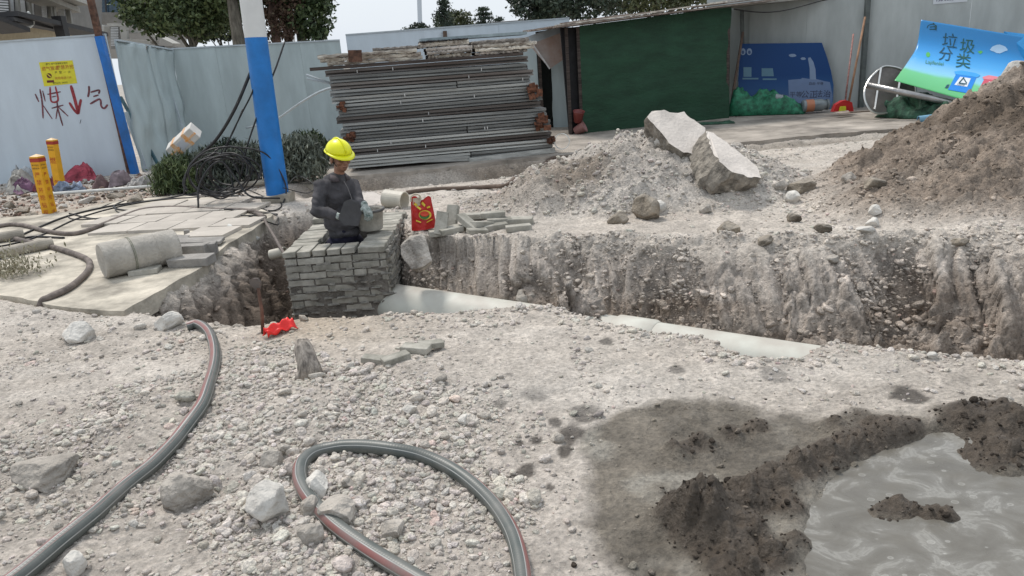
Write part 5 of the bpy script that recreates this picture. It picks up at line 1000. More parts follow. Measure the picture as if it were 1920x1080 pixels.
# ------------------------------------------------------------------ blue board
def quadmap(px, y0, y1):                                    # returns the 3-D point on a leaning plane at picture points
    pass
YB = 16.0
bdA = Vector(PY(1385, 208, 16.60)); bdB = Vector(PY(1560, 208, 16.10)); bdC = Vector(PY(1389, 82, 16.80)); bn = (bdB - bdA).cross(bdC - bdA).normalized(); bn = bn if bn.y < 0 else -bn
def onP(px, py, o_, n_):
    r_ = Vector(ray(px, py)); return Vector(cC) + r_ * ((o_ - Vector(cC)).dot(n_) / r_.dot(n_))
bm_ = bpy.data.materials.new('blue_print'); bm_.use_nodes = True; N = bm_.node_tree.nodes; L = bm_.node_tree.links; b = N['Principled BSDF']; b.inputs['Roughness'].default_value = .5; b.inputs['Specular IOR Level'].default_value = .25
t = N.new('ShaderNodeTexCoord'); sx = N.new('ShaderNodeSeparateXYZ'); L.new(t.outputs['Generated'], sx.inputs[0]); r = N.new('ShaderNodeValToRGB'); e = r.color_ramp.elements; e[0].position = .12; e[0].color = (.06, .12, .24, 1); e[1].position = .52; e[1].color = (.002, .04, .15, 1); x_ = e.new(.38); x_.color = (.012, .065, .19, 1); L.new(sx.outputs['Z'], r.inputs[0]); L.new(r.outputs[0], b.inputs['Base Color'])
outl = [(1389, 82), (1541, 80), (1550, 105), (1558, 132), (1563, 160), (1562, 190), (1556, 207), (1480, 208), (1385, 209), (1384, 150)]
mb = MB(); mb.prism([onP(*p, bdA, bn) for p in outl], -bn * .02); board = mb.build('blue_board', bm_); tag(board, 'dark blue printed board with clipped corner leaning on the grey fence', 'board'); finish(board)
def print_poly(pts, m, name, par, off=.003): MB().add([onP(*p, bdA, bn) + bn * off - Vector(par.location) for p in pts], [tuple(range(len(pts)))]).build(name, m, par)
pale = flatmat('pale_blue_print', (.17, .24, .36), .3); pale2 = flatmat('teal_print', (.07, .17, .24), .3)
print_poly([(1446, 207), (1478, 150), (1502, 148), (1504, 146), (1518, 148), (1518, 115), (1515, 108), (1520, 108), (1525, 118), (1530, 148), (1545, 152), (1556, 154), (1561, 180), (1560, 196), (1554, 206), (1480, 207)][1:], flatmat('pale_ground_print', (.11, .17, .30), .3), 'printed_hills', board, .002)
print_poly([(1515, 110), (1519, 107), (1525, 116), (1529, 130), (1530, 149), (1519, 149), (1518, 128)], pale, 'printed_tower', board, .004)
for c, w, h in [((1486, 104), 14, 6), ((1506, 110), 10, 5)]: print_poly([(c[0] + w / 2 * math.cos(a) * (1 + .12 * math.sin(4 * a)), c[1] + h / 2 * math.sin(a)) for a in np.linspace(0, 6.283, 14)[:-1]], pale, 'printed_cloud', board, .003)
for q in ([(1394, 126), (1409, 126), (1409, 144), (1394, 144)], [(1428, 128), (1449, 128), (1451, 143), (1428, 143)], [(1392, 146), (1422, 146), (1422, 149), (1392, 149)], [(1430, 147), (1456, 147), (1456, 150), (1430, 150)]): print_poly(q, pale2, 'printed_panel', board, .004)
for cx in (1393, 1405): print_poly([(cx + 5 * math.cos(a), 97 + 6.5 * math.sin(a)) for a in np.linspace(0, 6.283, 16)[:-1]], pale, 'printed_emblem', board, .004); print_poly([(cx + 2.6 * math.cos(a), 98 + 3.4 * math.sin(a)) for a in np.linspace(0, 6.283, 12)[:-1]], flatmat('deep_blue_print', (.01, .05, .16), .3), 'emblem_centre', board, .006)
bx = (bdB - bdA).normalized(); by = bn.cross(bx) * -1; by = by if by.z > 0 else -by; pk = flatmat('navy_print', (.01, .015, .05), .4)
# glyph plane must face the viewer: x cross y = outward normal
if bx.cross(by).dot(bn) < 0: bx_ = -bx
for tx, px_, py_, sz in [('平等', 1492, 178, .13), ('公正', 1517, 178, .17), ('法治', 1543, 177, .16), ('自由 平等', 1530, 157, .07)]: letters(tx, sz, onP(px_, py_, bdA, bn), bx, by, pk, board, off=.006)

# ------------------------------------------------------------------ recycling banner (curled sheet)
LC = [np.array(p) for p in (PY(1727, 37, 14.75), PY(1719, 86, 14.6), PY(1703, 115, 14.25), PY(1677, 151, 13.55))]; RC = [np.array(p) for p in (PY(1965, 76, 13.2), PY(1962, 122, 13.1), PY(1955, 166, 12.75), PY(1945, 226, 12.1))]
def bez(P, t):
    Q_ = cr_spline(P, 16); k = t * (len(Q_) - 1); i = min(int(k), len(Q_) - 2); return Q_[i] + (Q_[i + 1] - Q_[i]) * (k - i)
LCs, RCs = cr_spline(LC, 16), cr_spline(RC, 16)
def SB(u, v):
    k = min(max(v, 0), 1) * (len(LCs) - 1); i = min(int(k), len(LCs) - 2); f = k - i; a = LCs[i] + (LCs[i + 1] - LCs[i]) * f; b = RCs[i] + (RCs[i + 1] - RCs[i]) * f; return a + (b - a) * u
def SBn(u, v):
    e = .01; a = SB(u + e, v) - SB(u - e, v); v0, v1 = max(v - e, 0), min(v + e, 1); b = SB(u, v1) - SB(u, v0); n_ = np.cross(b, a); n_ /= np.linalg.norm(n_); return n_ if n_[1] < 0 else -n_
GU = np.linspace(0, 1, 70); GV = np.linspace(0, 1, 50); GP = np.array([[proj(SB(u, v)) for v in GV] for u in GU])
def inv(px, py):
    d = (GP[:, :, 0] - px) ** 2 + (GP[:, :, 1] - py) ** 2; i, j = np.unravel_index(np.argmin(d), d.shape); u, v = GU[i], GV[j]
    for _ in range(6):
        p = np.array(proj(SB(u, v))); J = np.array([(np.array(proj(SB(u + .01, v))) - p) / .01, (np.array(proj(SB(u, min(v + .01, 1)))) - p) / .01]).T
        try: s = np.linalg.solve(J, np.array([px, py]) - p)
        except Exception: break
        u += float(np.clip(s[0], -.1, .1)); v = float(np.clip(v + np.clip(s[1], -.1, .1), 0, .995))
    return u, v
bmn = bpy.data.materials.new('banner_print'); bmn.use_nodes = True; N = bmn.node_tree.nodes; L = bmn.node_tree.links; b = N['Principled BSDF']; b.inputs['Roughness'].default_value = .3
uvn = N.new('ShaderNodeUVMap'); sx = N.new('ShaderNodeSeparateXYZ'); L.new(uvn.outputs[0], sx.inputs[0]); r = N.new('ShaderNodeValToRGB'); e = r.color_ramp.elements
e[0].position = 0; e[0].color = (.022, .20, .47, 1); e[1].position = 1; e[1].color = (.10, .44, .16, 1)
for p_, c_ in ((.35, (.03, .27, .63)), (.55, (.07, .36, .72)), (.72, (.22, .52, .80)), (.775, (.24, .58, .66)), (.81, (.16, .54, .24))): x_ = e.new(p_); x_.color = (*c_, 1)
wn_ = N.new('ShaderNodeTexNoise'); wn_.inputs['Scale'].default_value = 3; L.new(uvn.outputs[0], wn_.inputs[0]); ma = N.new('ShaderNodeMath'); ma.operation = 'MULTIPLY_ADD'; L.new(wn_.outputs['Fac'], ma.inputs[0]); ma.inputs[1].default_value = .10; ma.inputs[2].default_value = -.05
ad = N.new('ShaderNodeMath'); ad.operation = 'ADD'; L.new(sx.outputs['Y'], ad.inputs[0]); L.new(ma.outputs[0], ad.inputs[1]); L.new(ad.outputs[0], r.inputs[0]); L.new(r.outputs[0], b.inputs['Base Color'])
V = [SB(u, v) for u in GU for v in GV]; nv = len(GV); ii = (np.arange(len(GU) - 1)[:, None] * nv + np.arange(nv - 1)[None]).ravel(); me = npmesh('recycling_banner', np.array(V), np.stack([ii, ii + nv, ii + nv + 1, ii + 1], 1), True)
uvl = me.uv_layers.new(name='UVMap'); lv = np.empty(len(me.loops), np.int32); me.loops.foreach_get('vertex_index', lv); uvl.data.foreach_set('uv', np.stack([GU[lv // nv], GV[lv % nv]], 1).astype(np.float32).ravel())
ban = link('recycling_banner', me, bmn); so = ban.modifiers.new('t', 'SOLIDIFY'); so.thickness = .006; so.offset = 0; tag(ban, 'curled blue and green banner about sorting rubbish propped on the right fence', 'banner'); finish(ban); bl_ = np.array(ban.location)
def on_ban(u, v, off): return SB(u, v) + SBn(u, v) * off - bl_
def ban_poly(pts, m, name, off=.008, sub=6, fill=True):
    """flat print that follows the curl"""
    import bmesh
    P = [inv(*p) for p in pts]; bm = bmesh.new(); vs = [bm.verts.new((u, v, 0)) for u, v in P]; bm.faces.new(vs); bmesh.ops.triangulate(bm, faces=bm.faces[:]); bmesh.ops.subdivide_edges(bm, edges=bm.edges[:], cuts=4, use_grid_fill=True)
    for v in bm.verts: p = on_ban(v.co.x, v.co.y, off); v.co = p
    me = bpy.data.meshes.new(name); bm.to_mesh(me); bm.free(); return link(name, me, m, ban)
def ban_text(tx, px, py, size_px, rot, m, off=.012, sy=1.0):
    me = glyphs(tx, 1.0); u0, v0 = inv(px, py); c, s = math.cos(rot), math.sin(rot)
    for v in me.vertices:
        x, y = v.co.x * size_px, v.co.y * size_px * sy; q = inv(px + x * c + y * s, py - (y * c - x * s)); v.co = on_ban(q[0], q[1], off)
    me.materials.clear(); link('lettering', me, m, ban)
dkg = flatmat('dark_green_print', (.01, .07, .10), .4); dkg2 = flatmat('navy_green_print', (.015, .10, .085), .4)
ban_text('垃', 1781, 79, 30, .10, dkg); ban_text('圾', 1814, 89, 30, .10, dkg2); ban_text('分', 1773, 104, 28, .10, dkg); ban_text('类', 1806, 117, 30, .10, dkg2)
ban_text('Lajifenlei', 1752, 119, 10, .13, flatmat('olive_print', (.07, .26, .12), .4))
wht = flatmat('white_print', (.72, .76, .80), .4); ltb = flatmat('cloud_print', (.42, .60, .78), .4)
ban_poly([(1873 + 16 * math.cos(a) * (1 + .10 * math.sin(5 * a)), 92 + 7.5 * math.sin(a) * (1 + .15 * math.cos(4 * a))) for a in np.linspace(0, 6.283, 18)[:-1]], ltb, 'printed_cloud')
ban_poly([(1740 + 4 * math.cos(a), 103 + 5 * math.sin(a)) for a in np.linspace(0, 6.283, 10)[:-1]], flatmat('leaf_print', (.09, .42, .10), .4), 'printed_leaf')
ban_poly([(1833, 97), (1840, 95), (1843, 98), (1838, 102)], flatmat('leaf_print', (.09, .42, .10), .4), 'printed_leaf')
def arc(cx, cy, rx, ry, a0, a1, w): return [(cx + rx * math.cos(a), cy + ry * math.sin(a)) for a in np.linspace(a0, a1, 12)] + [(cx + (rx - w) * math.cos(a), cy + (ry - w) * math.sin(a)) for a in np.linspace(a1, a0, 12)]
for q in (arc(1748, 52, 10, 7, 3.0, 5.9, 1.6), [(1744, 50), (1754, 49), (1754, 51), (1744, 52)], [(1743, 54), (1755, 54), (1755, 56), (1743, 56)], [(1749, 43), (1752, 43), (1752, 46), (1749, 46)], [(1753, 47), (1757, 48), (1756, 57), (1753, 57)]): ban_poly(q, dkg, 'printed_emblem', .009)
bb1 = flatmat('bin_blue_print', (.01, .22, .68), .4); bb2 = flatmat('bin_blue_light', (.05, .36, .78), .4); br1 = flatmat('bin_red_print', (.60, .09, .13), .4); br2 = flatmat('bin_red_light', (.72, .22, .26), .4)
ban_poly([(1793, 139), (1832, 143), (1817, 176), (1777, 169)], bb1, 'printed_bin', .009); ban_poly([(1789, 135), (1802, 133), (1830, 138), (1838, 142), (1833, 146), (1791, 140)], bb2, 'printed_bin_lid', .011)
ban_poly([(1800, 145), (1820, 148), (1813, 164), (1789, 160)], wht, 'bin_label', .012); ban_poly([(1775, 160), (1780, 159), (1777, 166), (1771, 166)], dkg, 'bin_wheel', .012); ban_poly([(1815, 172), (1819, 167), (1818, 174), (1811, 177)], dkg, 'bin_wheel', .012)
for q in ([(1797, 156), (1806, 146), (1808, 147), (1799, 157)], [(1806, 146), (1813, 157), (1811, 158), (1805, 148)], [(1797, 156), (1812, 158), (1812, 160), (1797, 158)]): ban_poly(q, dkg, 'recycling_triangle', .016)
ban_text('可回收物', 1801, 160.5, 3.6, .12, dkg, .016)
ban_poly([(1846, 148), (1880, 152), (1866, 190), (1828, 180)], br1, 'printed_bin', .009); ban_poly([(1842, 145), (1854, 142), (1884, 147), (1882, 153), (1843, 149)], br2, 'printed_bin_lid', .011); ban_poly([(1854, 154), (1872, 156), (1866, 176), (1843, 172)], wht, 'bin_label', .012)
for q in ([(1851, 158), (1853, 157), (1865, 168), (1863, 169)], [(1863, 157), (1866, 158), (1853, 168), (1851, 167)]): ban_poly(q, dkg, 'bin_cross', .016)
ban_text('有害垃圾', 1856, 171, 3.6, .12, dkg, .016)
# second sheet behind it
mb = MB(); mb.prism([PY(*p) for p in [(1884, 59, 13.75), (1990, 72, 13.0), (1990, 160, 12.7), (1890, 150, 13.6)]], (.0, .03, 0)); o = mb.build('blue_sheet', mat('sky_blue_sheet', (.035, .27, .60), .35, var=.08)); tag(o, 'second plain blue sheet behind the recycling banner at the right edge', 'sheet'); finish(o)
# phone number painted on the right fence
dHf = Vector((12.4 - 7.75, 13.2 - 16.12, 0)).normalized(); nHf = Vector((dHf.y, -dHf.x, 0)); oH = Vector((7.75, 16.12, 0))
p_ = onP(1782, -2, oH, nHf); pl = onP(1752, 0, oH, nHf); prr = onP(1812, 0, oH, nHf); wN = (prr - pl).length
letters('136 3682 7660', wN / 6.6, p_ + nHf * .012, dHf, (0, 0, 1), flatmat('phone_blue', (.01, .02, .12), .4), fH, 'phone_number', off=.004)
MB().add([p_ + nHf * .010 + dHf * a + Vector((0, 0, b)) - fH.location for a, b in ((-wN * .53, -.075), (wN * .53, -.075), (wN * .53, .09), (-wN * .53, .09))], [(0, 1, 2, 3)]).build('number_plate', flatmat('plate_white', (.62, .65, .68), .4), fH)

# ------------------------------------------------------------------ curled silver sheet with ribs, pole, broom, dustpan, jar
gm = mat('brown_sheet', (.16, .145, .13), .55, metal=.3, var=.3, scale=3); rim = mat('silver_rim', (.60, .60, .58), .3, metal=.8, var=.1)
ol = [(1645, 132), (1660, 124), (1690, 130), (1712, 150), (1716, 180), (1700, 200), (1672, 210), (1640, 212), (1624, 195), (1620, 172), (1630, 148)]
P = [Vector(PY(a, b, 14.3 - (b - 120) * .006)) for a, b in ol]; Ps = [Vector(v) for v in cr_spline([np.array(p) for p in P + [P[0]]], 4)][:-1]
sg = empty('bent_sign_panel', P[7], 'bent brown metal sign panel with silver rim turned face down behind the banner', 'metal panel')
MB().prism([p - sg.location for p in Ps], (.02, .06, .01)).build('panel_sheet', gm, sg); MB().tube([p - sg.location + Vector((0, -.012, 0)) for p in Ps + [Ps[0]]], .018, 6).build('panel_rim', rim, sg)
for a, b in (((1652, 128), (1640, 205)), ((1690, 135), (1678, 208))): MB().beam(Vector(PY(*a, 14.2)) - sg.location, Vector(PY(*b, 13.75)) - sg.location, .03, .03).build('panel_rib', rim, sg)
o = MB().tube([PY(1625, 159, 13.7), PY(1800, 196, 12.9)], .055, 16).build('metal_pole', mat('shiny_pole', (.42, .41, .40), .28, metal=.8, var=.2)); o.data.polygons.foreach_set('use_smooth', [True] * len(o.data.polygons)); tag(o, 'shiny grey metal pole lying across the bent panel under the banner', 'pole'); finish(o)
o = MB().tube([PY(1589, 205, 14.9), PY(1622, 32, 15.6)], .022, 8).build('wooden_handle', mat('handle_wood', (.27, .15, .085), .7), smooth=True); tag(o, 'long brown wooden handle leaning on the grey fence', 'pole'); finish(o)
o = MB().tube([PY(1583, 205, 14.85), PY(1600, 64, 15.6)], .016, 8).build('broom_handle', mat('pink_handle', (.42, .20, .17), .6, var=.6, scale=30), smooth=True); tag(o, 'thin reddish patterned handle leaning left of the wooden one', 'handle'); finish(o)
dp = empty('dustpan', PY(1582, 212, 14.8), 'red and yellow dustpan standing at the foot of the fence', 'dustpan')
def LPX(pts, y, ob): return [Vector(PY(a, b, y)) - ob.location for a, b in pts]
MB().prism(LPX([(1562, 210), (1568, 196), (1580, 189), (1588, 188), (1598, 192), (1601, 210)], 14.75, dp), (0, .12, 0)).build('pan_back', flatmat('pan_red', (.50, .03, .03), .4), dp); MB().prism(LPX([(1573, 211), (1576, 200), (1586, 199), (1587, 211)], 14.70, dp), (0, .03, 0)).build('pan_panel', flatmat('pan_yellow', (.62, .62, .04), .4), dp)
o = MB().beam(PY(1590, 211, 14.55), PY(1648, 207, 14.6), .03, .03).build('tool_handle', plank); tag(o, 'grey wooden tool handle lying on the road by the dustpan', 'handle'); finish(o)
mb = MB(); mb.add([PY(*p) for p in [(1562, 211, 14.5), (1590, 208, 14.6), (1594, 212, 14.45), (1575, 214, 14.35)]], [(0, 1, 2, 3)]); o = mb.build('flat_shovel', plank); so = o.modifiers.new('t', 'SOLIDIFY'); so.thickness = .01; tag(o, 'flat shovel blade lying on the road before the dustpan', 'shovel'); finish(o)
jar = empty('plastic_jar', PY(1504, 199, 15.6), 'clear plastic jar with orange label lying on its side before the blue board', 'jar'); q = Vector((1, -.05, 0)).to_track_quat('Z', 'Y').to_matrix(); clr = mat('clear_plastic', (.19, .22, .23), .15, var=.2, bump=.2, spec=.8)
MB().lathe([(0, 0), (.11, 0), (.125, .02), (.125, .40), (.10, .44), (.10, .50), (0, .50)], (0, 0, 0), 20, q).build('jar_body', clr, jar, smooth=True); MB().lathe([(.128, .06), (.128, .22)], (0, 0, 0), 20, q).build('jar_label', flatmat('orange_label', (.42, .17, .09), .4), jar, smooth=True); MB().lathe([(.108, .49), (.112, .53), (0, .53)], (0, 0, 0), 20, q).build('jar_lid', clr, jar, smooth=True)
o = MB().lathe([(0, 0), (.07, 0), (.075, .02), (.07, .25), (.03, .33), (.03, .36), (0, .36)], (0, 0, 0), 16, q).build('plastic_bottle', clr, None, PY(1452, 182, 15.85), (0, .2, 0), smooth=True); tag(o, 'crumpled clear plastic bottle on the green net heap', 'bottle')

# ------------------------------------------------------------------ rubbish at the left
cl = [('white_sheet', ((0, 368), (52, 362)), .34, (.42, .40, .36), 'heap of dirty white plastic sheet at the left edge', .7), ('plastic_wrap', ((25, 350), (62, 346)), .36, (.50, .52, .53), 'crumpled clear plastic wrap on the rubbish behind the front marker', .5),
      ('purple_cloth', ((38, 366), (84, 356)), .20, (.20, .10, .17), 'purple striped cloth at the foot of the front marker', .4), ('red_cloth', ((118, 345), (182, 338)), .26, (.33, .05, .075), 'dark red cloth lying right of the rear marker', .4),
      ('blue_white_cloth', ((122, 362), (165, 356)), .20, (.30, .36, .47), 'blue and white cloth before the red one', .35), ('brown_sack', ((178, 355), (215, 350)), .24, (.16, .10, .10), 'brown sack in the rubbish left of the blue post', .4),
      ('grey_sack', ((212, 352), (256, 345)), .22, (.26, .21, .23), 'grey purple sack at the foot of the blue post', .4), ('red_bag', ((86, 360), (108, 355)), .22, (.30, .07, .10), 'small maroon bag between the two markers', .3), ('paper_scrap', ((262, 352), (296, 345)), .10, (.42, .40, .38), 'grey scraps right of the blue post', .4)]
for i, (n_, pxs, hh, c_, l, dp_) in enumerate(cl): cloth(n_, pxs, 0, hh, mat('cloth_' + n_, c_, .7, var=.45, scale=7, bump=.3), l, n_.split('_')[-1], 11 + i, res=44, depth=dp_, fold=2.0)
o = MB().tube([GT(60, 366, .04), GT(200, 356, .06), GT(340, 345, .05)], .025, 10).build('white_pipe', mat('white_pvc', (.70, .70, .66), .4), smooth=True); tag(o, 'long thin white plastic pipe in front of the rubbish', 'pipe'); finish(o)
o = MB().tube([GT(330, 352, .04), GT(470, 345, .06), GT(592, 342, .05)], .04, 8).build('kerb_pipe', conc); tag(o, 'pale pipe along the foot of the shrubs', 'pipe'); finish(o)
o = MB().beam(GT(300, 345, .06), GT(600, 336, .06), .14, .15).build('kerb', conc); tag(o, 'concrete kerb edging the shrubs', 'kerb'); finish(o)
for i, (px, py, w, h, l) in enumerate([(165, 374, 36, 16, 'white chunk of plaster in front of the rubbish'), (118, 386, 26, 10, 'thin white fragment by the front marker'), (45, 392, 34, 20, 'pinkish broken tile piece left of the front marker'), (20, 385, 26, 16, 'reddish rubble piece at the left edge'), (220, 366, 40, 14, 'tan rubble piece under the long white pipe'), (255, 372, 40, 20, 'grey rubble lump between pipe and cables'), (60, 402, 26, 12, 'flat brick fragment at the foot of the front marker')]): boulder(px, py, w, h, l, bwhite if i in (0, 1) else bbrown, 60 + i, 'rubble', 'rubble_piece')
o = MB().tube([GT(428, 423, .03), GT(482, 430, .04)], .022, 10).build('white_conduit', mat('white_pvc', (.70, .70, .66), .4), smooth=True); tag(o, 'short white conduit ending at the pit edge on the tiles', 'conduit'); finish(o)
o = ring_pipe('cut_pipe', PY(508, 478, 7.0), (.10, -.02, .02), .05, .16, mat('cream_pvc', (.6, .57, .5), .5), 'cut end of a pipe sticking out of the pit bank', 'pipe')
# orange and white box in the shrubs
bxr = empty('foam_box', PY(345, 264, 11.2), 'white box with orange tape lying tilted on the shrubs', 'box'); M = Matrix.Rotation(-.62, 3, 'Y') @ Matrix.Rotation(.35, 3, 'X')
MB().box((0, 0, .0), (.50, .26, .20), M=M).build('box_body', mat('box_white', (.62, .60, .56), .6, var=.1), bxr, bevel=.01)
for s_ in (-.12, .10): MB().box(M @ Vector((s_, 0, 0)), (.055, .268, .208), M=M).build('tape', mat('orange_tape', (.62, .26, .05), .5, var=.4, scale=20, col2=(.7, .55, .4)), bxr)
MB().box(M @ Vector((0, -.131, 0)), (.508, .01, .03), M=M).build('tape', mat('orange_tape', (.62, .26, .05)), bxr)
MB().box(M @ Vector((-.01, -.134, .0)), (.12, .006, .12), M=M).build('paper_label', flatmat('grey_label', (.50, .52, .56)), bxr)

# ------------------------------------------------------------------ shrubs and trees
def leafmesh(name, C_, a, b_, m, tilt=1.0, seed=0):
    """many small leaf faces; C_: centres, a: half length, b_: half width"""
    R_ = np.random.RandomState(seed); n = len(C_); d = R_.randn(n, 3); d /= np.linalg.norm(d, axis=1)[:, None]; e = R_.randn(n, 3); e -= (e * d).sum(1)[:, None] * d; e /= np.linalg.norm(e, axis=1)[:, None]; A_ = (a * R_.uniform(.6, 1.3, n))[:, None]; B_ = (b_ * R_.uniform(.6, 1.3, n))[:, None]
    if tilt != 1.0: d[:, 2] = np.abs(d[:, 2]) * tilt + .3; d /= np.linalg.norm(d, axis=1)[:, None]; e -= (e * d).sum(1)[:, None] * d; e /= np.linalg.norm(e, axis=1)[:, None]
    V = np.stack([C_ - d * A_, C_ + e * B_, C_ + d * A_, C_ - e * B_], 1).reshape(-1, 3); Fc = np.arange(4 * n).reshape(n, 4); me = npmesh(name, V, Fc)
    at = me.attributes.new('shade', 'FLOAT', 'POINT'); cl_ = .5 + .5 * fbm(C_[:, 0] * 1.3 + seed, C_[:, 1] * 1.3 + C_[:, 2] * 1.7, 3, 2) + R_.uniform(-.25, .25, n); at.data.foreach_set('value', np.repeat(cl_, 4).astype(np.float32)); me.materials.append(m); return me
def leafmat(name, c0, c1, c2):
    if name in MATS: return MATS[name]
    m = bpy.data.materials.new(name); m.use_nodes = True; N = m.node_tree.nodes; L = m.node_tree.links; b = N['Principled BSDF']; b.inputs['Roughness'].default_value = .55; b.inputs['Specular IOR Level'].default_value = .35
    a = N.new('ShaderNodeAttribute'); a.attribute_name = 'shade'; r = N.new('ShaderNodeValToRGB'); e = r.color_ramp.elements; e[0].position = .15; e[0].color = (*c0, 1); e[1].position = .85; e[1].color = (*c2, 1); x_ = e.new(.5); x_.color = (*c1, 1); L.new(a.outputs['Fac'], r.inputs[0]); L.new(r.outputs[0], b.inputs['Base Color']); MATS[name] = m; return m
LG = leafmat('leaf_green', (.025, .042, .018), (.055, .082, .032), (.13, .165, .065)); LD = leafmat('leaf_dark', (.018, .030, .022), (.032, .050, .032), (.06, .08, .05)); LS_ = leafmat('leaf_shrub', (.045, .055, .045), (.095, .11, .085), (.20, .22, .17)); LO = leafmat('leaf_olive', (.035, .045, .02), (.07, .085, .035), (.12, .13, .06)); LB_ = leafmat('leaf_brown', (.06, .035, .025), (.11, .065, .045), (.08, .09, .05))
bark = mat('bark', (.15, .135, .11), .95, var=.4, scale=9, bump=1, bscale=20, stretch=(2, 2, .5)); barkr = mat('reddish_bark', (.12, .075, .06), .95, var=.5, scale=9, bump=1, bscale=20, stretch=(2, 2, .5))
def crown_pts(blobs, n, R_, shell=.55):
    out = []; vol = np.array([r[0] * r[1] * r[2] for _, r in blobs]) ** .7; vol /= vol.sum()
    for (c, r), w in zip(blobs, vol):
        k = int(n * w / 14) + 1; d = R_.randn(k, 3); d /= np.linalg.norm(d, axis=1)[:, None]; rad = R_.uniform(shell, 1.0, k) ** .6; cc = np.array(c) + d * rad[:, None] * np.array(r); s = np.mean(r) * .17; out.append((cc[:, None, :] + R_.randn(k, 14, 3) * s * np.array([1, 1, .7])).reshape(-1, 3))
    return np.concatenate(out)
def tree(base, blobs, n, leaf, lm, label, trunk_r=.2, bk=bark, seed=0, name='tree', trunk_pts=None, limbs=True):
    R_ = np.random.RandomState(seed); t_ = empty(name, base, label, 'tree'); b0 = np.array(base); me = leafmesh('crown', crown_pts(blobs, n, R_) - b0, leaf, leaf * .55, lm, seed=seed); link('crown', me, None, t_)
    cz_ = np.mean([c for c, _ in blobs], 0); tp = trunk_pts or [b0, b0 * .5 + np.array([cz_[0], cz_[1], cz_[2]]) * .5 + np.array([.1, 0, 0]), cz_]; k = len(tp)
    MB().tube([Vector(np.array(p) - b0) for p in tp], [trunk_r * (1 - .6 * i / (k - 1)) for i in range(k)], 12).build('trunk', bk, t_, smooth=True)
    if limbs:
        for c, r in blobs[:7]:
            s_ = np.array(tp[1]) + (np.array(tp[-1]) - np.array(tp[1])) * R_.uniform(0, .6); e_ = np.array(c); md_ = (s_ + e_) / 2 + R_.randn(3) * .15; MB().tube([Vector(s_ - b0), Vector(md_ - b0), Vector(e_ - b0)], [trunk_r * .4, trunk_r * .25, trunk_r * .1], 7).build('limb', bk, t_, smooth=True)
    return t_
def shrub(pa, pb, y, hpx, label, lm, seed, n=1500, leaf=.055, wid=.012):
    a = PY(*pa, y); b = PY(*pb, y); zb = 0.0; w = abs(b[0] - a[0]); hh = hpx / FPX * y * 1.02; R_ = np.random.RandomState(seed); r = empty('shrub', ((a[0] + b[0]) / 2, y, zb), label, 'shrub'); k = n // 12
    u = R_.uniform(-1, 1, k); v = R_.rand(k) ** .7; x = u * w / 2; top = hh * (1 - .35 * u ** 2) * (.8 + .25 * fbm(u * 2 + seed, u * 0, 2, 1)); z = v * top; yy_ = R_.uniform(-.35, .35, k) * (1 - .4 * v)
    C_ = np.stack([x, yy_, z], 1); C_ = (C_[:, None, :] + R_.randn(k, 12, 3) * .045).reshape(-1, 3); C_[:, 2] = np.abs(C_[:, 2]) + .02; link('foliage', leafmesh('foliage', C_, leaf, wid, lm, 1.6, seed), None, r)
    mb = MB()
    for i in range(14): s_ = Vector((R_.uniform(-.4, .4) * w, R_.uniform(-.15, .15), 0)); mb.tube([s_, s_ + Vector((R_.uniform(-.1, .1), R_.uniform(-.1, .1), hh * .7))], [.01, .004], 5)
    mb.build('stem', bark, r); return r
shrub((298, 340), (372, 340), 10.9, 80, 'dense green shrub at the left end of the row near the foam box', LG, 1, 3800, .055, .010); shrub((352, 335), (440, 330), 11.1, 80, 'shrub in the middle of the row behind the cable coil', LS_, 2, 3400); shrub((425, 335), (500, 330), 11.3, 84, 'dark shrub left of the painted pole', LS_, 3, 3000); shrub((512, 335), (605, 325), 11.2, 90, 'tall grey green shrub right of the painted pole', LS_, 4, 4200); shrub((370, 300), (470, 295), 12.2, 66, 'grey leafy shrub behind the others against the long fence', LD, 5, 4200); shrub((540, 290), (620, 290), 12.8, 62, 'shrub beside the left end of the steel stack', LG, 6, 3600)
p = GT(20, 515); sh_ = empty('small_plant', p, 'small dry plant growing at the left edge of the pavement', 'plant'); R1 = np.random.RandomState(3); C_ = np.stack([R1.randn(900) * .14, R1.randn(900) * .12, np.abs(R1.randn(900)) * .10 + .01], 1); link('foliage', leafmesh('foliage', C_, .022, .007, leafmat('leaf_dry', (.07, .075, .03), (.16, .15, .09), (.34, .31, .22)), 1.5, 9), None, sh_)
MB().tube([(0, 0, -.02), (.02, 0, .12)], [.008, .003], 5).build('stem', bark, sh_)

def B(px, py, y, rx, ry, rz): return (PY(px, py, y), (rx, ry, rz))
tree((PY(360, 60, 24)[0], 24, 0), [B(300, 15, 24, 1.1, 1.2, .7), B(350, -20, 24.3, 1.2, 1.4, 1.0), B(345, 30, 23.6, .8, .9, .5), B(395, 25, 24, .8, .9, .6), B(270, -25, 24, .9, 1, .8), B(255, 35, 24, .45, .5, .25), B(410, -25, 24, .9, 1, .7), B(320, 48, 24, .35, .4, .25), B(375, 50, 24, .7, .6, .4), B(300, 45, 24, .6, .6, .35), B(430, 10, 24, .5, .6, .6)], 15000, .075, LG, 'big leafy tree over the left fence in front of the grey villa', .16, seed=1)
tree((PY(408, 80, 26)[0], 26, 0), [B(400, 45, 26, .8, .8, .45), B(420, 20, 26, .7, .8, .5), B(385, 62, 26, .45, .4, .2), B(425, 60, 26, .35, .4, .25)], 3600, .07, LD, 'small dark tree in front of the bright gap left of the thick trunk', .07, seed=2)
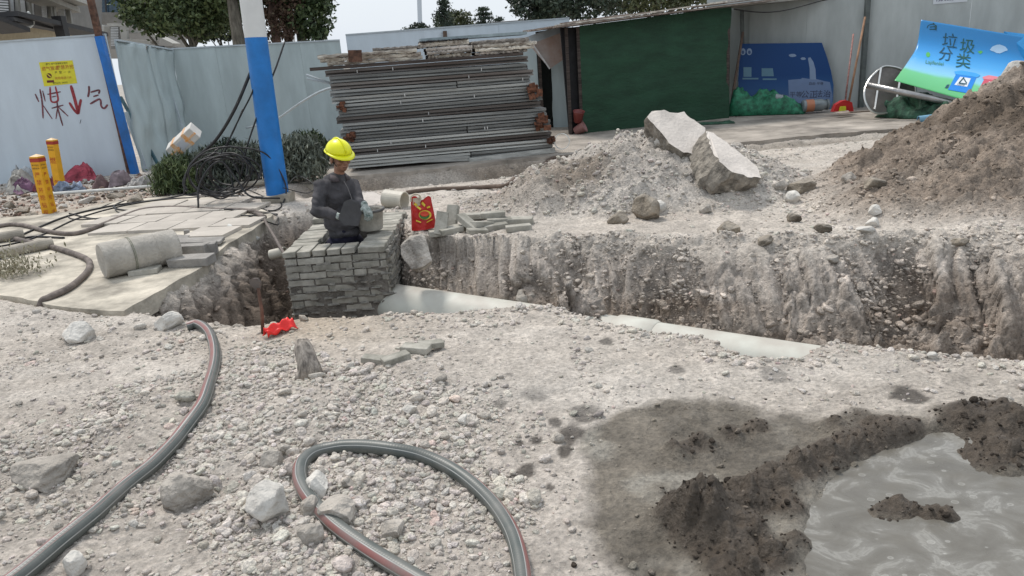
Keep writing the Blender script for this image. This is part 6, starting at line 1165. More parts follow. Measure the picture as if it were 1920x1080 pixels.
tree((PY(445, 84, 20)[0], 20, 0), [B(430, -90, 20, 1.5, 1.5, .8), B(470, -60, 20, 1.2, 1.2, .6), B(400, -50, 20.4, .8, .9, .5)], 3500, .09, LG, 'thick grey trunked tree directly left of the painted pole', .21, seed=3, trunk_pts=[np.array((PY(447, 84, 20)[0], 20, 0)), PY(440, 30, 20), PY(425, -60, 20)], limbs=False)
tree((PY(520, 80, 21)[0], 21, 0), [B(575, 15, 21, .55, .8, .75), B(590, 45, 21, .35, .6, .42), B(560, -25, 21, .8, .9, .6), B(596, -8, 21, .42, .5, .5), B(500, -20, 21, .7, .8, .5), B(585, 68, 21, .3, .5, .2)], 6500, .07, LG, 'bushy tree right of the painted pole above the long fence', .17, seed=4, trunk_pts=[np.array((PY(565, 80, 21)[0], 21, 0)), PY(560, 30, 21), PY(575, -30, 21)])
tree((PY(525, 80, 20.5)[0], 20.5, 0), [B(512, 20, 20.5, .35, .5, .55), B(535, 45, 20.5, .3, .4, .45), B(545, 0, 20.5, .4, .4, .5), B(505, 55, 20.5, .22, .3, .3)], 2600, .05, LB_, 'reddish brown creeper covered tree just right of the pole', .16, bk=barkr, seed=5, trunk_pts=[np.array((PY(515, 80, 20.5)[0], 20.5, 0)), PY(512, 30, 20.5), PY(505, -30, 20.5)])
tree((PY(540, 80, 20.8)[0], 20.8, 0), [B(545, -40, 20.8, .5, .5, .4), B(530, -20, 20.8, .4, .4, .4)], 900, .06, LD, 'dark second stem beside the creeper covered tree', .14, bk=barkr, seed=15, trunk_pts=[np.array((PY(538, 80, 20.8)[0], 20.8, 0)), PY(535, 30, 20.8), PY(550, -30, 20.8)])
tree((PY(777, 70, 60)[0], 60, -.0), [B(770, 62, 60, .75, .8, .4), B(785, 56, 60, .7, .8, .5), B(795, 62, 60, .5, .8, .45)], 2200, .11, LD, 'low dark bush far away left of the slim conifer', .2, seed=6)
tree((PY(850, 70, 55)[0], 55, 0), [B(845, 48, 55, 1.0, 1, .9), B(862, 40, 55, .8, 1, .7), B(835, 60, 55, .8, 1, .5), B(870, 60, 55, .7, 1, .5)], 4200, .11, LO, 'round olive tree far away beside the slim conifer', .25, seed=7)
def conifer(px, top, bot, wpx, y, label, seed, layers=7, dens=300, gap=1.0):
    b_ = PY(px, bot, y); t_ = PY(px, top, y); R_ = np.random.RandomState(seed); C_ = []; H_ = t_[2] - b_[2]; W_ = wpx / FPX * y / 2
    for i in range(layers):
        f = (i + .3) / layers; z = b_[2] + H_ * (1 - f); r = W_ * (.15 + .85 * f) * R_.uniform(.8, 1.1)
        for _ in range(5): a = R_.uniform(0, 6.28); k = dens // 5; tt = R_.rand(k); C_.append(np.stack([t_[0] + np.cos(a) * r * tt + R_.randn(k) * .12, y + np.sin(a) * r * tt + R_.randn(k) * .12, z - .12 * r * tt + R_.randn(k) * .07 * gap + .05 * r], 1))
    C_ = np.concatenate(C_); r_ = empty('conifer', (t_[0], y, 0), label, 'tree'); o_ = np.array([t_[0], y, 0]); link('crown', leafmesh('crown', C_ - o_, .13, .035, LD, seed=seed), None, r_); MB().tube([(0, 0, 0), (0, 0, t_[2])], [.2, .03], 8).build('trunk', bark, r_)
conifer(830, -6, 66, 62, 50, 'slim tall conifer far away over the steel stack', 8, 9, 220); conifer(905, 15, 66, 80, 50, 'dark conifer with layered branches far away left of the shed', 9, 6, 240, .8); conifer(935, 34, 66, 44, 52, 'smaller conifer with layered branches right of the larger one', 10, 4, 180, .8)
tree((PY(1060, 60, 24)[0], 24, 0), [B(1000, 5, 24, .7, 1, .55), B(1045, 10, 24, .9, 1, .6), B(1100, 5, 24, 1, 1, .6), B(985, -20, 24, .5, .8, .5), B(1060, -25, 24, 1.3, 1, .6), B(1010, 30, 24, .45, .6, .25)], 7000, .075, LD, 'dark leafy tree rising behind the left end of the shed roof', .2, seed=11)
tree((PY(1200, 40, 25)[0], 25, 0), [B(1170, -2, 25, 1.1, 1, .45), B(1240, -8, 25, 1.2, 1, .5), B(1300, -25, 25, 1.2, 1, .6)], 5500, .075, LO, 'brownish leafy tree behind the middle of the shed roof', .2, seed=12)
o = MB().tube([PY(788, 62, 150), PY(785, -40, 150)], .45, 10).build('mast', mat('far_mast', (.50, .55, .60), .8, var=.02, bump=0)); tag(o, 'faint distant mast rising against the sky', 'mast'); finish(o)
o = MB().box((0, 0, 0), (4, 3, 1.0)).build('far_roof', mat('far_roof_grey', (.17, .17, .17), .8), None, tuple(PY(990, 56, 45))); tag(o, 'low grey roof far behind the conifers', 'roof')
o = MB().tube([PY(548, 90, 30), PY(546, 30, 30)], .12, 10).build('white_post', mat('white_strip', (.7, .7, .7), .5)); tag(o, 'pale post glimpsed between the tree trunks', 'post'); finish(o)

# ------------------------------------------------------------------ villas behind the left fence
wl = mat('villa_wall', (.24, .235, .225), .8, var=.15, scale=2); wl2 = mat('villa_trim', (.38, .37, .34), .7, var=.12, scale=3); tanm = mat('tan_wall', (.42, .35, .24), .8, var=.12); lou = mat('louvre', (.52, .53, .53), .5, var=.1); win = mat('dark_window', (.02, .022, .026), .3, var=.2, bump=0); eav = mat('dark_eave', (.035, .034, .036), .6)
v1 = empty('villa', PY(60, 110, 26), 'grey villa with louvred windows and dark eaves behind the left fence', 'house'); v1o = np.array(v1.location)
def seg(mb, a, b, hgt, dep, ya=None):                        # a board between two picture points at given depths
    pa, pb_ = Vector(PY(*a) - v1o), Vector(PY(*b) - v1o); return mb.beam(pa, pb_, dep, hgt)
def vquad(name, pts, m, off=(0, .25, 0), par=v1): MB().prism([Vector(PY(*p)) - par.location for p in pts], off).build(name, m, par)
vquad('upper_wall', [(-60, -60, 22), (185, -20, 30), (185, 60, 30), (-60, 45, 22)], wl)
vquad('lower_wall', [(-60, 20, 21.9), (150, 62, 29.5), (150, 100, 29.5), (-60, 100, 21.9)], tanm, (0, -.1, 0))
MB().beam(Vector(PY(60, -8, 23)) - v1.location, Vector(PY(132, 20, 27.5)) - v1.location, .6, .16).build('cornice', wl2, v1); MB().beam(Vector(PY(70, -18, 23)) - v1.location, Vector(PY(140, 6, 27.5)) - v1.location, .9, .18).build('cornice', wl2, v1)
for i, (x, yt, yb, w, y) in enumerate([(5, -5, 40, 20, 23.0), (42, 0, 28, 9, 24.0), (60, 3, 31, 5, 24.6), (82, 8, 36, 9, 25.4), (115, 16, 42, 12, 26.6), (22, -3, 26, 6, 23.4)]):
    wnd = MB().prism([Vector(PY(*p, y - .45)) - v1.location for p in [(x - w / 2, yt - 1), (x + w / 2, yt + 1), (x + w / 2 + 2, yb + 1), (x - w / 2 + 2, yb - 1)]], (0, .05, 0)).build('window', win, v1)
    for k in range(9):
        yy_ = yt + (yb - yt) * (k + .5) / 9; MB().beam(Vector(PY(x - w / 2 + k * .25, yy_ - .5, y - .52)) - v1.location, Vector(PY(x + w / 2 + k * .25, yy_ + .8, y - .52)) - v1.location, .02, .045).build('louvre_slat', lou, wnd)
for x, yt, yb, y in [(30, -5, 28, 23.6), (52, 0, 34, 24.2), (92, 8, 40, 25.7), (98, 9, 42, 25.8), (128, 18, 44, 27)]: MB().beam(Vector(PY(x, yt, y - .55)) - v1.location, Vector(PY(x + 4, yb, y - .55)) - v1.location, .14, .10, up=(0, 1, 0)).build('pilaster', wl2, v1)
MB().beam(Vector(PY(5, 27, 21.5)) - v1.location, Vector(PY(180, 66, 27)) - v1.location, .8, .13).build('eave', eav, v1); MB().beam(Vector(PY(-30, 36, 20.8)) - v1.location, Vector(PY(30, 58, 22)) - v1.location, .8, .12).build('eave', eav, v1); MB().beam(Vector(PY(15, 36, 21.3)) - v1.location, Vector(PY(90, 52, 24)) - v1.location, .3, .10).build('gutter', eav, v1)
MB().tube(cr_spline([np.array(PY(*p)) - v1o for p in [(52, 22, 22.5), (60, 34, 22.6), (62, 44, 22.6), (54, 51, 22.4), (30, 51, 22)]], 6), .035, 8).build('downpipe', mat('white_pvc', (.7, .7, .66)), v1, smooth=True)
MB().box(Vector(PY(114, 50, 24)) - v1.location, (.28, .28, .6)).build('chimney_duct', eav, v1)
v2 = empty('villa', PY(230, 110, 32), 'second grey villa with stepped cornices between the rusty post and the tree', 'house')
vquad('upper_wall', [(128, -60, 34), (345, -60, 34), (345, 110, 34), (128, 110, 34)], mat('villa_wall_warm', (.33, .31, .285), .8, var=.15, scale=2), (0, .3, 0), v2)
for a, b, w, h, nm in [((128, 14, 33.4), (172, 12, 33.4), .5, .16, 'sill'), ((130, 38, 33), (205, 55, 33), .9, .22, 'cornice'), ((130, 30, 33.2), (178, 34, 33.2), .5, .28, 'cornice'), ((205, 47, 31.5), (240, 47, 31.5), .4, .12, 'cornice'), ((240, 76, 31.5), (290, 80, 31.5), .8, .12, 'cornice'), ((285, 62, 31.5), (330, 84, 31.5), .8, .12, 'cornice'), ((240, 60, 31.8), (290, 60, 31.8), .4, .10, 'cornice')]: MB().beam(Vector(PY(*a)) - v2.location, Vector(PY(*b)) - v2.location, w, h).build(nm, wl2, v2)
for q, m_, nm in [([(145, -10), (165, -10), (165, 18), (145, 18)], mat('tan_wall', (.42, .35, .24)), 'window_panel'), ([(182, -15), (232, -15), (232, 23), (180, 23)], mat('blue_glass', (.04, .07, .10), .1, bump=0), 'window')]:
    f = MB().prism([Vector(PY(*p, 33.2)) - v2.location for p in q], (0, .1, 0)).build(nm, m_, v2)
    if nm == 'window': MB().beam(Vector(PY(197, -15, 33.1)) - v2.location, Vector(PY(199, 23, 33.1)) - v2.location, .05, .05, up=(0, 1, 0)).build('window_bar', eav, f)
pw_ = MB().prism([Vector(PY(*p, 31.4)) - v2.location for p in [(206, 50), (224, 50), (228, 92), (208, 92)]], (0, .1, 0)).build('louvre_window', wl, v2)
for k in range(12): MB().beam(Vector(PY(208, 52 + 3 * k, 31.3)) - v2.location, Vector(PY(222, 52 + 3 * k, 31.3)) - v2.location, .02, .03).build('louvre_slat', lou, pw_)
MB().prism([Vector(PY(*p, 31.3)) - v2.location for p in [(224, 50), (236, 50), (241, 92), (229, 92)]], (0, .2, 0)).build('pilaster', wl2, v2)
vquad('garage_wall', [(240, 82, 31.2), (330, 88, 31.2), (330, 120, 31.2), (240, 120, 31.2)], wl, (0, .2, 0), v2)
# ------------------------------------------------------------------ the mason in the chamber
def capsule(mb, a, b, ra, rb, n=14):
    a, b = Vector(a), Vector(b); d = (b - a); L_ = d.length; q = d.to_track_quat('Z', 'Y').to_matrix(); pr_ = []
    for i in range(5): t = i / 4 * math.pi / 2; pr_.append((ra * math.sin(t) + 1e-4, -ra * math.cos(t)))
    for i in range(1, 4): t = i / 4; pr_.append((ra + (rb - ra) * t, L_ * t))
    for i in range(5): t = i / 4 * math.pi / 2; pr_.append((rb * math.cos(t) + 1e-4, L_ + rb * math.sin(t)))
    return mb.lathe(pr_, a, n, q)
def ell(mb, c, r, rz=0.0, rx=0.0, ry=0.0, n=18):
    M = Euler((rx, ry, rz)).to_matrix() @ Matrix.Diagonal(Vector(r)); pr_ = [(math.sin(t) + 1e-4, -math.cos(t)) for t in np.linspace(0, math.pi, 11)]; return mb.lathe(pr_, c, n, M)
def remesh(mb, name, m, parent, vox, smooth_it=4, disp=None, loc=None):
    o = mb.build(name, m); o.modifiers.new('r', 'REMESH').mode = 'VOXEL'; o.modifiers['r'].voxel_size = vox; sm = o.modifiers.new('s', 'SMOOTH'); sm.iterations = smooth_it; sm.factor = .6
    bpy.context.view_layer.update(); me = bpy.data.meshes.new_from_object(o.evaluated_get(bpy.context.evaluated_depsgraph_get())); bpy.data.objects.remove(o)
    n = len(me.vertices); co = np.empty(n * 3, np.float32); me.vertices.foreach_get('co', co); co = co.reshape(-1, 3)
    if disp is not None:
        no = np.empty(n * 3, np.float32); me.vertices.foreach_get('normal', no); co = co + no.reshape(-1, 3) * disp(co)[:, None]
    if parent is not None: co = co - np.array(parent.location)[None]
    me.vertices.foreach_set('co', co.astype(np.float32).ravel()); me.name = name; me.materials.clear(); return link(name, me, m, parent, smooth=True)
skin = mat('weathered_skin', (.30, .155, .10), .55, var=.25, scale=14, bump=.2); jac = mat('dark_jacket', (.082, .078, .084), .9, var=.4, scale=6, bump=.5, bscale=90, dist=.003); tro = mat('navy_trousers', (.020, .019, .042), .85, var=.3, scale=6, bump=.3); glv = mat('grey_glove', (.46, .49, .46), .8, var=.4, scale=25, bump=.3, col2=(.12, .16, .14)); hair = mat('black_hair', (.015, .013, .012), .6)
Wp = lambda px, py, y: Vector(PY(px, py, y))
pel = Wp(646, 455, 7.05); feet = -.80
worker = empty('person', (pel.x, pel.y, feet), 'mason in yellow hard hat and dark grey jacket standing inside the brick chamber', 'person')
neck = Wp(634, 326, 6.98); chest = Wp(634, 365, 7.0); belly = Wp(642, 412, 7.0); head = Wp(637, 295, 6.93)
shR = Wp(603, 350, 6.88); shL = Wp(662, 348, 7.10); elR = Wp(594, 396, 6.72); wrR = Wp(633, 405, 6.62); elL = Wp(672, 382, 6.92); wrL = Wp(684, 386, 6.74)
fd = Vector((.62, -.78, -.12)).normalized()                  # where the face looks: right and towards the camera, down
rt = fd.cross(Vector((0, 0, 1))).normalized() ; upH = rt.cross(fd).normalized()
HS = 1.08; hd = lambda a, b, c: head + (rt * a + fd * b + upH * c) * HS        # head frame: side, front, up
body = MB(); Mh = Matrix((rt, fd, upH)).transposed() * 1.0
def ellh(mb, c, r): mb.lathe([(math.sin(t) + 1e-4, -math.cos(t)) for t in np.linspace(0, math.pi, 13)], c, 20, Mh @ Matrix.Diagonal(Vector(r) * HS))
ellh(body, hd(0, -.010, .022), (.074, .094, .098)); ellh(body, hd(0, .030, -.050), (.056, .056, .066)); ellh(body, hd(0, .050, -.088), (.030, .030, .026))
ellh(body, hd(0, .094, -.026), (.013, .019, .024)); ellh(body, hd(0, .104, -.040), (.016, .014, .010)); ellh(body, hd(.040, .062, -.032), (.024, .024, .020)); ellh(body, hd(-.040, .062, -.032), (.024, .024, .020)); ellh(body, hd(0, .082, -.066), (.024, .012, .007)); ellh(body, hd(0, .080, -.076), (.020, .011, .007)); ellh(body, hd(0, .080, .010), (.052, .016, .010))
for s_ in (-1, 1): ellh(body, hd(s_ * .077, -.008, -.015), (.010, .020, .034))
capsule(body, head + Vector((0, 0, -.06)) - fd * .02, neck + Vector((0, .01, -.05)), .050, .050); capsule(body, neck + Vector((0, 0, -.12)), belly, .06, .08); ell(body, chest + Vector((0, .03, -.03)), (.12, .06, .13), .3); capsule(body, shR, elR, .045, .035); capsule(body, elR, wrR, .036, .027); capsule(body, shL, elL, .045, .035); capsule(body, elL, wrL, .036, .027)
hipR, hipL = pel + Vector((-.09, -.03, -.02)), pel + Vector((.09, .03, -.02)); ftR, ftL = Vector((pel.x - .12, pel.y - .05, feet + .06)), Vector((pel.x + .12, pel.y + .05, feet + .06)); kR, kL = (hipR + ftR) / 2 + Vector((.03, -.05, 0)), (hipL + ftL) / 2 + Vector((.03, -.04, 0))
capsule(body, belly, pel, .11, .12); 
for h_, k_, f_ in ((hipR, kR, ftR), (hipL, kL, ftL)): capsule(body, h_, k_, .075, .05); capsule(body, k_, f_, .048, .035); ell(body, f_ + Vector((.03, -.05, -.02)), (.045, .11, .035), .4)
remesh(body, 'body', skin, worker, .0065, 3)
# eyes, brows, mouth
for s_ in (-1, 1):
    e = MB(); ellh(e, hd(s_ * .030, .073, -.008), (.011, .008, .006)); e.build('eye', flatmat('eye_dark', (.03, .02, .018), .3), worker, tuple(-worker.location), smooth=True)
    e = MB(); e.tube([hd(s_ * .016, .090, .008), hd(s_ * .034, .083, .012), hd(s_ * .050, .068, .006)], .0038, 6); e.build('eyebrow', hair, worker, tuple(-worker.location))
e = MB(); e.tube([hd(-.020, .086, -.070), hd(0, .093, -.0705), hd(.020, .086, -.070)], .0022, 6); e.build('mouth', flatmat('lip_line', (.06, .02, .018), .5), worker, tuple(-worker.location))
e = MB(); ellh(e, hd(0, -.028, .012), (.082, .088, .086)); remesh(e, 'hair', hair, worker, .01, 1)
# jacket
fold = lambda co: .012 * rid(co[:, 0] * 9 + co[:, 1] * 5, co[:, 2] * 11 + co[:, 0] * 4, 3, 2) + .006 * fbm(co[:, 0] * 20 + co[:, 1] * 13, co[:, 2] * 18, 2, 5)
j = MB(); ell(j, chest + Vector((-.005, 0, .01)), (.185, .128, .200), .35); ell(j, belly + Vector((-.01, -.01, -.01)), (.162, .130, .15), .3); capsule(j, chest + Vector((0, 0, .10)), neck + Vector((0, 0, -.055)), .13, .080); capsule(j, shR, shL, .066, .062); capsule(j, shR, elR, .068, .058); capsule(j, elR, wrR.lerp(elR, .16), .060, .044); capsule(j, shL, elL, .066, .056); capsule(j, elL, wrL.lerp(elL, .2), .056, .042)
ell(j, shR + Vector((.0, 0, .0)), (.074, .074, .072)); ell(j, belly + Vector((0, 0, -.12)), (.150, .125, .07), .3); ell(j, belly + Vector((.045, -.075, .02)), (.10, .07, .13), .3)
remesh(j, 'jacket', jac, worker, .009, 3, fold)
# collar, zip, pocket
cN = neck + Vector((0, 0, -.020)); col_ = MB(); ring = []
for k in range(21):
    a = -2.75 + 5.5 * k / 20; ring.append((a, cN + (rt * math.sin(a) * .072 - fd * math.cos(a) * .066) * 1.0))
V_ = []
for a, p_ in ring: o_ = (p_ - cN).normalized(); V_ += [p_ + Vector((0, 0, .022)), p_ + o_ * .034 + Vector((0, 0, -.03)), p_ + o_ * .020 + Vector((0, 0, -.034))]
col_.add(V_, [(3 * k + j_, 3 * k + j_ + 1, 3 * k + j_ + 4, 3 * k + j_ + 3) for k in range(20) for j_ in (0, 1)]); o = col_.build('collar', mat('jacket_collar', (.085, .070, .075), .85), worker, tuple(-worker.location), smooth=True); o.modifiers.new('t', 'SOLIDIFY').thickness = .005
zp = MB(); zx = [Wp(a, b, y_) for a, b, y_ in [(645, 340, 6.84), (652, 352, 6.84), (658, 368, 6.84), (663, 385, 6.84), (667, 402, 6.84)]]
zp.tube(zx, .004, 6); zp.build('zip', flatmat('zip_grey', (.16, .15, .15)), worker, tuple(-worker.location))
# trousers
t_ = MB(); capsule(t_, belly + Vector((0, 0, -.08)), pel, .125, .138); 
for h_, k_, f_ in ((hipR, kR, ftR), (hipL, kL, ftL)): capsule(t_, h_, k_, .098, .072); capsule(t_, k_, f_ + Vector((0, 0, .02)), .070, .055)
remesh(t_, 'trousers', tro, worker, .010, 3, fold)
for f_ in (ftR, ftL): s_ = MB(); ell(s_, f_ + Vector((.03, -.05, -.02)), (.055, .13, .045), .4); s_.build('shoe', dark, worker, tuple(-worker.location), smooth=True)
# hard hat: shell, ridge, brim with peak
hat = MB(); prof = [(math.cos(t), math.sin(t)) for t in np.linspace(0, math.pi / 2, 9)]; hc = hd(0, -.010, .052); tl = Euler((0, 0, 0)).to_matrix(); Mt = Mh @ Matrix.Rotation(-.16, 3, 'X')
hat.lathe([(r_ + 1e-4, z_) for r_, z_ in prof], hc, 28, Mt @ Matrix.Diagonal(Vector((.115, .138, .114))))
hat.v = [tuple(Vector(v)) for v in hat.v]; hl = empty('hard_hat', hc, 'bright yellow hard hat on the head of the mason', 'hard hat') if False else None
yh = mat('hat_yellow', (.80, .80, .015), .35, var=.05, bump=0); ho = hat.build('hard_hat', yh, worker, tuple(-worker.location), smooth=True); ho.modifiers.new('t', 'SOLIDIFY').thickness = .003
brim = MB(); V_ = []
for k in range(33):
    a = k / 32 * 2 * math.pi; fr = max(0, math.sin(a)) ** 2; wd = .012 + .042 * fr; V_ += [Vector((math.cos(a) * .119, math.sin(a) * .141, .004)), Vector((math.cos(a) * (.119 + wd * .8), math.sin(a) * (.141 + wd), -.006 - .016 * fr))]
V_ = [Mt @ v + hc for v in V_]; brim.add(V_, [(2 * k, 2 * k + 1, 2 * k + 3, 2 * k + 2) for k in range(32)]); bo = brim.build('hat_brim', yh, ho, None, smooth=True); bo.location = (0, 0, 0); bo.modifiers.new('t', 'SOLIDIFY').thickness = .004
rg = MB(); rg.tube([Mt @ Vector((0, math.cos(t) * .143, math.sin(t) * .120)) + hc for t in np.linspace(.25, 2.7, 12)], .008, 8); rg.build('hat_ridge', yh, ho, smooth=True)
st_ = MB(); st_.tube([hd(-.078, .02, .02), hd(-.066, .035, -.05), hd(0, .045, -.118), hd(.066, .035, -.05), hd(.078, .02, .02)], .0035, 6); st_.build('chin_strap', dark, ho)
# gloved hands, each finger separate
def hand(w, dr, side, curl, name, m, parent, s=1.0, thumb=1):
    dr = Vector(dr).normalized(); sd = Vector(side); sd = (sd - dr * sd.dot(dr)).normalized(); nr_ = dr.cross(sd).normalized(); mb = MB(); pc = w + dr * .045 * s
    mb.lathe([(math.sin(t) + 1e-4, -math.cos(t)) for t in np.linspace(0, math.pi, 9)], pc, 14, Matrix((sd, nr_, dr)).transposed() @ Matrix.Diagonal(Vector((.044 * s, .020 * s, .055 * s)))); capsule(mb, w - dr * .02, w + dr * .02, .032 * s, .030 * s, 12)
    for i, (o_, l) in enumerate(((-.033, .062), (-.011, .074), (.011, .070), (.033, .055))):
        b0 = w + dr * .085 * s + sd * o_ * s; d1 = (dr * math.cos(curl) - nr_ * math.sin(curl)); d2 = (dr * math.cos(curl * 2.1) - nr_ * math.sin(curl * 2.1)); b1 = b0 + d1 * l * .55 * s; b2 = b1 + d2 * l * .5 * s; capsule(mb, b0 - dr * .012, b1, .0105 * s, .0095 * s, 8); capsule(mb, b1, b2, .0095 * s, .008 * s, 8)
    t0 = w + dr * .03 * s - sd * thumb * .036 * s; t1 = t0 + (dr * .6 - sd * thumb * .7 - nr_ * .3).normalized() * .036 * s; t2 = t1 + (dr * .8 - nr_ * .6).normalized() * .030 * s; capsule(mb, t0, t1, .013 * s, .012 * s, 8); capsule(mb, t1, t2, .012 * s, .010 * s, 8)
    return remesh(mb, name, m, parent, .0042, 1)
hand(wrL, (.30, -.55, -.45), (.8, .5, -.2), .55, 'glove', glv, worker, 1.05, 1); hand(wrR, (.80, -.35, -.25), (.1, -.5, .8), .55, 'glove', glv, worker, 1.0, 1)
# plastering float held in the right hand
tr = empty('trowel', wrR + Vector((.07, -.06, .02)), 'dark grey plastering trowel held in front of the belly of the mason', 'trowel'); c0 = Vector(tr.location); MB().prism([Wp(a, b, 6.53) - c0 for a, b in [(645, 378), (655, 374), (668, 380), (674, 402), (668, 424), (646, 422), (634, 410)]], (.02, .006, 0)).build('trowel_blade', mat('trowel_grey', (.075, .075, .078), .7, var=.2), tr); MB().tube([Wp(636, 404, 6.55) - c0, Wp(652, 400, 6.56) - c0], .014, 10).build('trowel_handle', dk, tr, smooth=True)
# mortar bucket on the rim
bp_ = Vector(PY(699, 449, 7.02)); bp_.z = .085; bk = empty('mortar_bucket', bp_, 'pale plastic bucket of mortar standing on the right rim of the brick chamber', 'bucket'); bm1 = mat('bucket_plastic', (.42, .40, .35), .6, var=.3, scale=8, bump=.3); prr_ = [(0, 0), (.105, 0), (.112, .01), (.132, .185), (.142, .187), (.142, .200), (.128, .200), (.122, .17), (.10, .02), (0, .02)]
MB().lathe(prr_, (0, 0, 0), 32).build('bucket_shell', bm1, bk, smooth=False).data.polygons.foreach_set('use_smooth', [True] * (32 * 9)); mb = MB(); R9 = random.Random(5); pts = [(0, .175)] + [(.04, .18), (.08, .172), (.126, .165)]; mb.lathe([(r_ + 1e-4, z_) for r_, z_ in pts], (0, 0, 0), 20); mb.v = [(x, y, z + R9.uniform(-.012, .012)) for x, y, z in mb.v]; mb.build('mortar_fill', mat('fresh_mortar', (.27, .255, .225)), bk, smooth=True)
mb = MB(); mb.lathe([(.143, .178), (.150, .186), (.150, .203), (.140, .206), (.128, .20)], (0, 0, 0), 32); mb.build('bucket_rim', mat('dark_rim', (.13, .125, .12), .7, var=.4), bk, smooth=True)
# red rice bag
rb = GT(800, 432); bag = empty('rice_bag', rb, 'red printed plastic bag standing beside the heap of bricks', 'bag'); yb = rb[1]
Q_ = [(773, 432), (818, 424)]; res = 26; V_ = []; 
for s_ in (0, 1):
    for i in range(res + 1):
        for k in range(res + 1):
            u, v = i / res, k / res; xb = 772 + 47 * u; xt = 770 + 38 * u; yb_ = 432 - 7 * u; yt_ = 372 - 6 * abs(u - .5) * 0 - 4 * math.sin(u * 9); px = xb + (xt - xb) * v; py = yb_ + (yt_ - yb_) * v; bul = math.sin(math.pi * u) ** .6 * (.065 - .045 * v) + .012 * float(rid(np.array(u * 4.0 + s_), np.array(v * 4.0), 3, 3)); V_.append(Vector(PY(px, py, yb + .02)) + Vector((0, (-1 if s_ == 0 else 1) * bul, 0)) - Vector(rb))
q_ = (res + 1) ** 2; mb = MB(); fs = [(s_ * q_ + i * (res + 1) + k, s_ * q_ + (i + 1) * (res + 1) + k, s_ * q_ + (i + 1) * (res + 1) + k + 1, s_ * q_ + i * (res + 1) + k + 1) for s_ in (0, 1) for i in range(res) for k in range(res)]; mb.add(V_, fs)
rd = mat('red_bag_print', (.50, .022, .018), .4, var=.15, scale=5, bump=.2); sack = mb.build('bag_sack', rd, bag, smooth=True)
def bagpt(px, py, off):                                      # on the front of the bag
    best = min(range(q_), key=lambda i: (proj(V_[i] + Vector(rb))[0] - px) ** 2 + (proj(V_[i] + Vector(rb))[1] - py) ** 2); p_ = Vector(PY(px, py, (V_[best] + Vector(rb)).y - off)); return p_ - Vector(rb)
def bagpoly(pts, m, nm, off): MB().add([bagpt(a, b, off) for a, b in pts], [tuple(range(len(pts)))]).build(nm, m, bag)
yel2 = flatmat('bag_yellow', (.72, .55, .05), .4); circ = lambda cx, cy, rx, ry, a0=0, a1=6.283, n=16: [(cx + rx * math.cos(a), cy + ry * math.sin(a)) for a in np.linspace(a0, a1, n)]
bagpoly(circ(797, 403, 12, 9), yel2, 'printed_oval', .012); bagpoly(circ(796, 404, 9.5, 7), flatmat('bag_green', (.05, .17, .03), .4), 'printed_bowl', .016); bagpoly(circ(796, 401, 8.5, 5.2), flatmat('bag_red_centre', (.62, .06, .02), .4), 'printed_centre', .020)
for p4 in ([(778, 380), (783, 383), (781, 387), (776, 384)], [(783, 386), (790, 391), (788, 394), (781, 389)], [(792, 378), (798, 384), (796, 388), (790, 382)], [(800, 388), (806, 386), (807, 389), (801, 391)], [(780, 412), (790, 416), (789, 418), (780, 415)], [(800, 416), (811, 410), (811, 412), (800, 418)]): bagpoly(p4, yel2, 'printed_mark', .012)
MB().tube(cr_spline([Vector(PY(a, b, yb - .01)) - Vector(rb) for a, b in [(771, 378), (771, 369), (778, 364), (786, 366), (789, 373), (786, 381)]], 5), .008, 6).build('bag_handle', mat('cream_strip', (.56, .48, .36), .7), bag, smooth=True)
MB().add([Vector(PY(a, b, yb - .005)) - Vector(rb) for a, b in [(774, 372), (788, 370), (788, 385), (781, 389), (774, 384)]], [(0, 1, 2, 3, 4)]).build('bag_lining', mat('cream_strip', (.56, .48, .36), .7), bag)
# shovel stuck in the ground with a red rag
s0 = GT(492, 626); sv = empty('shovel', s0, 'rusty shovel with blade up leaning at the front edge of the pit', 'shovel'); y1_ = s0[1] + .08; top = Vector(PY(484, 540, y1_)) - Vector(s0)
MB().tube([(0, 0, -.03), tuple(top * .5 + Vector((.01, 0, 0))), tuple(top)], .0115, 8).build('shovel_handle', rust, sv, smooth=True); MB().prism([Vector(PY(a, b, y1_)) - Vector(s0) for a, b in [(481, 545), (468, 533), (467, 526), (474, 522), (483, 522), (488, 530), (486, 543)]], (.005, .012, 0)).build('shovel_blade', mat('dusty_steel', (.20, .17, .15), .8, var=.4), sv)
a = G(498, 634); b = G(548, 614); d = (b - a); L_ = np.linalg.norm(d); d /= L_; n_ = np.array([-d[1], d[0], 0]); V_ = []; nx, ny = 30, 14
for i in range(nx):
    for k in range(ny):
        u, v = i / (nx - 1), k / (ny - 1); w = .055 * (.55 + .6 * u); p_ = a + d * L_ * u + n_ * (v - .5) * 2 * w; z = max(surf(p_[0], p_[1]), -.02) + .012 + .050 * math.sin(math.pi * v) ** .7 + .014 * math.sin(v * 14 + u * 3) + .010 * math.sin(u * 17 + v * 5); V_.append((p_[0], p_[1], z))
mb = MB(); mb.add(V_, [(i * ny + k, (i + 1) * ny + k, (i + 1) * ny + k + 1, i * ny + k + 1) for i in range(nx - 1) for k in range(ny - 1)]); o = mb.build('red_rag', mat('bright_red_plastic', (.78, .025, .02), .35, var=.12, scale=20), smooth=True); o.modifiers.new('t', 'SOLIDIFY').thickness = .004; tag(o, 'bright red plastic rag lying beside the shovel at the pit edge', 'rag'); finish(o)
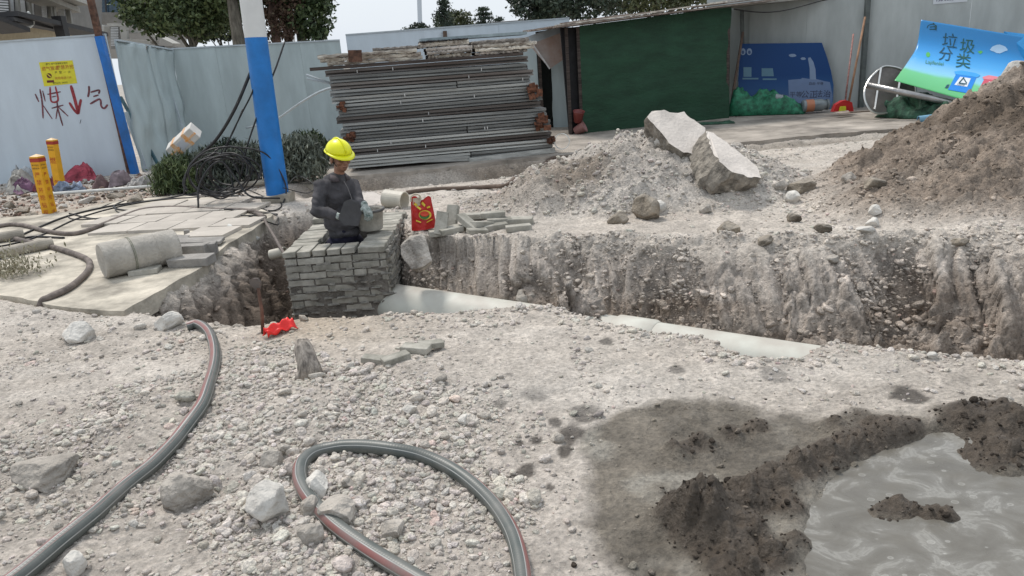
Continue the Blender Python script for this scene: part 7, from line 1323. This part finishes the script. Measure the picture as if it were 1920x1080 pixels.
# ------------------------------------------------------------------ gravel, rubble and clods
A1 = pts_scatter(330000, 1.3, 13, dens_a, .0042, .026, 1.6, 11, stone_col)
scatter('gravel', 'pale crushed stone gravel strewn over the dirt, the heaps and the trench wall', *A1, PROTO, 'gravel')
def dens_b(x, y, z, Zn): return dens_a(x, y, z, Zn) ** 1.5 * np.where(Zn['m1'] > .02, 1.5, 1) * np.where(y < 5, .9, .6)
A2 = pts_scatter(34000, 1.3, 12, dens_b, .012, .045, 2.1, 12, stone_col)
scatter('rubble', 'coarser pale stones among the gravel', *A2, PROTO, 'rubble')
def dens_c(x, y, z, Zn): return np.where((Zn['mud'] > .02) & (Zn['mr'] > .012), .30, 0) + np.where((Zn['mud'] > -.12) & (Zn['mud'] < .02), .012, 0) + np.where(Zn['m2'] > .05, .35, 0) + np.where(Zn['ins'] & (z < -.1), .28, 0)
def clod_col(x, y, z, Zn, R_):
    c2, _ = ground_col(x, y, z, Zn); c = c2 * R_.uniform(.7, 1.15, (len(x), 1)); return np.where((Zn['mud'] > -.15)[:, None], np.array([[.062, .05, .04]]) * R_.uniform(.7, 1.4, (len(x), 1)), c)
A3 = pts_scatter(110000, 1.3, 11, dens_c, .004, .020, 1.9, 13, clod_col)
scatter('soil_clods', 'dark crumbs and clods of soil on the mud ridges, brown heap and trench wall', *A3, PROTO, 'soil')

R5 = np.random.RandomState(21); n5 = 5200; cx5 = R5.uniform(-9.2, -3.6, n5); cy5 = R5.uniform(9.3, 13.4, n5); Z5 = zones(cx5, cy5); k5 = (Z5['slab'] < -.05) & (R5.rand(n5) < np.clip(.55 + 1.2 * fbm(cx5 * 1.2, cy5 * 1.2, 3, 4), .05, 1)); cx5, cy5 = cx5[k5], cy5[k5]; n5 = len(cx5)
pal = np.array([[.55, .50, .45], [.30, .22, .17], [.14, .10, .08], [.40, .27, .22], [.62, .60, .57], [.22, .19, .16]]); r5 = .012 + .035 * R5.rand(n5) ** 3
scatter('debris', 'brown and pale rubble crumbs on the soil round the gas marker posts', np.stack([cx5, cy5, np.array([surf(a, b) for a, b in zip(cx5, cy5)]) + r5 * .3], 1), r5[:, None] * R5.uniform(.6, 1.4, (n5, 3)), pal[R5.randint(0, 6, n5)] * R5.uniform(.7, 1.2, (n5, 1)), PROTO, 'debris')
